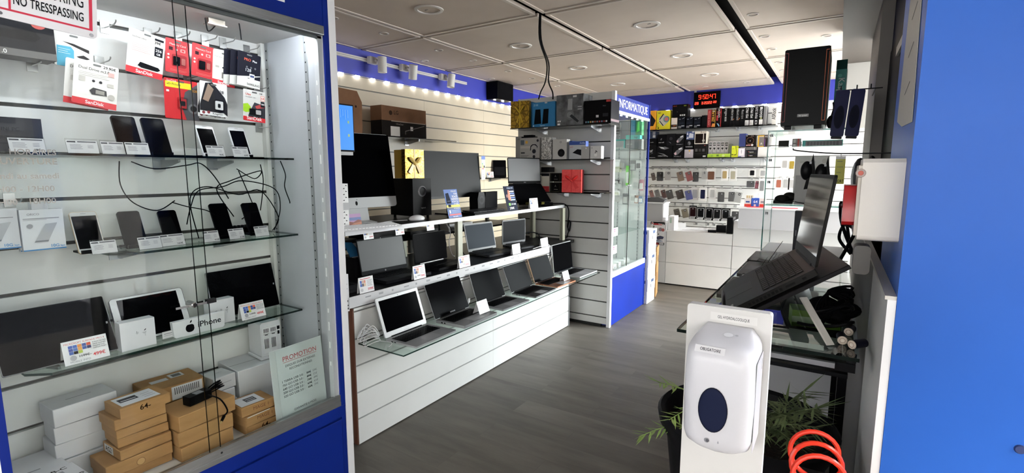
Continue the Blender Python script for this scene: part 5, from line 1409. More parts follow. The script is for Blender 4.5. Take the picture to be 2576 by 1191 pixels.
def kbox(name, x0, y0, x1, y1, label, mat, items=(), dep=.08, yf=None, z=None):
    a, c = P(x0, y0, Y=yf or YF), P(x1, y1, Y=yf or YF)
    zz = c.z if z is None else z
    carton(name, ((a.x + c.x) / 2, (yf or YF) + dep / 2 - .03, zz + .0006), (c.x - a.x, dep, a.z - zz), label, 'box', mat, 0, kcg, {'-y': list(items)})
kbox('keyboard_box', 1544, 352, 1574, 374, 'grey box edged in turquoise lying on the upper shelf of the cabinet', '2f9a92', [('r', .1, .15, .9, .85, '8a8e8e')], z=1.7906)
kbox('keyboard_box', 1577, 341, 1612, 352, 'flat turquoise box on top of the grey keyboard boxes', '34b0a4', [('t', .6, .3, .4, 'logi', '1a5a56')], yf=YF, z=P(1577, 352, Y=YF).z)
kbox('keyboard_box', 1577, 352, 1616, 374, 'dark grey keyboard box under the flat turquoise box', '77797a', [('r', .05, .5, .4, .56, 'b0b2b2')], z=1.7906)
kbox('headset_box', 1588, 304, 1601, 341, 'tall blue-green box standing at the top of the cabinet', '2a86a0', z=P(1590, 341, Y=YF).z)
kbox('headset_box', 1601.5, 305, 1616, 341, 'tall green-lit box at the top of the cabinet', '3a8a5a', [('p', [(.2, .2), (.3, .9), (.6, .95), (.7, .3)], '5ad85a')], z=P(1602, 341, Y=YF).z)
for i in range(4):
    kbox('small_box', 1545, 308 + i * 7.5, 1561, 315 + i * 7.5, ('topmost', 'second', 'third', 'lowest')[i] + ' of four stacked small black boxes in the cabinet top', '2a2b2d', [('r', .05, .3, .35, .6, 'c8c8ca'), ('r', .5, .4, .95, .5, '8a8a8c')], yf=5.3, dep=.05)
hangs = [(1553, 402, 14, 18, 'e0e0de', 'small white boxed pack in the upper hook row of the cabinet', 'grey'), (1566, 402, 12, 24, '8e9090', 'grey pack beside the white boxed pack in the upper hook row', 'd'), (1592, 404, 14, 26, '77797a', 'dark grey pack right of the cabinet lock in the upper hook row', 'd'), (1606, 404, 12, 22, 'd8d8d6', 'pale pack with a dark edge at the end of the upper hook row', 'g'), (1550, 420, 26, 14, 'b8bcA0'.lower(), 'wide ribbed pale green pack in the cabinet', 'r'),
         (1549, 452, 18, 12, '3a3a3c', 'black cable pack in the middle hook row of the cabinet', 'd'), (1557, 456, 14, 20, 'a8a8a6', 'grey card pack under the black cable pack', 'd'), (1579, 417, 8, 50, '6ac83a', 'narrow bright green pack beside the pane edge', 'w'), (1600, 450, 16, 28, 'c0c0be', 'clear silver pack in the middle hook row of the cabinet', 'd'), (1613, 452, 10, 28, 'b07a86', 'pink pack at the far end of the middle hook row', 'w'),
         (1550, 480, 18, 12, 'e4e4e2', 'white label card in the lower hook row of the cabinet', 'r'), (1552, 492, 14, 16, 'b0b0ae', 'silver pack under the white label card', 'd'), (1573, 487, 13, 28, '55585a', 'dark blue-grey pack in the lower hook row', 'd'), (1592, 488, 14, 20, 'dcdcda', 'white cable pack in the lower hook row', 'd'), (1601, 492, 10, 20, '9a7058', 'orange-brown pack in the lower hook row', 'w'), (1611, 494, 9, 18, '5a7a9a', 'blue pack at the far end of the lower hook row', 'w')]
for px, py, w, h, mt, l_, st_ in hangs:
    a = P(px - w / 2, py, Y=YF)
    c = P(px + w / 2, py + h, Y=YF)
    b_ = MB()
    ww, hh = c.x - a.x, a.z - c.z
    b_.prism(rrect(ww, hh, .006, 3, 0, -hh / 2), 'y', 0, .004, mt)
    b_.prism(rrect(ww * .7, hh * .55, .006, 3, 0, -hh * .6), 'y', -.008, 0, {'g': '55585a', 'd': 'a8aaa8', 'w': 'dcdcda', 'r': 'c8c8b4', 'grey': 'f0f0f0'}.get(st_, 'a8aaa8'))
    b_.cyl((0, .0, -.005), (0, KY1 - .018 - YF, -.005), .002, .002, 'c8c8c8m', 6)
    b_.build('accessory_pack', None, ((a.x + c.x) / 2, YF, a.z), label=l_, cat='pack', group='packs hanging in the INFORMATIQUE cabinet')
for i, (px, py, pr) in enumerate(((1543, 607, '12'), (1541, 628, '17'))):
    p_ = P(px, py, X=KX - .03)
    b_ = MB().box(-.065, 0, 0, .065, .001, .085, 'e6e6e8')
    b_.art((-.065, 0, 0), NY, UP, .13, .085, [('r', .2, .5, .5, .9, 'c83a6a'), ('r', .1, .62, .5, .7, 'e6e6e8'), ('t', .65, .6, .24, pr + '\u20ac', '77777c', 'l', .01), ('r', .1, .3, .9, .33, 'b8b8bc'), ('r', .1, .18, .7, .21, 'b8b8bc')], .0004)
    b_.build('price_card', None, (KX - .03, p_.y + .05, .9006 if i == 0 else .72), rot=(0, 0, R(90)), label=('upper' if i == 0 else 'lower') + ' white and pink price card behind the glass of the INFORMATIQUE cabinet', cat='price card')
for i in range(4):
    p_ = P(1540 + i * 12, 667 - i * 5, X=-1.93)
    carton('small_box', (-1.93, p_.y, .5206), (.06, .09, .06), ('nearest', 'second', 'third', 'farthest')[i] + ' white small box on the floor of the INFORMATIQUE cabinet', 'box', 'd8d8d8', R(8 * i), kcg, {'+x': [('r', .2, .3, .8, .7, '8a8c8e')]})
rb = MB()
rb.prism([(-.03, 0), (.03, 0), (.035, .04), (.01, .1), (-.02, .08)], 'y', -.02, .02, 'c83a44')
p_ = P(1537, 640, X=-1.95)
rb.build('red_device', None, (-1.95, 4.75, .5206), label='small red device at the near end of the cabinet floor', cat='device')

# ---------------------------------------------------------------- ceiling fittings
def downlight_mesh(r):
    t = thing('ceiling_downlight', 'x', 'ceiling light')
    MB().lathe([(r * 1.3, 0), (r * 1.28, -.006), (r * 1.02, -.008), (r, 0)], 'd6d0ca', 28).build('trim_ring', t)
    q = MB()
    q.lathe([(r, 0), (r * .93, .012), (r * .7, .02), (.012, .024)], '8a8682gm', 28)
    q.build('reflector', t)
    q = MB()
    q.ball((r * .1, 0, .008), (r * .3, r * .18, .007), 'e8e4dcg', 8).cyl((-r * .1, 0, .01), (-r * .45, 0, .008), .012, .012, '8a8680', 8)
    q.build('bulb', t)
    return t
dl = downlight_mesh(.087)
for i, (x, y, l_) in enumerate(((-2.745, 3.06, 'nearest the glass display case'), (-2.745, 4.40, 'second along from the glass case, beside the ceiling gap'), (-2.735, 5.69, 'over the grey slat partition'), (-2.755, 7.04, 'in the tile over the INFORMATIQUE cabinet'), (-1.46, 4.37, 'nearest the doorway in the tiles beside the wide black gap'), (-1.51, 5.70, 'in the middle tile beside the wide black gap'), (-1.49, 7.0, 'above the red clock and tinted by it'))):
    lab = 'round recessed ceiling light ' + l_
    if i == 0:
        dl.location = (x, y, ZC - .0005)
        dl['label'], dl['group'] = lab, 'large ceiling lights'
    else:
        clone(dl, (x, y, ZC - .0005), .7 * i, lab, 'large ceiling lights')
def spot_mesh():
    t = thing('ceiling_spotlight', 'x', 'ceiling light')
    MB().lathe([(.046, 0), (.045, -.004), (.034, -.005), (.033, 0)], 'c8c0b8', 18).build('trim_ring', t)
    MB().lathe([(.033, 0), (.02, .008), (.004, .012)], '8a8480gm', 18).build('reflector', t)
    return t
sp0 = spot_mesh()
k = 0
lab_l = 'small recessed ceiling spot in the narrow tiles above the left-hand slat wall'
lab_r = 'small recessed ceiling spot in the tiles beyond the wide black gap'
lab_b = 'small recessed ceiling spot in the tiles along the rear wall'
for x, y, lab, g_ in [(-3.55, y, lab_l, 'small ceiling spots above the slat wall') for y in (2.797, 3.345, 4.094, 4.673, 5.394, 5.976, 6.698, 7.258)] + [(-4.02, y, lab_l, 'small ceiling spots above the slat wall') for y in (4.393, 5.706, 7.0)] + [(-.66, y, lab_r, 'small ceiling spots beyond the black gap') for y in (4.549, 5.328, 5.905, 6.643, 7.197)] + [(-.176, 5.61, lab_r, 'small ceiling spots beyond the black gap')] + [(-1.744, 7.947, lab_b, 'small ceiling spots along the rear wall'), (-1.17, 7.882, lab_b, 'small ceiling spots along the rear wall'), (-2.451, 7.926, lab_b, 'small ceiling spots along the rear wall')]:
    if k == 0:
        sp0.location = (x, y, ZC - .0005)
        tag(sp0, lab, None, g_)
    else:
        clone(sp0, (x, y, ZC - .0005), 0, lab, g_)
    k += 1
cw = MB()
cw.tube([(0, 0, 0), (.01, .12, -.02), (-.008, .3, .005), (.012, .5, -.03), (.004, .7, -.012), (.0, .9, .01)], .006, 'b8b0a8')
cw.build('loose_wire', None, (-2.085, 7.0, ZC + .012), label='loose grey wire sagging in the ceiling gap near the INFORMATIQUE sign', cat='cable')

def led_row(name, p0, dp, n, w_axis, label, mat='f6f8ffe28'):
    """row of small three-lamp modules on a slim rail"""
    t = thing(name, label, 'light strip', p0)
    d = Vector(dp)
    u = d.normalized()
    b_ = MB()
    L = d * (n - 1)
    pr = Vector((.012, 0, 0)) if abs(u.y) > .5 else Vector((0, -.012, 0))
    lo, hi = -u * .1, L + u * .1
    b_.add([lo, hi, hi + pr, lo + pr] + [q_ + Vector((0, 0, .006)) for q_ in (lo, hi, hi + pr, lo + pr)], [(3, 2, 1, 0), (4, 5, 6, 7), (0, 1, 5, 4), (1, 2, 6, 5), (2, 3, 7, 6), (3, 0, 4, 7)], 'c4c2be')
    b_.build('rail', t)
    for i in range(n):
        m_ = MB()
        for k_ in (-1, 0, 1):
            c = d * i + u * (.02 * k_) + pr * 1.1
            m_.ball((c.x, c.y, c.z), (.0075, .0075, .006), mat, 6)
        m_.build('lamp_module', t)
    return t
led_row('light_strip', (XL + .002, 2.55, LED + .002), (0, .2035, 0), 27, 'y', 'row of small bright lamps along the top of the left-hand slat wall')
led_row('light_strip', (-2.96, YB - .002, LED + .002), (.199, 0, 0), 12, 'x', 'row of small bright lamps along the top of the rear slat wall under the clock')

# track with three spot heads on the blue band
tr = thing('track_rail', 'white spotlight track on the blue band of the left-hand wall', 'light track', (XL, 3.9, 2.66))
loc(tr).box(XL + .001, 2.3, 2.672, XL + .035, 5.35, 2.704, 'd0ccc6').box(XL + .035, 2.3, 2.683, XL + .0355, 5.35, 2.693, 'a8a49e').build('rail', tr)
sh0 = None
for i, (px, py, rx, rz, l_) in enumerate(((953, 170, 0, 0, 'white cylindrical spotlight nearest the doorway on the wall track'), (1031, 187, R(18), R(60), 'white cylindrical spotlight tilted in the middle of the wall track'), (1127, 206, R(-8), R(-10), 'white cylindrical spotlight farthest along the wall track'))):
    p_ = P(px, py, X=XL + .11)
    t = thing('track_spotlight', l_, 'spotlight', (XL + .0362, p_.y, 2.688), 0, 'track spotlights')
    MB().box(0, -.09, -.035, .05, .02, .035, 'd4d0ca').cyl((.05, -.03, 0), (.085, -.03, 0), .012, .012, 'b4b0aa', 10).build('adapter_box', t, bev=.002)
    b_ = MB().at((.125, -.0, -.04), rx=rx, rz=rz)
    b_.cyl((0, 0, .07), (0, 0, -.085), .046, .046, 'd8d4ce', 24).cyl((0, 0, -.085), (0, 0, -.0855), .044, .04, 'e8e8e8g', 24, False)
    b_.lathe([(.044, -.0856), (.03, -.07), (.01, -.06)], 'b8b8b8gm', 20)
    b_.build('lamp_head', t)
ws = MB().box(.002, -.2, -.12, .19, .2, .12, '08080as')
ws.add([(.191, -.18, -.1), (.191, .18, -.1), (.191, .18, .1), (.191, -.18, .1)], [(0, 1, 2, 3)], '0c0c0ef')
p_ = P(1266, 236, X=-4.05)
ws.build('wall_speaker', None, (XL, p_.y, 2.66), label='black box speaker hung high on the blue band of the left-hand wall', cat='speaker', bev=.004)

# shelves and stock on the left-hand wall
wall_shelf(XL + .001, -3.86, 2.9, 4.74, 1.905, 'high glass shelf on the left-hand slat wall, carrying a cardboard monitor box', (3.2, 4.25), 'y')
wall_shelf(XL + .001, -3.96, 5.2, 6.6, 1.46, 'low glass shelf on the left-hand slat wall behind the gaming laptop', (5.9,), 'y')
lg = [('r', 0, 0, 1, .52, '1e1a18'), ('t', .26, .74, .13, 'LG', '3a2a22', 'l', .01), ('c', .19, .78, .075, '3a2a22'), ('r', .2, .5, .98, .53, '9a8a7c'), ('r', .18, .02, .38, .34, 'd4d0cc'), ('r', .62, .24, .68, .38, 'd8d4d0'), ('p', [(.5, .1), (.5, .22), (.95, .45), (.96, .44), (.51, .2), (.51, .1)], '77706a'), ('t', .3, .4, .06, 'UltraGear', '6a625c')]
carton('monitor_box', (-3.97, 3.925, 1.9056), (.16, .65, .305), 'long brown and black monitor box on the high glass shelf of the left-hand wall', 'box', 'browncard', arts={'+x': lg, '-y': [('r', 0, 0, 1, .52, '1e1a18')]})
bb = MB()
bb.prism([(-.2, 0), (.16, 0), (.165, .3), (.11, .4), (-.2, .41)], 'x', -.1, .08, 'browncard')
bb.add([(.0805, .08, .245), (.0805, .1, .245), (.0805, .1, .265), (.0805, .08, .265)], [(0, 1, 2, 3)], '2a1a12')
bb.build('cardboard_box', None, (-3.98, 3.2, 1.9056), label='torn brown cardboard box beside the monitor box on the high shelf', cat='box')
b_ = MB().prism([(-.14, 0), (.1, .0), (.16, .05), (.15, .055), (-.14, .03)], 'x', -.1, .06, '141416s')
p_ = P(915, 328, X=-3.88)
b_.build('black_tray', None, (-3.92, 3.47, 1.9056), label='small black tray in front of the torn cardboard box', cat='tray') if False else None
tb = thing('tablet', 'black tablet standing on the low shelf behind the gaming laptop', 'tablet', (-4.08, 5.98, 1.4606), R(42))
b_ = MB().at((0, 0, 0), rx=R(-10))
b_.prism(rrect(.19, .25, .01, 3, 0, .125), 'y', 0, .009, '101012s').box(-.086, -.001, .012, .086, 0, .24, '0a0a0cg').box(-.075, -.0015, .03, .075, -.001, .15, '161619')
b_.build('screen_body', tb)
MB().box(-.08, -.02, 0, .08, .06, .006, '101012s').build('stand', tb)
for dy, l_ in ((-.14, 'near side'), (.2, 'far side')):
    price_card((-4.02, 5.9 + dy * 1.7, 1.4606), .1, .085, card_art('', '199\u20ac', '', 'laptop'), 'small white price card on the ' + l_ + ' of the black wall-shelf tablet', 'tablet cards on the wall shelf', rz=R(50))

# ---------------------------------------------------------------- rear wall: clock, shelves, stock
def seg7(items, s, u, v, w, h, col):
    """seven-segment figures inside an art() face"""
    S7 = {'0': 'abcdef', '1': 'bc', '2': 'abged', '3': 'abgcd', '4': 'fgbc', '5': 'afgcd', '7': 'abc', '9': 'abcdfg', '8': 'abcdefg', '6': 'afgedc'}
    t = w * .17
    tv = t * 1.55
    for ch in s:
        if ch == ':':
            for vv in (.25, .65):
                items.append(('r', u + w * .12, v + h * vv, u + w * .32, v + h * vv + tv, col))
            u += w * .62
            continue
        if ch == ' ':
            u += w * .8
            continue
        R_ = {'a': (0, h - tv, w, h), 'g': (0, h / 2 - tv / 2, w, h / 2 + tv / 2), 'd': (0, 0, w, tv), 'f': (0, h / 2, t, h), 'b': (w - t, h / 2, w, h), 'e': (0, 0, t, h / 2), 'c': (w - t, 0, w, h / 2)}
        for g_ in S7[ch]:
            a = R_[g_]
            items.append(('r', u + a[0], v + a[1], u + a[2], v + a[3], col))
        u += w * 1.28
    return u
ck = thing('digital_clock', 'black wall clock with glowing red figures above the rear shelves', 'clock', (-1.77, YB - .001, 2.505))
w, h = .385, .25
MB().box(-w / 2, -.04, 0, w / 2, 0, h, '0a0a0cs').build('case', ck, bev=.003)
it = []
seg7(it, '9:50:47', .19, .56, .088, .26, 'ff2412e4')
b_ = MB()
b_.art((-w / 2, -.04, 0), NY, UP, w, h, it, .0012)
b_.build('time_figures', ck, label='red glowing time')
it = []
seg7(it, '29', .05, .25, .062, .15, 'ff3424e4')
seg7(it, '3', .31, .25, .062, .15, 'ff3424e4')
seg7(it, '2022', .41, .25, .062, .15, 'ff3424e4')
seg7(it, '22', .76, .28, .052, .12, 'ff3424e4')
b_ = MB()
b_.art((-w / 2, -.04, 0), NY, UP, w, h, it, .0012)
b_.build('date_figures', ck, label='red glowing date')

ZA, ZBs = 2.196, 1.75
wall_shelf(-2.95, -.78, 7.95, YB - .001, ZA, 'upper black shelf of computer parts on the rear wall under the clock', (-1.6, -1.3, -1.0), th=.012, bh=.04)
wall_shelf(-2.95, -.82, 7.95, YB - .001, ZBs, 'lower black shelf of boxes on the rear wall above the phone cases', (-2.2, -2.02, -1.5, -1.35, -.9), th=.012)
ga, gb_ = 'boxes on the upper rear shelf', 'boxes on the lower rear shelf'
YS = 7.985
def A(x0, y0, x1, label, mat, items=(), z=ZA, dep=.18, g=ga, name='product_box', yf=YS, **k):
    fbox(name, x0, y0, x1, z, yf, dep, label, 'box', mat, items, g, **k)
hexp = lambda c, cx=.5: [('p', [(cx, .82), (cx + .34, .62), (cx + .34, .36), (cx, .16), (cx - .34, .36), (cx - .34, .62)], c)]
vt = lambda s, c, u=.62, v=.3, h_=.16, b=.01: ('t', u, v, h_, s, c, 'l', b, math.pi / 2)
A(1634, 279, 1651.5, 'orange box with a black hexagon at the cabinet end of the upper rear shelf', 'e8a020', [('p', [(.1, .88), (.92, .5), (.92, .46), (.6, .2), (.1, .2)], '26262a')])
A(1653, 278.5, 1687, 'yellow graphics card box with a white hexagon on the upper rear shelf', 'd8cc1e', hexp('b8b4aa') + [('c', .72, .54, .17, '6a8a8a'), ('c', .72, .54, .1, 'c86a6a'), ('p', [(.2, .55), (.48, .85), (.52, .8), (.24, .52)], '1a1a1c'), ('p', [(.2, .45), (.48, .18), (.52, .22), (.24, .47)], '1a1a1c'), ('r', .08, .05, .18, .12, '1a1a1c'), ('t', .1, .84, .1, '60', '55551a'), vt('RTX', '77771e', .16, .14, .1)], name='graphics_card_box')
A(1689, 297, 1704, 'white box with a black and orange band below the black boxed card', 'd8ccc4', [('r', 0, .16, 1, .4, '3a3230'), ('t', .3, .26, .09, 'ryzen', 'd8702a')])
for x0, x1, l_ in ((1706, 1723.5, 'first'), (1726.5, 1743.5, 'second'), (1746, 1763, 'third')):
    A(x0, 295, x1, 'blue-black memory box, ' + l_ + ' of three counted from the white box', '14171f', [('r', .05, .04, .5, .24, '6a6c72'), ('r', .5, .2, .95, .27, 'b8bac0'), ('r', .1, .78, .4, .86, '4a4e58'), ('p', [(.62, .86), (.95, .96), (.95, .93), (.66, .83)], '9a9ca4'), ('r', .1, .5, .9, .52, '2a3040'), ('r', .1, .42, .8, .44, '2a3040')], g='blue-black memory boxes')
A(1765.5, 290.5, 1780, 'plain black box between the memory boxes and the crimson box', '101114', [('p', [(.1, .86), (.14, .96), (.18, .86), (.5, .9), (.9, .92), (.9, .94), (.2, .88)], '5a5c62')])
ztop = P(1720, 294.4, Y=YS).z + .001
fbox('graphics_card_box', 1692, 263, 1731, ztop, YS, .16, 'black boxed card lying on top of the memory boxes', 'box', '121214', [('t', .04, .84, .09, 'ASUS', '9a2a20', 'l', .01), ('r', .74, .84, .9, .92, '6a7a1a'), ('r', .5, .08, .58, .2, 'c8c8c8'), ('r', .62, .08, .7, .2, 'c8c8c8'), ('r', .74, .08, .84, .2, 'c8c8c8'), ('r', .3, .4, .36, .44, '4a4a4c')], ga)
A(1780.5, 276, 1790.5, 'narrow crimson box standing on end on the upper rear shelf', '8a1a20', [vt('AMD RYZEN', 'c87a74', .65, .12, .1), ('c', .5, .86, .03, 'c84a4a')])
A(1791, 276, 1801, 'narrow black and orange box standing beside the crimson one', '1c1a18', [vt('Z590 A PRO', 'd8a040', .7, .32, .13, .02), ('p', [(.0, .02), (.9, .02), (.95, .2), (.3, .22)], 'd8843a'), ('r', .9, 0, 1, 1, 'c89a2a'), ('r', .2, .88, .8, .93, 'b8b4a8')])
A(1802, 272, 1816, 'dark red and black mainboard box with a blue spark', '1a1012', [('r', .86, 0, 1, 1, 'a82028'), ('r', .1, .34, .4, .62, 'a82028'), vt('GAMING', 'd8d8da', .72, .5, .1, .01), ('p', [(.2, .2), (.6, .02), (.75, .06), (.5, .18)], '7ab0d0'), ('t', .1, .7, .12, 'Z170', 'b83a3a', 'l', .02)])
A(1818, 272.5, 1836, 'broad black mainboard box with white upright lettering', '0f0f10', [vt('B550 AORUS', 'c8c8ca', .6, .3, .09), ('c', .42, .76, .07, '77777a')])
A(1837.5, 272, 1850, 'black mainboard box third from the broad one, with a faint emblem', '121213', [vt('B450 AORUS', '9a9a9c', .62, .34, .1), ('c', .5, .84, .05, '77777a'), ('p', [(.5, .3), (.8, .42), (.86, .4)], 'c87a3a')])
A(1851, 271.5, 1863.5, 'black mainboard box with an orange stroke beside its twin', '131314', [vt('B450 GAMING', '9a9a9c', .62, .34, .1), ('c', .5, .84, .05, '77777a'), ('p', [(.5, .3), (.9, .46), (.94, .42)], 'd8803a')])
A(1864, 271, 1875, 'black mainboard box next to the first white-labelled one', '131314', [vt('H510M', '8a8a8c', .62, .4, .1), ('c', .5, .84, .05, '77777a')])
for x0, x1, l_ in ((1875.5, 1886.5, 'first'), (1887, 1898, 'second')):
    A(x0, 270, x1, 'black MSI mainboard box with a white label, ' + l_ + ' from the clock side', '161617', [('r', .05, .02, .95, .3, 'd0d0d0'), ('r', .2, .08, .3, .24, '8a8a8a'), ('r', .45, .08, .5, .24, '8a8a8a'), vt('MSI PRO', 'e0e0e0', .78, .42, .13, .02)], g='MSI mainboard boxes')
A(1899.5, 267, 1909.5, 'black mainboard box lettered PRIME', '1a1a1c', [vt('PRIME Z690', 'c8c8ca', .8, .36, .12, .01), ('r', .2, .06, .75, .26, 'c8c8ca'), ('r', .3, .1, .65, .22, '1a1a1c')])
A(1911, 266.5, 1921.5, 'black mainboard box with a white label at the end of the row', '161617', [('r', .05, .04, .95, .3, 'd8d8d8'), vt('B560M', 'd8d8da', .75, .42, .13, .02), ('c', .5, .36, .05, '8a8a5a'), ('r', .2, .84, .8, .94, 'c8c8ca')])
A(1922, 267, 1930, 'plain grey box in a clear sleeve at the end of the upper row', '77777a', [('r', .8, 0, 1, 1, 'a8a8a8')])
A(1943.5, 271, 1955, 'white mainboard box lettered upright at the end of the upper rear shelf', 'd8d6d2', [vt('ASRock', '2a2a2c', .78, .3, .2, .03)])
# lower shelf, stacked
YS2 = 7.985
def B(x0, y0, x1, y1, label, mat, items=(), dep=.18, name='product_box', z=None):
    zz = ZBs if y1 > 390 else P((x0 + x1) / 2, y1, Y=YS2).z
    fbox(name, x0, y0, x1, zz, YS2, dep, label, 'box', mat, items, gb_)
wr_ = [('p', [(.05, .45), (.4, .3), (.7, .1), (.74, .15), (.45, .36)], '77777c'), ('p', [(.2, .8), (.5, .95), (.8, .8), (.5, .7)], '5a5a60'), ('t', .08, .14, .1, 'CREATIVE', 'a8a8ac', 'l', .01)]
B(1630, 367, 1652, 399, 'black box with a slanting grey device at the cabinet end of the lower row', '141416', [('p', [(.2, .62), (.6, .7), (.5, .5), (.3, .45)], '8a8a8c'), ('p', [(.2, .3), (.6, .46), (.6, .42)], '77777a'), ('r', .2, .05, .9, .09, '9a9a9c')])
B(1633, 349, 1652, 366.5, 'small black box above the slanting grey device box', '0e0e10', [('t', .2, .4, .14, 'audio', 'a8a8aa')])
B(1635, 331, 1650, 348.5, 'small dark blue and silver box on top of the black ones', '20304a', [('r', .5, .1, .95, .45, 'a8a8aa'), ('r', .5, .5, .65, .95, '9a9aa0'), ('r', .75, .5, .9, .95, '9a9aa0')])
B(1653, 367.5, 1692, 399, 'wide black drawing-tablet box at the bottom of the lower row', '121214', wr_ + [('p', [(.1, .95), (.4, .9), (.5, .75), (.3, .8)], 'b8b8bc')])
B(1655, 338.5, 1677, 367, 'black box with a small pale figure above the drawing-tablet box', '0f0f11', [('t', .12, .24, .1, 'mini wifi', 'c8c8ca', 'l', .01), ('p', [(.3, .5), (.4, .66), (.5, .62), (.42, .48)], '6a6a70')])
B(1677.5, 337, 1699.5, 367, 'glossy black box with a pen motif beside the pale figure box', '1a1a1d', [('p', [(.2, .36), (.5, .2), (.52, .23)], '9a9aa0'), ('c', .5, .6, .14, '333338')])
B(1693.5, 367, 1720, 399, 'black earphones box with a silver and pink product, lower of two', '161618', [('p', [(.1, .4), (.3, .6), (.9, .9), (.95, .7), (.5, .3), (.3, .22)], '5a5a60'), ('p', [(.1, .38), (.3, .5), (.36, .3), (.2, .24)], 'c8a8b0'), ('p', [(.5, .74), (.8, .86), (.86, .74), (.6, .66)], 'c8c8cc'), ('t', .1, .1, .09, 'Wireless 3', '8a8a8e')])
B(1700, 337, 1722, 366.5, 'black earphones box with a silver and pink product, upper of two', '161618', [('p', [(.1, .4), (.3, .6), (.9, .9), (.95, .7), (.5, .3), (.3, .22)], '5a5a60'), ('p', [(.1, .38), (.3, .5), (.36, .3), (.2, .24)], 'c8a8b0'), ('p', [(.5, .74), (.8, .86), (.86, .74), (.6, .66)], 'c8c8cc'), ('t', .1, .06, .09, 'Wireless 3', '8a8a8e')])
B(1722, 376.5, 1744.5, 398.5, 'lilac box with a small yellow mark on the lower rear shelf', 'a8a2aa', [('c', .56, .85, .1, 'c8a040'), ('c', .56, .55, .05, 'd8d4da')])
B(1722.5, 352, 1744, 376, 'black box with a grey head motif above the lilac box', '131315', [('c', .55, .62, .2, '3a3a40'), ('p', [(.4, .8), (.6, .84), (.7, .6), (.56, .4)], '66666c'), ('t', .12, .2, .12, 'WARRIOR', 'a8a8aa', 'l', .01)])
B(1727, 331, 1747, 351.5, 'blue and white printer box on top of the black head box', '3a4a78', [('p', [(.3, .2), (.4, .8), (.9, .7), (.9, .2)], 'c0c4d0'), ('p', [(.05, .6), (.15, .95), (.25, .6)], 'e0e0e4'), ('r', .7, .86, 1, .98, 'e0e0e4'), ('p', [(.0, .1), (.2, .4), (.3, .1)], 'c8c8d0')])
B(1745.5, 363, 1778, 398.5, 'dark drive box with three grey windows under the white-framed box', '1c1a1a', [('r', .12, .46, .3, .66, '4a4848'), ('r', .4, .46, .58, .66, '3a3838'), ('r', .68, .46, .86, .66, '4a4848'), ('r', .06, .3, .94, .32, '3a3838'), ('r', .74, .06, .96, .16, 'd0d0d0'), ('r', .8, .88, .92, .93, '8a3a30')])
B(1748, 330.5, 1778, 362.5, 'white-framed box with a large dark picture on the lower rear shelf', 'd0c8bc', [('r', .06, .06, .72, .8, '1c1412'), ('r', .78, .06, .97, .82, '2a2220'), ('r', .52, .84, .56, 1, '2a2220'), ('c', .76, .26, .1, 'a8a29a'), ('r', .6, .86, .95, .92, 'a89f94')])
tt = thing('display_tray', 'lime green counter tray holding five white packs on the lower rear shelf', 'display tray', (-1.55, 8.07, ZBs + .0006))
x0, x1 = P(1779.5, 392, Y=YS2).x, P(1837, 392, Y=YS2).x
b_ = loc(tt).box(x0, YS2, ZBs + .0006, x1, YS2 + .004, ZBs + .055, 'a8c83a').box(x0, YS2, ZBs + .0006, x1, YS2 + .2, ZBs + .005, 'a8c83a').box(x0, YS2 + .19, ZBs + .0006, x1, YS2 + .195, ZBs + .2, 'c8cec0')
b_.art((x0, YS2, ZBs), NY, UP, x1 - x0, .055, [('c', .2, .5, .3, '8ab03a'), ('r', .4, .3, .5, .8, '5a7a1a'), ('c', .7, .5, .36, 'c8d88a'), ('r', .5, 0, .505, 1, '8aa82a')], .0006)
b_.build('tray', tt)
for i in range(5):
    a, c = P(1783 + i * 10.1, 356, Y=8.08), P(1792.3 + i * 10.1, 356, Y=8.08)
    carton('dongle_pack', ((a.x + c.x) / 2, 8.1, ZBs + .0062), (c.x - a.x, .03, a.z - ZBs - .01), ('first', 'second', 'third', 'fourth', 'fifth')[i] + ' white upright pack in the lime tray, counted from the drive box', 'pack', 'd4d0d4', 0, 'white packs in the lime tray', {'-y': [('r', .1, .82, .9, .95, '2a2a2c'), ('t', .12, .84, .08, 'TNT', 'e4e4e4', 'l', .01), ('r', .15, .72, .85, .78, '3a3a3c'), ('r', .2, .56, .8, .62, '2a2a2c'), ('p', [(.3, .56), (.5, .46), (.7, .56)], '2a2a2c'), ('r', .45, .2, .55, .32, '4a4a4c')]})
B(1841, 367.5, 1858, 399, 'lime yellow box with a black cord drawn on it', 'c4cc1e', [('p', [(.55, .98), (.62, .98), (.8, .4), (.74, .22), (.5, .18), (.3, .24), (.3, .28), (.5, .23), (.7, .28), (.74, .42)], '26261a'), ('c', .14, .24, .05, '1a1a14'), ('r', .1, .72, .4, .76, '8a921a'), ('r', .7, .86, .95, .92, '8a921a')])
B(1857, 373, 1874.5, 399, 'white and lilac box picturing white earphones', 'c8c0cc', [('r', .16, .16, .84, .9, 'e4e0e4'), ('p', [(.4, .7), (.5, .86), (.6, .7), (.55, .4), (.45, .4)], 'a8a0aa'), ('r', 0, 0, .5, .1, '4a5a8a')])
B(1860, 336.5, 1877, 369, 'plain navy box behind the ring-light box', '22306a')
B(1876, 340, 1900, 369.5, 'black box with a glowing ring and a red stripe', '1a1312', [('c', .5, .52, .3, '6a4a2a'), ('c', .5, .52, .27, '16100f'), ('p', [(.46, .46), (.5, .56), (.54, .48)], 'd8d8d8'), ('r', .1, .1, .6, .17, 'a82a2a'), ('t', .1, .11, .08, 'gaming', 'e0d8d4'), ('c', .74, .14, .09, 'c8c4c0'), ('r', .06, .9, .2, .96, 'c8c8c0'), ('t', .55, .88, .07, 'ALFA', 'a89a90')])
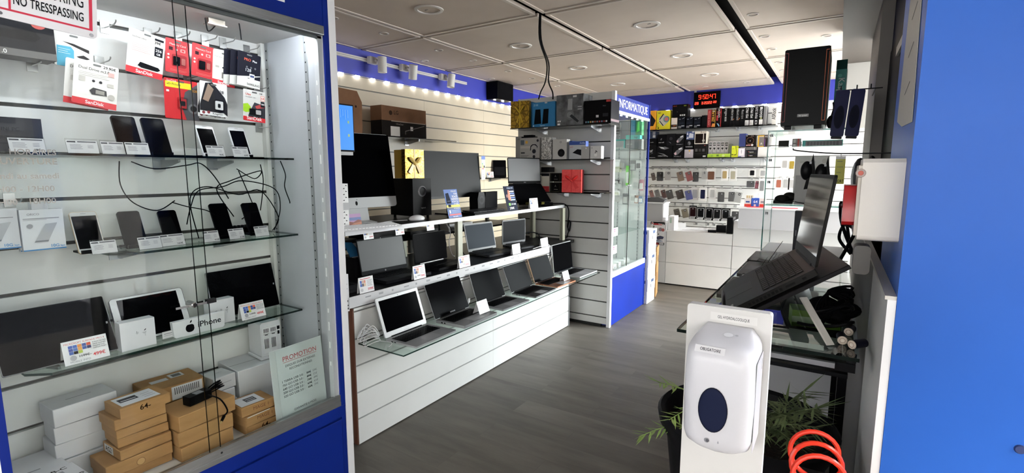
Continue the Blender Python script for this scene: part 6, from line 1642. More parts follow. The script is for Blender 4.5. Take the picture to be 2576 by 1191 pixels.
for i, (y0, y1) in enumerate(((378, 388), (388, 399))):
    B(1878, y0, 1906, y1, ('upper', 'lower')[i] + ' of two flat dark boxes with a red mark under the ring-light box', '26262a', [('t', .25, .4, .3, 'rapoo', 'd0d0d0', 'l', .01), ('c', .2, .6, .1, 'c83a2a'), ('r', .2, .2, .9, .24, '7a7a3a')], dep=.14)
B(1907, 341, 1923, 369.5, 'yellow-edged box picturing a grey tower on the lower rear shelf', 'c89a1e', [('r', .22, .06, 1, .9, '6a625e'), ('p', [(.4, .2), (.6, .4), (.8, .2)], 'b8b0a8'), ('t', .3, .84, .1, 'RUND', 'e0d8c0', 'l', .01)])
B(1923.5, 341, 1938, 369.5, 'dark violet-edged box beside the yellow-edged one', '3a3434', [('r', 0, .05, .12, .7, '5a2a7a'), ('t', .1, .84, .12, 'RAZER', 'd8d0cc', 'l', .02), ('r', .3, .1, .8, .7, '2a2626')])
for (x0, y0, x1, y1, l_, m_) in ((1876, 370, 1904, 377.5, 'flat grey tray under the ring-light box', '55534f'), (1907, 370, 1937, 398.5, 'white box under the yellow-edged and violet-edged boxes', 'd8d6d4')):
    B(x0, y0, x1, y1, l_, m_, [('r', .8, .0, .82, 1, 'b8b4b0')], dep=.16)

# hooks and hanging phone cases on the rear wall
hk = peg((0, 0, 0), .2, 0, label='chrome peg hook on the rear slat wall among the phone cases', group='chrome hooks on the rear wall', up=.02)
hk_used = [0]
def hook_at(px, zg):
    x = P(px, 500, Y=YB).x
    if hk_used[0] == 0: hk.location = (x, YB - .001, zg)
    else: clone(hk, (x, YB - .001, zg), 0)
    hk_used[0] += 1
def darker(h, k=.72):
    return ''.join('%02x' % int(int(h[i:i + 2], 16) * k) for i in (0, 2, 4)) + h[6:]
def case_pack(px, top, bot, w, label, mat, style, turn=0, zg=1.614, yf=8.11, group='phone cases on the rear wall', hook=True):
    mat = darker(mat)
    a = P(px, top, Y=yf)
    c = P(px, bot, Y=yf)
    h_ = a.z - c.z
    wd = w * (yf + .5) / 1258.7 * .97
    t = thing('phone_case_pack', label, 'phone case', (a.x, yf, a.z), 0, group, rot=(0, turn, 0))
    b_ = MB()
    if style == 'bag':       # coloured case in a clear bag
        b_.prism(rrect(wd, h_ * .7, .012, 4, 0, -h_ * .64), 'y', -.006, .006, mat)
        b_.prism(rrect(wd * .34, h_ * .17, .008, 4, wd * .12, -h_ * .42), 'y', -.0075, -.006, '2a2a2c').add([(wd * .12, -.008, -h_ * .38), (wd * .2, -.008, -h_ * .42), (wd * .12, -.008, -h_ * .46), (wd * .05, -.008, -h_ * .42)], [(3, 2, 1, 0)], 'c8c8ca')
        b_.build('case', t)
        MB().prism([(-wd * .62, -h_), (wd * .62, -h_), (wd * .62, -h_ * .3), (wd * .3, 0), (-wd * .3, 0), (-wd * .62, -h_ * .3)], 'y', -.011, -.0095, 'clearbag').build('clear_bag', t)
        return t
    if style == 'box':       # printed sleeve with a window
        b_.prism(rrect(wd, h_, .006, 3, 0, -h_ / 2), 'y', -.008, .008, 'd6d4d2')
        b_.build('sleeve', t)
        MB().prism(rrect(wd * .62, h_ * .66, .01, 4, 0, -h_ * .5), 'y', -.0105, -.008, mat).build('case', t)
        return t
    if style == 'black':
        b_.prism(rrect(wd, h_, .006, 3, 0, -h_ / 2), 'y', -.008, .008, '141416')
        b_.art((-wd / 2, -.008, -h_), NY, UP, wd, h_, [('r', .06, .02, .8, .14, 'd8d8da'), ('r', .7, .14, .94, .16, 'c8c8ca'), ('r', .2, .06, .7, .09, '3a3a3c')], .0006)
        b_.build('sleeve', t)
        q_ = MB().prism(rrect(wd * .84, h_ * .74, .012, 4, 0, -h_ * .46), 'y', -.0115, -.008, 'b8b8bas').prism(rrect(wd * .74, h_ * .68, .01, 4, 0, -h_ * .46), 'y', -.013, -.0115, mat)
        q_.add([(-wd * .1, -.0135, -h_ * .2), (wd * .1, -.0135, -h_ * .2), (wd * .1, -.0135, -h_ * .26), (-wd * .1, -.0135, -h_ * .26)], [(3, 2, 1, 0)], '8a8a8c')
        q_.build('case', t)
        return t
    if style == 'card':      # header card with product
        b_.prism(rrect(wd, h_, .006, 3, 0, -h_ / 2), 'y', -.002, .002, 'dcdad8')
        b_.build('backing_card', t)
        MB().prism(rrect(wd * .68, h_ * .6, .012, 4, 0, -h_ * .56), 'y', -.01, -.002, mat).build('case', t)
    return t
z1, z2, z3, z4 = 1.614, 1.317, 1.035, .735
rows_ = [
    (1640, 428, 455, 9, 'black and tan phone case at the cabinet end of the top row', '4a3a30', 'bag', -.25, z1),
    (1661, 423, 456, 15, 'black case in a white-printed pack in the top row', '1a1a1c', 'bag', 0, z1),
    (1681, 423, 454, 14, 'clear cable pack with a pink header in the top row', 'd0cac8', 'bag', 0, z1),
    (1707, 423, 457, 14, 'tan phone case hanging askew in the top row', 'b08a6a', 'bag', -.25, z1),
    (1728, 423, 457, 14, 'bright red phone case in the top row', 'a82226', 'bag', -.3, z1),
    (1751, 423, 458, 13, 'black phone case with a red corner tag in the top row', '1a1a1c', 'bag', 0, z1),
    (1772, 423, 452, 10, 'plain white slim case next to the green pack', 'd0cecc', 'bag', 0, z1),
    (1790, 423, 457, 20, 'brown case on a green card in the top row', '8a5436', 'card', 0, z1),
    (1824, 426, 454, 14, 'white box with a golden window in the top row', 'd8b878', 'box', 0, z1),
    (1845, 426, 456, 15, 'white box with a cream window in the top row', 'd8d0b4', 'box', 0, z1),
    (1893, 426, 445, 14, 'white box with dark earphones in the top row', '1e1c22', 'box', 0, z1),
    (1920, 426, 446, 14, 'white pack with a violet earpiece in the top row', 'd4d2d4', 'box', 0, z1),
    (1889, 449, 472, 16, 'clear bag with a black cable under the earphones box', '3a3a3c', 'bag', 0, 1.462),
    (1907, 448, 475, 7, 'narrow blue and pink pack hanging under the top row', 'c84a6a', 'bag', .1, 1.462),
    (1918, 449, 487, 13, 'tall grey box hanging beside the blue and pink pack', 'a0a0a2', 'box', 0, 1.462),
    (1635, 472, 498, 9, 'pink phone case at the cabinet end of the second row', 'c88a84', 'bag', -.3, z2),
    (1649, 470, 499, 11, 'grey phone case near the cabinet in the second row', '8a8884', 'bag', -.3, z2),
    (1665, 470, 500, 11, 'red-brown phone case in the second row', '7a3a30', 'bag', -.3, z2),
    (1680, 470, 502, 15, 'black and brown wallet case in the second row', '2a201c', 'bag', -.28, z2),
    (1705, 470, 502, 17, 'dark brown phone case in the second row', '4a3024', 'bag', -.3, z2),
    (1728, 470, 504, 15, 'bright blue phone case in the second row', '2a3ca8', 'bag', -.25, z2),
    (1749, 472, 504, 17, 'white and blue cable box in the second row', 'e4e4e8', 'box', 0, z2),
    (1769, 472, 506, 16, 'white and blue box with a dark screen window in the second row', '20264a', 'box', 0, z2),
    (1793, 473, 502, 15, 'plain white charger box in the second row', 'e6e6e6', 'box', 0, z2),
    (1815, 473, 509, 14, 'black case with a pale ring in a clear bag', '1c1c1e', 'bag', 0, z2),
    (1842, 473, 508, 14, 'grey see-through case in the second row', '77777a', 'bag', 0, z2),
    (1862, 473, 511, 14, 'white case leaning in a clear bag at the end of the second row', 'd6d6d4', 'bag', .15, z2),
    (1699, 517, 548, 13, 'grey-brown phone case at the near end of the third row', '77705e', 'bag', -.25, z3),
    (1719, 517, 549, 14, 'khaki phone case in the third row', '8a7c5c', 'bag', -.25, z3),
    (1744, 518, 551, 17, 'dark red leather wallet case in the third row', '3a1a1c', 'black', 0, z3),
    (1764, 521, 553, 17, 'black boxed case with a white foot, first in the third row', '0c0c0e', 'black', 0, z3),
    (1785, 522, 555, 17, 'black boxed case with a white foot, second in the third row', '0c0c0e', 'black', 0, z3),
    (1805, 524, 556, 18, 'black boxed case with a camera hole, third in the third row', '1c1c1e', 'black', 0, z3),
    (1827, 525, 556, 18, 'black boxed case with a camera hole, fourth in the third row', '1c1c1e', 'black', 0, z3),
    (1852, 523, 555, 17, 'all-black case in a dark bag at the counter end of the third row', '0a0a0c', 'bag', 0, z3)]
for i, (px, tp_, bt, w_, l_, mt, st_, tn, zg) in enumerate(rows_):
    t = case_pack(px, tp_, bt, w_, l_, mt, st_, tn, zg, 8.095 + .032 * (i % 2))
    hook_at(px, zg - .006)
for px in (1722, 1755, 1785, 1800, 1822):
    hook_at(px, z4)
q = MB().box(-.5, -.004, -.012, .5, 0, .0, '1a1a1c')
for i, (z, px0, px1) in enumerate(((z1 + .0035, 1636, 1930), (z2 + .0035, 1636, 1880), (z3 + .0035, 1677, 1862), (z4 + .0035, 1700, 1830))):
    xa, xb = P(px0, 500, Y=YB).x, P(px1, 500, Y=YB).x
    MB().box(xa, -.003, -.004, xb, -.0005, .004, '2a2826s').build('hook_rail', None, (0, YB, z + .006), label=('top', 'second', 'third', 'lowest')[i] + ' dark hook rail on the rear slat wall, counted from the shelves down', cat='rail', group='hook rails on the rear wall')

# ---------------------------------------------------------------- counter
CY = 6.82
co = thing('shop_counter', 'white L-shaped shop counter in front of the rear wall', 'counter', (-1.5, 7.1, 0))
q = loc(co)
for z0, z1_ in ((.02, .309), (.315, .60), (.606, .735)):
    q.box(-1.905, CY, z0, -1.075, CY + .018, z1_, 'whitelam')
q.box(-1.905, CY + .018, .02, -1.075, CY + .5, .72, '9a9a9c').box(-1.9, CY + .01, 0, .9, CY + .4, .02, '2a2a2a')
q.build('low_front', co)
loc(co).box(-1.93, CY - .004, .735, -1.075, CY + .55, .752, 'e2e2e2').build('low_worktop', co, bev=.001)
q = loc(co)
for z0, z1_ in ((.02, .306), (.312, .60), (.606, .925)):
    for xa, xb in ((-1.069, .1), (.106, 1.2)):
        q.box(xa, CY, z0, xb, CY + .018, z1_, 'whitelam')
q.box(-1.069, CY + .018, .02, 1.2, CY + .6, .925, 'd2d2d4')
q.build('high_front', co)
q = loc(co)
for z0, z1_ in ((.02, .309), (.315, .86)):
    q.box(-2.55, CY - .002, z0, -1.91, CY + .018, z1_, 'c8c8ca')
q.box(-2.55, CY + .018, .02, -1.91, CY + .35, .86, 'c0c0c2')
q.build('end_front', co)
ub = thing('counter_cabinet', 'pale grey box section raised on the high part of the counter', 'cabinet', (-.3, CY, .86))
loc(ub).box(-.985, CY - .22, .862, .9, CY - .001, 1.098, 'b4b4b8').build('carcass', ub)
loc(ub).box(-.995, CY - .23, 1.0985, .9, CY + .12, 1.116, 'e4e4e4').build('top_board', ub)
b_ = MB().box(-.27, -.06, 0, .27, .06, .006, 'd8283a')
p_ = P(1950, 522, Y=CY)
b_.build('red_strip', None, (p_.x - .02, CY - .13, 1.1166), label='flat red and white strip lying on the raised grey counter box', cat='sign')
ul = thing('counter_cabinet', 'pale grey box on the counter beside the INFORMATIQUE cabinet', 'cabinet', (-2.1, 7.0, .8606))
loc(ul).box(-2.5, 6.9, .8606, -2.0, 7.15, 1.105, 'a8a8aa').box(-2.0, 6.9, .8606, -1.985, 7.15, 1.105, 'd8d8da').build('carcass', ul)
loc(ul).box(-2.51, 6.89, 1.1055, -1.97, 7.16, 1.12, 'dedee0').build('top_board', ul)
b_ = MB().prism([(-.13, 0), (.12, 0), (.14, .03), (.05, .07), (-.1, .06)], 'y', -.07, .07, '4a4a4c')
p_ = P(1650, 504, Y=7.0)
b_.build('wrapped_device', None, (p_.x, 7.02, 1.1206), label='grey plastic-wrapped device on the box beside the INFORMATIQUE cabinet', cat='device')
carton('card_reader_box', (-1.862, 6.95, .7526), (.085, .2, .19), 'small white upright box on the low counter end', 'box', 'e0e0e2', arts={'-y': [('r', .3, .5, .6, .9, 'a8c0b0')]})
ps = MB().box(0, -.002, 0, .195, 0, .315, 'dcdadc')
ps.art((0, -.002, 0), NY, UP, .195, .315, [('r', 0, .88, 1, 1, '1a1a1c'), ('r', .2, .86, .8, .93, 'a8262a'), ('c', .12, .93, .05, 'd8d8da'), ('c', .12, .93, .03, 'b82a2e'), ('t', .95, .885, .045, 'PERIBOX', 'e8e8ea', 'r', .01), ('r', .2, 0, 1, .1, '1a1a1c'), ('r', .2, .0, .6, .08, '8a2226'), ('r', .65, .02, .95, .08, 'd0d0d2'), ('c', .7, .68, .08, '8a8088'), ('c', .88, .66, .07, 'a85a5a'), ('p', [(.4, .5), (.5, .6), (.46, .48)], '1a1a1c'), ('p', [(.15, .7), (.2, .84), (.3, .8), (.22, .68)], '6a7a6a'), ('p', [(.3, .3), (.7, .4), (.96, .36), (.9, .26), (.5, .24)], '3a3e5a'), ('p', [(.2, .2), (.6, .24), (.95, .16), (.6, .12)], '8a94a8'), ('p', [(.5, .45), (.6, .5), (.62, .44)], '2a2a2c')], .0005)
ps.build('parts_poster', None, (-2.128, CY - .0025, .545), label='poster of accessories with red and black bands on the counter end', cat='poster')
def onc(px, py): return P(px, py, Z=.7526)
b_ = MB().at((0, 0, 0), rx=R(-20)).box(-.055, 0, .001, .055, .001, .07, 'e4e4e4').at((0, .05, 0), rx=R(20)).box(-.055, 0, 0, .055, .001, .068, 'd8d8d8')
p_ = onc(1714, 573)
b_.build('tent_card', None, (p_.x, min(p_.y, 7.28), .7526), label='blank white tent card on the low counter', cat='card')
b_ = MB()
b_.prism([(-.19, -.06), (.1, -.1), (.2, .04), (-.05, .08)], 'z', 0, .003, 'd8d8da').prism([(-.1, -.02), (.16, -.06), (.2, .08), (0, .1)], 'z', .0032, .006, 'e2e2e4')
b_.build('loose_papers', None, (-1.56, 7.08, .7526), label='loose white papers lying on the low counter', cat='papers')
b_ = MB()
for i in range(6):
    a = i * 1.05
    b_.add([(.02 * math.cos(a), .02 * math.sin(a), .003), (.1 * math.cos(a), .1 * math.sin(a), .03 + .05 * (i % 2)), (.12 * math.cos(a + .5), .12 * math.sin(a + .5), .012), (.03 * math.cos(a + .6), .03 * math.sin(a + .6), .05)], [(0, 1, 2, 3)], 'clearbag')
b_.build('plastic_wrapping', None, (-1.42, 7.0, .7596), label='crumpled clear plastic wrapping on the low counter', cat='wrapping')
for i, (x, y, d, l_) in enumerate(((-1.24, 7.0, (.12, .1, .09), 'black square device in the middle of the low counter'), (-1.34, 6.9, (.1, .06, .03), 'flat black gadget at the front edge of the low counter'), (-1.12, 6.95, (.07, .2, .21), 'tall black device at the raised end of the low counter'))):
    carton('black_device', (x, y, .7526), d, l_, 'device', '121214s', R(10 * i) if i < 2 else 0)
b_ = MB()
b_.ball((0, 0, .055), (.08, .06, .055), 'clearbag', 8)
b_.build('plastic_bag', None, (-1.24, 6.9, .7526), label='puffed clear plastic bag beside the black square device', cat='bag') if False else None
for (x0, y0, x1, l_, mt, it) in ((1873, 500, 1890, 'white and red battery pack box on the raised counter', 'd8d4d2', [('r', 0, 0, 1, .35, 'c83a2a'), ('r', .2, .5, .8, .7, '2a4a8a')]), (1890.5, 499, 1909, 'blue box marked 64 on the raised counter', '1f4fb0', [('t', .3, .45, .3, '64', 'e8e8f0', 'l', .02), ('r', .35, .0, .65, .3, 'd8d8dc')]), (1911, 500, 1926, 'second white and red battery pack box beyond the blue box', 'd8d4d2', [('r', 0, 0, 1, .35, 'c83a2a'), ('r', .2, .5, .8, .7, '8a8a92')])):
    fbox('battery_box', x0, y0, x1, 1.116, CY - .1, .08, l_, 'box', mt, it, 'small boxes on the raised counter')
zt = P(1880, 500, Y=CY - .1).z
fbox('battery_box', 1877, 492, 1896, zt, CY - .09, .06, 'pale battery blister lying on the white and red box', 'box', 'd0c8b4', [('r', .1, .2, .2, .9, 'b89a5a'), ('r', .4, .2, .5, .9, 'b89a5a'), ('r', .7, .2, .8, .9, '6a625a')], 'small boxes on the raised counter')
# stack of white boxes beside the INFORMATIQUE cabinet
bxs = [('r', .1, .4, .4, .9, 'c8c8ca'), ('r', .45, .65, .8, .9, '3a4a6a'), ('r', .4, .2, .48, .5, '3a3a3c')]
for i in range(6):
    carton('white_box', (-1.85 + .004 * (i % 2), 5.80, .002 + i * .1455), (.135, .28, .144), ('lowest', 'second', 'third', 'fourth', 'fifth', 'topmost')[i] + ' white printed box of the stack beside the INFORMATIQUE cabinet' + (', counted from the floor' if 0 < i < 5 else ''), 'box', 'dededf', 0, 'white boxes beside the INFORMATIQUE cabinet', {'-y': bxs if i % 2 else [('p', [(.2 + .25 * (k % 3), .2 + .25 * (k // 3)), (.28 + .25 * (k % 3), .26 + .25 * (k // 3)), (.3 + .25 * (k % 3), .24 + .25 * (k // 3))], '6a6a6e') for k in range(9)], '+x': bxs if i % 2 else [('p', [(.15 + .22 * (k % 4), .2 + .25 * (k // 4)), (.2 + .22 * (k % 4), .28 + .25 * (k // 4)), (.22 + .22 * (k % 4), .25 + .25 * (k // 4))], '6a6a6e') for k in range(12)]})
b_ = MB().at((0, 0, 0), rz=R(12)).box(-.01, -.16, 0, .0, .12, .62, 'cardboard').box(-.07, -.16, .02, -.01, .12, .58, 'a87f52')
b_.box(.0002, -.1, .2, .0008, -.04, .3, '2a2018').box(.0002, -.02, .42, .0008, .05, .5, '2a2018')
b_.build('flat_cardboard', None, (-1.83, 6.2, .001), label='flattened brown cardboard leaning behind the white box stack', cat='cardboard')

# ---------------------------------------------------------------- right-hand side of the doorway
PX, PYF = .142, 1.51
structure('pillar', MB().prism([(PX, PYF), (.40, PYF)] + [(.40 + .12 * math.sin(a * .157), PYF + .12 - .12 * math.cos(a * .157)) for a in range(1, 11)] + [(.52, 2.1), (PX, 2.1)], 'z', -.05, 3.1, 'bluedoor'))
q = MB().cyl((0, 0, 0), (0, -.004, 0), .011, .009, '1a2a5a', 14)
q.build('screw_cap', None, (.388, PYF, .927), label='small dark blue cap low on the bright blue pillar', cat='cap')
ps = MB()
pts = [(1.66, 2.15), (1.90, 2.15), (1.96, 1.70), (1.9, 1.69), (1.8, 1.674), (1.56, 1.668)]
ps.prism(pts, 'x', PX - .0022, PX - .0012, 'a8a49c')
for i in range(3):
    ps.prism([(1.70, 1.78 + .1 * i), (1.80, 1.76 + .1 * i), (1.80, 1.764 + .1 * i), (1.70, 1.784 + .1 * i)], 'x', PX - .0028, PX - .0022, '55524e')
ps.build('paper_notice', None, (0, 0, 0), label='curling pale paper notice on the shaded side of the blue pillar', cat='notice')
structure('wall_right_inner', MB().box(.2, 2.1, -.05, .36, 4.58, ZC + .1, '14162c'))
structure('window_2', MB().box(.195, 2.6, 1.2, .199, 3.9, 2.2, '07070a').box(.185, 2.55, 1.1, .199, 2.6, 2.12, 'a8a39c').box(.185, 2.6, 2.08, .199, 3.0, 2.12, 'a8a39c'))
structure('trim_2', MB().box(.14, 3.55, 0, .199, 4.6, 2.5, '4c4642'))
structure('trim_3', MB().box(-.043, 5.5, 1.93, .35, 5.55, 2.5, 'e0dcd6'))
structure('wall_low', MB().box(.124, 1.515, 0, .1415, 2.1, 1.235, 'dad9d8').box(.124, 2.1, 0, .1395, 4.7, 1.235, '5e5a55').box(.118, 1.513, 1.2355, .1415, 4.7, 1.245, 'c0bdb8').box(.1235, 1.5125, 0, .1415, 1.5149, 1.2354, 'e6e6e8'))  # rear length of the white panel coloured dark to paint in its shade

# alarm sounder
al = thing('alarm_sounder', 'white alarm box with a red lens on the shaded side of the blue pillar', 'alarm', (.09, 1.68, 1.37))
q = loc(al)
q.prism([(1.60, 1.375), (1.60, 1.572), (1.61, 1.582), (1.78, 1.582), (1.79, 1.572), (1.79, 1.375), (1.78, 1.368), (1.61, 1.368)], 'x', .052, PX - .0005, 'd8d2ca')
q.build('housing', al, bev=.006)
q = loc(al).prism([(1.605, 1.38), (1.605, 1.565), (1.785, 1.565), (1.785, 1.38)], 'x', .044, .052, 'b8b0a6')
q.add([(.0475 + .0 * a, 1.5995, 1.545) for a in range(3)], [], 'b8b0a6')
q.cyl((.049, 1.602, 1.545), (.049, 1.5985, 1.545), .012, .011, '9a8a84', 14).cyl((.049, 1.5985, 1.545), (.049, 1.598, 1.545), .007, .006, 'a84a3a', 12)
q.build('back_plate', al, bev=.003)
q = loc(al).prism([(1.62, 1.415), (1.62, 1.5), (1.63, 1.512), (1.765, 1.512), (1.775, 1.5), (1.775, 1.415), (1.765, 1.405), (1.63, 1.405)], 'x', .016, .044, 'a8181cs')
q.box(.012, 1.64, 1.45, .016, 1.755, 1.456, '7a1014s').build('red_lens', al, bev=.004, label='red lens')
gb = MB().prism(rrect(.042, .085, .012, 5), 'y', 0, .07, '6a6660')
gb.build('socket_box', None, (.075, 1.78, 1.2895), label='grey rounded socket box on the low panel under the alarm', cat='socket box')

# glass display table
GT = 1.035
gt = thing('display_table', 'long glass-topped display table along the low white panel', 'table', (-.15, 2.6, 0))
loc(gt).box(-.408, 1.635, GT - .010, .085, 3.56, GT, 'shelfglass').box(-.4085, 1.633, GT - .0102, .0855, 1.6349, GT + .0002, '0d1412s').box(-.4105, 1.633, GT - .0102, -.4081, 3.56, GT + .0002, '1c2a28s').build('glass_top', gt)
q = loc(gt).box(-.38, 1.68, .975, .08, 1.71, 1.0, '0c0c0es').box(-.2, 1.665, .985, .03, 1.68, 1.0, '66666a').box(-.38, 3.5, .975, .08, 3.53, 1.0, '0c0c0es').box(.05, 1.71, .975, .08, 3.5, 1.0, '0c0c0es').box(-.38, 1.71, .975, -.35, 3.5, 1.0, '0c0c0es')
for x in (-.37, .07):
    for y in (1.70, 2.6, 3.5):
        q.cyl((x, y, 1.0), (x, y, GT - .0102), .012, .012, '1a1a1c', 10)
q.build('top_frame', gt)
for x in (-.38, .05):
    for y in (2.15, 3.5):
        loc(gt).box(x, y, 0, x + .03, y + .03, .975, '0c0c0es').build('leg', gt)
loc(gt).box(-.38, 2.12, .80, .08, 3.52, .815, '141416').build('lower_shelf', gt)

def L2(**k): return k
# large laptop on its tilted stand
LM = ((-.057, 1.70, 1.279), R(-79.1), R(33.5))
big = laptop(LM[0], LM[1], R(130.3), .365, .25, 'large black laptop on a tilted stand beside the hand gel dispenser', 'laptops on the glass display table', '121110s', '131211s', '0a0a09', bezel='1e1e1f', screen='mirrorscreen', tilt=LM[2], th=.02, bz=(.006, .01, .028), keyrows=6, tp=False)
q = MB()
q.box(-.045, -.245, .02, .06, -.165, .0205, '232120s').build('touchpad', big.children[0])
q = MB().box(.14, -.235, .0201, .165, -.228, .0208, '8a8884').build('sticker', big.children[0])
q = MB()
for i in range(9):
    q.box(.1815, -.19 + i * .011, .006, .1829, -.183 + i * .011, .014, '030303')
q.box(.1815, -.085, .007, .1829, -.06, .013, '050505').box(.1815, -.04, .007, .1829, -.03, .013, '050505')
q.build('side_ports', big.children[0])
st = thing('laptop_stand', 'dark tilted laptop stand with a pale rear leg on the glass table', 'laptop stand', (-.1, 1.7, GT))
q = MB()
q.T = Matrix.Translation(-Vector((-.1, 1.7, GT))) @ Matrix.Translation(LM[0]) @ Matrix.Rotation(LM[1], 4, 'Z') @ Matrix.Rotation(LM[2], 4, 'X')
q.box(-.165, -.262, -.018, .19, .07, -.006, '131213s').box(-.165, -.268, -.018, .19, -.262, .012, '131213s')
q.build('plate', st, bev=.002)
e0, e1 = Vector((-.066, 1.742, 1.165)), Vector((.014, 1.70, GT + .006))
q = loc(st)
dv = (e1 - e0).normalized()
sv = Vector((.008, .008, 0))
q.add([e0 - sv, e0 + sv, e1 + sv, e1 - sv] + [p_ + Vector((.004, -.004, .003)) for p_ in (e0 - sv, e0 + sv, e1 + sv, e1 - sv)], [(3, 2, 1, 0), (4, 5, 6, 7), (0, 1, 5, 4), (1, 2, 6, 5), (2, 3, 7, 6), (3, 0, 4, 7)], 'b8b4ac')
q.build('rear_leg', st, label='pale grey rear leg')
q = loc(st)
for y in (1.60, 1.82):
    q.tube([(-.26, y, 1.125), (-.27, y, 1.08), (-.24, y, GT + .007), (-.1, y, GT + .007)], .004, '131213s', 6, 4)
q.build('base_wire', st)
# smaller laptops behind it
gR = 'laptops on the glass display table'
small = laptop((-.15, 2.33, GT + .001), R(-90), R(112), .40, .235, 'first grey laptop behind the large tilted one', gR, '35332fs', '37352fs', '1c1b1a', screen='0c0c0dg', back='2a2826s')
l2 = laptop((-.15, 2.82, GT + .001), R(-90), R(112), .40, .235, 'second grey laptop behind the large tilted one', gR, '2b2a28s', '2f2d2as', '191817', screen='0c0c0dg', back='222120s')
l3 = laptop((-.165, 3.25, GT + .001), R(-90), R(110), .37, .235, 'third dark laptop behind the large tilted one, near the glass showcase', gR, '272625s', '2b2927s', '161515', screen='0c0c0dg', back='1c1b1bs')
def side_card(pos, w, h, label, mat, tilt=R(28)):
    t = thing('price_card', label, 'price card', pos, R(-90), 'dark-backed price cards on the glass table')
    b_ = MB().at((0, 0, .001), rx=-tilt).box(-w / 2, 0, 0, w / 2, .002, h, mat)
    b_.art((-w / 2, 0, .001), NY, UP, w, h, card_art('', '', '', 'laptop'), .0004)
    b_.build('front_leaf', t)
    MB().at((0, .0, .001), rx=R(80)).box(-w / 2, 0, 0, w / 2, .002, .05, mat).build('foot', t)
side_card((-.30, 2.52, GT + .022), .09, .11, 'dark-backed price card on the first grey laptop, seen from behind', '2a2826')
side_card((-.29, 3.02, GT + .022), .09, .13, 'dark-backed price card on the second grey laptop, seen from behind', '242322')
b_ = MB()
p0, p1 = P(1866, 716, Y=2.12), P(1884, 672, Y=2.12)
b_.add([(0, 0, 0), (.03, .02, .006), (.05, .0, .06), (.035, -.02, .085), (.022, .01, .08), (.01, -.03, .03), (.06, .02, .1), (.04, .03, .09)], [(0, 1, 2, 5), (5, 2, 3, 4), (1, 7, 6, 2), (0, 5, 4, 7)], 'clearbag').add([(.004, -.004, .0), (.018, .0, .0), (.045, 0, .085), (.03, -.005, .08)], [(0, 1, 2, 3)], 'd2d0cc')
b_.build('crumpled_wrapper', None, (-.325, 2.16, GT + .0225), label='crumpled clear wrapper standing at the front of the first grey laptop', cat='wrapper')
# cells, leads
for i, (x, y, l_, rz) in enumerate(((.045, 1.745, 'stout battery lying nearest the stand leg', R(4)), (.068, 1.715, 'stout battery lying nearest the low panel', R(-38)), (.062, 1.85, 'stout battery lying behind the two nearest ones', R(-10)))):
    t = thing('battery', l_, 'battery', (x, y, GT + .0136), rz, 'batteries on the glass table')
    MB().cyl((0, .0, 0), (0, .05, 0), .013, .013, '12121e', 20).cyl((0, -.0012, 0), (0, 0, 0), .0118, .013, 'b8a898s', 20).build('cell', t)
    q = MB().cyl((0, -.0012, 0), (0, -.0022, 0), .0105, .0095, 'd0c0b0s', 20).cyl((0, -.0022, 0), (0, -.0042, 0), .004, .0035, 'dcd0c4s', 14)
    q.add([(r * math.cos(i_ * .3142), -.0023, r * math.sin(i_ * .3142)) for r in (.0065, .0078) for i_ in range(20)], [(i_, (i_ + 1) % 20, 20 + (i_ + 1) % 20, 20 + i_) for i_ in range(20)], '7a6a60')
    q.build('terminal', t)
for i, (pl, l_) in enumerate((
        ([(.02, 2.0, 1.24), (.045, 1.98, 1.31), (.06, 2.05, 1.35), (.03, 2.12, 1.36), (.02, 2.2, 1.30), (.06, 2.2, 1.247)], 'black cable arching up beside the large laptop screen'),
        ([(.06, 2.3, 1.247), (.03, 2.2, 1.40), (.015, 2.1, 1.44), (.02, 2.05, 1.38), (.05, 2.0, 1.30), (.08, 2.0, 1.247)], 'black cable curling behind the alarm'))):
    cable('black_lead', pl, .0055, '08080a', l_, 'cable', 'leads on the glass table')
q = MB()
for i, (x, y, z, r) in enumerate(((0, 0, .03, .05), (.03, .06, .04, .05), (-.03, .1, .04, .05), (.02, .13, .08, .04))):
    q.ball((x, y, z), (r, r * .9, r * .6), '09090bf', 8)
for i in range(5):
    q.tube([(.03 * math.cos(i), .02 * i, .02), (.05, .03 + .02 * i, .07 + .01 * i), (-.02, .05 + .015 * i, .09), (-.05 + .01 * i, .02 * i, .04), (.0, .03 * i, .015)], .005, '0b0b0d')
for pl in ([(.0, .03, .006), (.04, -.07, .03), (.05, -.12, .045), (.01, -.13, .03), (-.03, -.1, .02), (.0, -.02, .05), (.04, .01, .08)], [(-.02, .13, .006), (.01, .01, .04), (.05, -.05, .07), (.03, -.09, .09), (-.02, -.07, .06), (-.06, .01, .03)], [(-.1, -.07, .006), (-.05, -.1, .012), (-.02, -.07, .03), (.01, -.03, .02), (.03, .06, .006)]):
    q.tube(pl, .0055, '08080a')
q.build('adapter_bundle', None, (.02, 1.97, GT + .001), label='tangled black power adapters and cords beside the low panel', cat='power adapter')

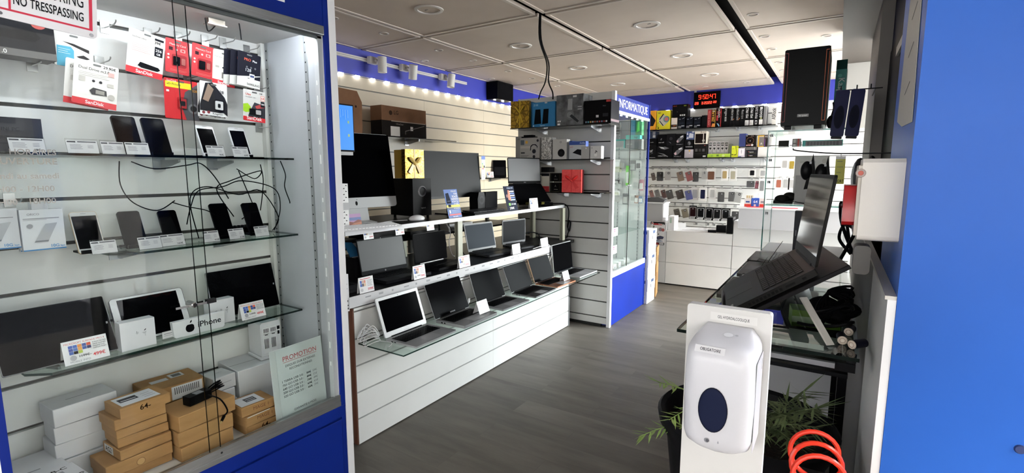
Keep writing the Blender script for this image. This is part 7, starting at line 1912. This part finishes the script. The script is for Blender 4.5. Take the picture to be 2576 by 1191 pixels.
# glass showcase on the table end, with the computer tower on top
sc = thing('glass_showcase', 'frameless glass showcase at the far end of the display table', 'showcase', (-.17, 3.83, .99))
X0, X1, YA, YC, ZT = -.392, .06, 3.60, 4.06, 1.805
loc(sc).box(X0, YA, ZT - .01, X1, YC, ZT, 'shelfglass').box(X0 - .001, YA - .001, ZT - .0102, X1, YA - .0001, ZT + .0002, 'tealedge').box(X0 - .002, YA, ZT - .0102, X0 - .0001, YC, ZT + .0002, 'tealedge').build('glass_top', sc)
loc(sc).box(X0, YA, 1.036, X0 + .006, YC, ZT - .0105, 'glass').box(X0 - .0005, YA - .002, 1.036, X0 + .0065, YA - .0002, ZT - .0105, 'tealedge').box(X0 - .0005, YC, 1.036, X0 + .0065, YC + .002, ZT - .0105, 'tealedge').build('glass_side', sc)
loc(sc).box(X1 - .006, YA, 1.036, X1, YC, ZT - .0105, 'glass').build('glass_side', sc)
loc(sc).box(X0 + .007, YA + .01, 1.33, X1 - .007, YC - .01, 1.337, 'shelfglass').box(X0 + .007, YA + .008, 1.33, X1 - .007, YA + .0099, 1.337, 'tealedge').build('glass_shelf', sc)
loc(sc).box(X0 + .007, YA + .01, 1.70, X1 - .007, YC - .01, 1.706, 'shelfglass').build('glass_shelf', sc)
loc(sc).box(X0, YA, 1.02, X1, YC, 1.035, 'c8c8ca').box(X0, YA, 0, X1, YC, 1.02, 'c0c0c4').build('base', sc)
q = loc(sc)
for z in (ZT - .03, 1.62, 1.48, 1.28):
    loc(sc).cyl((X0 + .02, YA + .02, z - .008), (X0 + .02, YA + .02, z + .008), .009, .009, '9a9c9em', 10).build('glass_connector', sc)
q.prism([(X0 + .006, ZT - .011), (X0 + .08, ZT - .011), (X0 + .09, ZT - .05), (X0 + .07, ZT - .055), (X0 + .02, ZT - .03)], 'y', YA + .012, YA + .016, 'shelfglass')
q.build('glass_gusset', sc)
tw = thing('computer_tower', 'black computer tower with orange edge lines on top of the glass showcase', 'computer', (-.208, YA + .02, ZT))
w, h, d = .238, .46, .40
q = MB().box(-w / 2, 0, .024, w / 2, d, .024 + h, '0b0b0cs').box(w / 2, .02, .03, w / 2 + .001, d, h + .01, 'b4b2ae')
q.build('casing', tw, bev=.003)
q = MB().prism([(-w / 2, .03), (-w / 2 + .006, .026), (w / 2 - .006, .026), (w / 2, .03), (w / 2, h + .016), (w / 2 - .008, h + .022), (-w / 2 + .008, h + .022), (-w / 2, h + .016)], 'y', -.022, 0, '0a0a0bs')
q.box(-.03, -.0235, .075, .03, -.022, .092, '55534fs').art((-.03, -.0235, .075), NY, UP, .06, .017, [('t', .5, .25, .5, 'be quiet!', 'b8b4ae', 'c', .01)], .0004)
q.build('front_panel', tw, bev=.003)
q = MB()
for sx in (-1, 1):
    mt = 'c85a1e' if sx > 0 else '8a2a2a'
    x0, x1 = sx * (w / 2 - .020), sx * (w / 2 - .004)
    for xx in (x0, x1):
        q.box(min(xx - .0012, xx + .0012), -.0232, .05, max(xx - .0012, xx + .0012), -.0222, h + (.0 if xx == x0 else -.01), mt)
    q.box(min(x0, x1), -.0232, .048, max(x0, x1), -.0222, .051, mt).box(min(x0, x1), -.0232, h - .001, max(x0, x1), -.0222, h + .002, mt)
q.build('edge_line', tw, label='orange edge lines')
for sx in (-.08, .08):
    for y in (.03, .36):
        MB().box(sx - .02, y - .015, 0, sx + .02, y + .015, .024, '08080as').build('foot', tw)
ks = MB().box(-.03, 0, 0, .03, .06, .40, '1f8a80').box(-.03, 0, .4, .03, .06, .46, '123e3a').box(.03, 0, 0, .034, .06, .4, 'd0dad8')
ks.art((-.03, 0, 0), NY, UP, .06, .4, [('t', .3, .86, .085, 'Kaspersky', 'e4f0ee', 'l', .01, -math.pi / 2), ('c', .4, .9, .03, '5ac0b4'), ('r', 0, 0, 1, .2, '2a6a64')], .0006)
ks.build('software_stand', None, (-.03, 3.98, ZT + .0006), label='teal upright stand lettered Kaspersky behind the computer tower', cat='display stand')

# things in and around the showcase
carton('keyboard_box', (-.1, 3.86, 1.7064), (.22, .14, .04), 'turquoise-framed keyboard box on the top glass shelf of the showcase', 'box', '2fa59a', arts={'-y': [('r', .08, .12, .98, .88, '77797a')] + [('r', .12 + .08 * i, .2 + .2 * j, .18 + .08 * i, .34 + .2 * j, '4a4c4e') for i in range(10) for j in range(3)]})
carton('bottle_box', (-.245, 3.86, 1.7064), (.05, .08, .055), 'small grey and red box beside the turquoise-framed keyboard box', 'box', '8a8480', arts={'-y': [('r', .6, 0, .8, 1, 'b83a2a'), ('r', .1, .1, .4, .9, 'c8c4be'), ('r', .1, .4, .5, .5, '55504c')]})
carton('mouse_box', (-.32, 3.86, 1.7064), (.06, .08, .045), 'dark box at the open glass edge of the showcase top shelf', 'box', '33332f')
q = MB().box(-.1, -.001, 0, .1, .001, .31, 'd4d2cc')
q.art((-.1, -.001, 0), NY, UP, .2, .31, [('r', .15, .86, .6, .9, 'bcb8b0'), ('c', .86, .9, .05, 'c4c0b8'), ('r', .3, .2, .36, .26, '5a5a5a')], .0004)
q.build('pale_sheet', None, (-.155, 3.95, 1.3376), label='pale printed sheet standing on the middle glass shelf of the showcase', cat='sheet')
carton('grey_box', (-.19, 3.74, 1.3376), (.075, .12, .185), 'tall plain grey box on the middle glass shelf of the showcase', 'box', '8e8c8a')
q = MB().ball((0, 0, .03), (.045, .03, .028), '1c1b1a', 10).ball((.04, .03, .045), (.04, .03, .03), '222120', 10).box(-.05, -.02, 0, .06, .05, .02, '161615')
q.build('game_controller', None, (-.30, 3.74, 1.338), label='dark grey handheld device with leads on the middle glass shelf', cat='device')
cable('thin_lead', [(-.25, 3.72, 1.36), (-.2, 3.66, 1.352), (-.12, 3.63, 1.345), (-.06, 3.62, 1.345)], .003, '1a1a1a', 'thin dark lead lying along the middle glass shelf edge', 'cable')
mo_ = lambda s: [('c', .55, .35, .2, '8a8a8e'), ('c', .55, .35, .17, '3a3b40'), ('p', [(.42, .26), (.48, .45), (.55, .33), (.62, .45), (.68, .26), (.62, .28), (.6, .34), (.55, .28), (.5, .34), (.48, .28)], 'a8a8ac'), ('t', .5, .74, .1, s, '77777c', 'c', .01)]
carton('phone_box', (-.185, 3.7, 1.0356), (.06, .1, .26), 'dark grey phone box marked 10 at the foot of the showcase', 'box', '3c3d42', arts={'-y': [('t', .5, .4, .14, '10', '77777c', 'c', .01)]})
carton('phone_box', (-.115, 3.67, 1.0356), (.07, .1, .235), 'dark grey phone box with a round emblem at the foot of the showcase', 'box', '303136', arts={'-y': mo_('5G')})
for px, py0, py1, x, mt, l_ in ((1890 + 85, 400, 427, 0, 'd8d4d0', 'white small pack hanging beyond the showcase glass'), (1993, 401, 430, 0, 'c8a82a', 'yellow small pack hanging beyond the showcase glass'), (1960, 448, 477, 0, 'c86a4a', 'white and orange pack in the lower row beyond the showcase'), (1978, 447, 478, 0, 'd8d6d4', 'white cable pack in the lower row beyond the showcase'), (1993, 448, 478, 0, 'e0dedc', 'second white cable pack in the lower row beyond the showcase')):
    case_pack(px, py0, py1, 14, l_, mt, 'box', 0, 1.6, group='packs beyond the showcase')
    hook_at(px, 1.614 - .006 if py0 < 430 else 1.462)

# rod with hanging things between the showcase and the window post
rd = MB().tube([(-.178, 0, .008), (-.16, 0, -.002), (.0, 0, -.018), (.139, 0, -.02)], .003, '2a2a2c', 6, 3)
rd.build('display_rod', None, (0, 2.6, 1.642), label='thin dark display rod sticking out over the laptops', cat='rod') if False else None
rod = thing('display_rod', 'thin dark display rod reaching out over the laptops from the window wall', 'rod', (.198, 2.6, 1.625))
MB().tube([(-.375, 0, .026), (-.36, 0, .016), (-.2, 0, .0), (-.002, 0, 0)], .003, '2a2a2c', 6, 3).build('rod_wire', rod)
MB().box(-.004, -.02, -.03, 0.0015, .02, .03, '3a3a3c').build('wall_plate', rod)
for i, (x, l_) in enumerate(((-.098, 'first black headset in a triangular pouch hanging from the rod'), (-.042, 'second black headset in a triangular pouch hanging nearer the yellow box'))):
    t = thing('headset', l_, 'headset', (x, 2.598, 1.627 - .012 * i), R(0), 'headsets hanging from the rod')
    MB().tube([(.0, 0, .002), (0, 0, .0), (0, 0, -.01)], .001, '8a8a8c', 5, 2).build('hang_wire', t)
    q = MB().prism([(0, 0), (.022, -.15), (-.028, -.158)], 'y', -.012, .012, '0b0b0c')
    q.build('pouch', t)
    q = MB().ball((-.022, -.004, -.075), (.024, .018, .042), '0e0e10s', 12).box(-.012, -.02, -.045, -.004, -.012, -.035, 'a8a8aa')
    q.build('ear_cup', t)
yb_ = carton('cable_box', (.004, 2.6, 1.495), (.036, .05, .118), 'narrow yellow-green box hanging at the wall end of the rod', 'box', '8f8c1e', arts={'-y': [('r', .15, .8, .7, .83, '55541a'), ('r', .15, .6, .8, .63, '6a681e'), ('r', .15, .4, .6, .43, '6a681e'), ('t', .15, .06, .1, 'PORT', '1e1e0a', 'l', .02), ('r', 0, .9, 1, 1, 'a8a8a4')]}) 
MB().tube([(0, 0, 0), (0, 0, .012)], .0015, '8a8a8c', 5, 0).build('hang_loop', yb_).location = (0, 0, .118)
q = MB()
for i, (x, y, z, rx, ry, rz) in enumerate(((0, 0, -.08, .03, .04, .08), (.03, .03, -.14, .035, .04, .07), (-.01, .05, -.2, .03, .04, .06), (.04, .02, -.04, .02, .03, .05))):
    q.ball((x, y, z), (rx, ry, rz), 'bag', 8)
q.build('black_bag_bundle', None, (.075, 2.62, 1.607), label='bundle of black bagged goods hanging beside the yellow-green box', cat='bag')
# pair of tall speakers on a wire rack
rk = thing('wire_rack', 'thin black wire rack holding two tall speakers on the window post', 'rack', (.139, 3.72, 1.97))
q = loc(rk).tube([(-.03, 3.25, 1.975), (.16, 3.25, 1.975)], .003, '121214', 6, 0).tube([(.13, 3.25, 1.975), (.13, 3.55, 1.975)], .003, '121214', 6, 0)
for x in (-.02, .05, .11):
    q.tube([(x, 3.25, 1.975), (x, 3.245, 1.998)], .003, '121214', 6, 0)
q.build('wire', rk)
for i, x in enumerate((-.024, .042)):
    t = thing('tall_speaker', ('first', 'second')[i] + ' tall dark blue speaker hanging from the wire rack, counted from the computer tower', 'speaker', (x, 3.2, 1.722), 0, 'tall speakers on the wire rack', rot=(0, R(3.5), 0))
    MB().prism(rrect(.062, .24, .012, 4, 0, .13), 'y', 0, .055, '15173as').build('cabinet', t, bev=.003)
    q = MB()
    q.add([(.02 * math.cos(k * .35) * (1 if math.cos(k * .35) > 0 else 1.2), -.0012, .11 + .06 * math.sin(k * .35)) for k in range(18)], [tuple(range(18))], '0d0e1e')
    q.build('cone', t)
    MB().prism(rrect(.05, .012, .005, 3, 0, .004), 'y', .004, .05, '0c0c14s').build('foot', t)
q = MB().ball((0, 0, 0), (.022, .03, .04), '121214', 10)
q.tube([(0, 0, .03), (.01, .0, .08), (.005, .05, .12)], .005, '101012')
q.build('round_headset', None, (-.062, 3.66, 1.8458), label='round black headset between the computer tower and the tall speakers', cat='headset')

# hand gel dispenser on its board
bd = thing('dispenser_stand', 'white upright board stand with a GEL HYDROALCOOLIQUE label', 'stand', (-.163, 1.045, 0))
q = MB().prism(rrect(.155, 1.282, .006, 3, 0, .641), 'y', -.011, .011, 'bebcba')
q.build('board', bd, bev=.0015)
q = MB()
q.art((-.032, -.0115, 1.2555), NY, UP, .085, .016, [('r', 0, 0, 1, 1, 'c8c6c4'), ('t', .5, .3, .36, 'GEL HYDROALCOOLIQUE', '3a3a3e', 'c', .008, 0, .68)], .0004)
q.build('paper_label', bd, label='paper label GEL HYDROALCOOLIQUE')
MB().box(-.16, -.16, -.0, .16, .16, .012, 'c0bebc').build('foot_plate', bd)
dp = thing('gel_dispenser', 'white hand gel dispenser marked OBLIGATOIRE with a dark oval window', 'dispenser', (-.158, 1.0335, 1.03))
q = MB()
# rings of a rounded box, front sloping away at top and rounded at the foot
W2 = .0615
prof = [(-.004, .085, .028, .022), (.004, .097, .044, .008), (.014, .105, .056, .001), (.03, .109, .060, 0), (.1, .111, .0615, 0), (.175, .109, .0605, 0), (.192, .105, .059, 0), (.2, .097, .056, 0), (.206, .085, .053, 0), (.2135, .05, .046, 0), (.2205, .012, .041, 0)]
rings = []
for z, dep, hw, back in prof:
    ring = []
    rr_ = min(.03, dep * .4)
    for (cx_, cy_, a0) in ((hw - rr_, -(dep - rr_), 0), (-(hw - rr_), -(dep - rr_), 90)):
        for k in range(9):
            a = R(a0 + 90 * k / 8)
            ring.append((cx_ + rr_ * math.cos(a), cy_ - rr_ * math.sin(a), z))
    ring += [(-hw, -back, z), (hw, -back, z)]
    rings.append(ring)
n_ = len(rings[0])
q.add([p_ for r_ in rings for p_ in r_], [(j * n_ + i, (j + 1) * n_ + i, (j + 1) * n_ + (i + 1) % n_, j * n_ + (i + 1) % n_) for j in range(len(rings) - 1) for i in range(n_)] + [tuple(range(n_)), tuple(range((len(rings) - 1) * n_ + n_ - 1, (len(rings) - 1) * n_ - 1, -1))], 'bcbbc0s')
shell_ = q.build('shell', dp, sharp=60)
q = MB()
q.box(W2 - .0005, -.085, .012, W2 + .0007, -.002, .18, 'b8b7bbs').box(W2 + .0002, -.02, .15, W2 + .0014, -.016, .17, 'b8b8bc')
q.build('side_cover', dp, bev=.0004)
q = MB()
n = 32
q.add([(-.004 + .0255 * math.cos(2 * math.pi * i / n), -.1116 - .0014 * f, .088 + .042 * s_ * math.sin(2 * math.pi * i / n)) for f, s_ in ((0, 1.02),) for i in range(n)], [tuple(range(n))], '12131e')
vs = []
for k in range(5):
    t_ = k / 4
    vs += [(-.004 + .0245 * (1 - t_ ** 2) ** .5 * math.cos(2 * math.pi * i / n) if k < 4 else -.004, -.1118 - .004 * t_, .088 + .041 * ((1 - t_ ** 2) ** .5 if k < 4 else 0) * math.sin(2 * math.pi * i / n)) for i in range(n)]
q.add(vs, [(k * n + i, k * n + (i + 1) % n, (k + 1) * n + (i + 1) % n, (k + 1) * n + i) for k in range(4) for i in range(n)], '1c2034g')
q.build('oval_window', shell_, label='dark oval window')
q = MB()
q.add([(-.012 + .0045 * math.cos(i * .4), -.1105, .027 + .0045 * math.sin(i * .4)) for i in range(16)], [tuple(range(16))], '77777c')
q.add([(-.0105 + .003 * math.cos(i * .4), -.1108, .027 + .003 * math.sin(i * .4)) for i in range(16)], [tuple(range(16))], '44444a')
q.add([(.008, -.1106, .032), (.0095, -.1106, .0275), (.008, -.1106, .0255), (.0065, -.1106, .0275)], [(0, 1, 2, 3)], '8a8a90')
q.build('sensor', shell_)
q = MB()
q.art((-.042, -.1062, .1915), NY, (0, .62, .785), .052, .0135, [('r', 0, 0, 1, 1, 'cac9cc'), ('t', .52, .3, .42, 'OBLIGATOIRE', '33333a', 'c', .01, 0, .68)], .0008)
q.build('paper_label', dp, label='paper label OBLIGATOIRE')
q = MB().at((.006, -.05, .2146), rx=R(11))
for r0, r1, mt in ((.0, .008, 'd4d4d8'), (.009, .0105, 'b8b8bc')):
    q.add([(r * math.cos(i * .3142), r * math.sin(i * .3142), .0) for r in (r0, r1) for i in range(20)], [(i, (i + 1) % 20, 20 + (i + 1) % 20, 20 + i) for i in range(20)], mt)
q.add([(.014 + .003 * math.cos(i * .4), .002 + .003 * math.sin(i * .4), 0) for i in range(16)], [tuple(range(16))], '9a9aa0')
q.build('lock', shell_)

# planter with thin dry leaves, coil and boxes under the table
pn = thing('planter', 'large black pot of dry thin-leaved plants behind the dispenser board', 'plant pot', (-.22, 1.84, 0))
MB().lathe([(.17, 0), (.19, .02), (.255, .60), (.285, .66), (.29, .69), (.28, .70), (.265, .69), (.25, .62), (.0, .62)], '131315', 40).build('pot', pn)
q = MB().lathe([(.25, .622), (.15, .632), (0, .628)], 'soil', 24)
q.build('soil', pn)
fr = MB()
fr2 = MB()
rs = random.Random(3)
def frond(mb, base, tip, n, L, mat, droop=.25):
    base, tip = Vector(base), Vector(tip)
    mid = (base + tip) / 2 + Vector((0, 0, .04))
    pts = smooth_path([base, mid, tip], 6)
    mb.tube(pts, (.0028, .001), mat, 5, 0)
    for k in range(n):
        t_ = .25 + .75 * k / n
        i_ = min(int(t_ * (len(pts) - 1)), len(pts) - 2)
        o = pts[i_].lerp(pts[i_ + 1], t_ * (len(pts) - 1) - i_)
        d = (pts[i_ + 1] - pts[i_]).normalized()
        s_ = d.cross(Vector((rs.uniform(-.5, .5), rs.uniform(-.5, .5), 1))).normalized() * (1 if k % 2 else -1)
        e = (d * rs.uniform(.3, 1) + s_ * rs.uniform(.5, 1) + Vector((0, 0, -droop * rs.random()))).normalized() * L * rs.uniform(.6, 1.1)
        wv = e.cross(Vector((0, 0, 1))).normalized() * .0042
        mb.add([o - wv * .4, o + e * .4 - wv, o + e, o + e * .4 + wv, o + wv * .4], [(0, 1, 2, 3, 4)], mat)
for tip in ((.14, -.2, .82), (.2, -.16, .84), (.17, -.2, .74), (.22, -.18, .86), (.06, -.2, .78), (.22, -.1, .76), (.18, -.12, .88), (.08, -.18, .85)):
    frond(fr, (.05 + rs.uniform(-.05, .05), rs.uniform(-.1, .1), .63), tip, 34, .095, 'darkleaf', .5)
for tip in ((-.27, -.12, .80), (-.30, -.22, .63), (-.2, -.22, .72)):
    frond(fr2, (-.1, rs.uniform(-.1, .1), .63), tip, 22, .06, 'leaf', .25)
fr.build('foliage', pn)
fr2.build('foliage', pn, label='green tips of leaves')
bx = MB().box(-.12, -.13, 0, .12, .13, .742, '121214')
bx.art((-.12, -.13, 0), NY, UP, .24, .742, [('r', .02, .84, .6, .97, '3a3a3c'), ('t', .06, .88, .07, 'ROON', '77777a', 'l', .01), ('r', .02, .97, .6, .99, '55555a'), ('r', .02, .74, .3, .8, '8a8a8c')], .0006)
bx.build('dark_box', None, (-.012, 1.38, .001), label='tall dark box with grey lettering beside the dispenser board', cat='box')
co_ = MB()
pts = []
for k in range(0, 76):
    a = k * 2 * math.pi / 24
    t_ = k / 75
    pts.append((-.004 + .022 * t_ + .057 * math.cos(a), .12 - .20 * t_, .062 + .057 * math.sin(a)))
co_.tube(pts, .0062, 'd8321cs', 8, 0)
co_.build('coiled_hose', None, (.0, 1.385, .7433), label='orange-red coiled hose lying on the tall dark box', cat='hose')
b_ = MB().prism([(-.17, -.12), (.12, -.14), (.15, .1), (-.15, .12)], 'z', 0, .05, 'b4b2ac').box(-.14, -.1, .0505, .1, .08, .07, 'c4c2bc').box(-.16, -.13, .02, .12, -.125, .03, '8a8a2a')
b_.build('white_tray', None, (-.1, 2.3, .8156), label='pale tray of papers on the lower shelf of the glass table', cat='tray')
b_ = MB().at((0, 0, 0), rz=R(10)).box(-.1, -.06, 0, .1, .06, .08, '7a9a3a').box(-.1, -.0605, .02, .1, -.06, .05, 'd0d8b8')
b_.build('green_box', None, (-.05, 2.75, .8156), label='green and white box on the lower shelf of the glass table', cat='box')
b_ = MB().box(-.12, -.1, 0, .05, .1, .06, 'c8c8c6').box(-.12, -.1001, .02, .05, -.1, .04, 'c03a3a')
b_.build('white_red_box', None, (-.25, 2.55, .8156), label='white box with a red stripe on the lower shelf of the glass table', cat='box')

# ---------------------------------------------------------------- the street outside, seen only as a reflection in the case glass
def mirrored(px, py, x=7.0):
    p_ = P(px, py, X=2 * GX - x)
    return p_.y, p_.z
fa = MB().box(7, -12, -.1, 7.4, 3.3, 5.5, 'stucco').box(7.1, 3.3, -.1, 7.4, 4.8, 4.9, 'stucco')
structure('wall_street', fa)
y0, z0 = mirrored(135, 240)
y1, z1_ = mirrored(275, 310)
rf = MB().prism([(y0, z0 + .1), (y1 + .6, z1_), (y1 + .6, z1_ - .1), (y0, z0 - .05)], 'x', 6.3, 7.1, 'e8e6e2').prism([(y0 + .2, z0 - .06), (y1 + .5, z1_ - .11), (y1 + .5, z1_ - .4), (y0 + .2, z0 - 1.0)], 'x', 6.9, 7.0, 'rooftile')
rf.build('lean_to_roof', None, (0, 0, 0), label='sloping roof of the house across the street', cat='roof')
y0, z0 = mirrored(75, 245)
y1, z1_ = mirrored(140, 390)
sh_ = MB().box(6.86, y0, z1_ - 1.2, 6.99, y1, z0, '2a62b8')
for i in range(5):
    sh_.box(6.84, y0 + .08, z0 - .12 - i * .05, 6.86, y1 - .08, z0 - .1 - i * .05, '16386e')
sh_.build('blue_shutter', None, (0, 0, 0), label='blue shutter on the house across the street', cat='shutter')
y0, _z = mirrored(205, 400)
MB().cyl((6.85, y0, -.06), (6.85, y0, 1.6), .05, .05, 'd8d2c8', 12).build('drain_pipe', None, (0, 0, 0), label='pale drain pipe on the house across the street', cat='pipe')
y0, z0 = mirrored(0, 245)
y1, z1_ = mirrored(60, 330)
MB().box(6.9, y0 - 1.2, z1_, 6.99, y1, z0 + .3, 'e8e8e8').box(6.88, y0 - 1.1, z1_ + .1, 6.9, y1 - .1, z0 + .2, '3a4048g').build('street_window', None, (0, 0, 0), label='white framed window of the house across the street', cat='window')
structure('wall_opposite', MB().box(-9, -9.4, -.1, 9, -9, 6.5, 'stucco'))
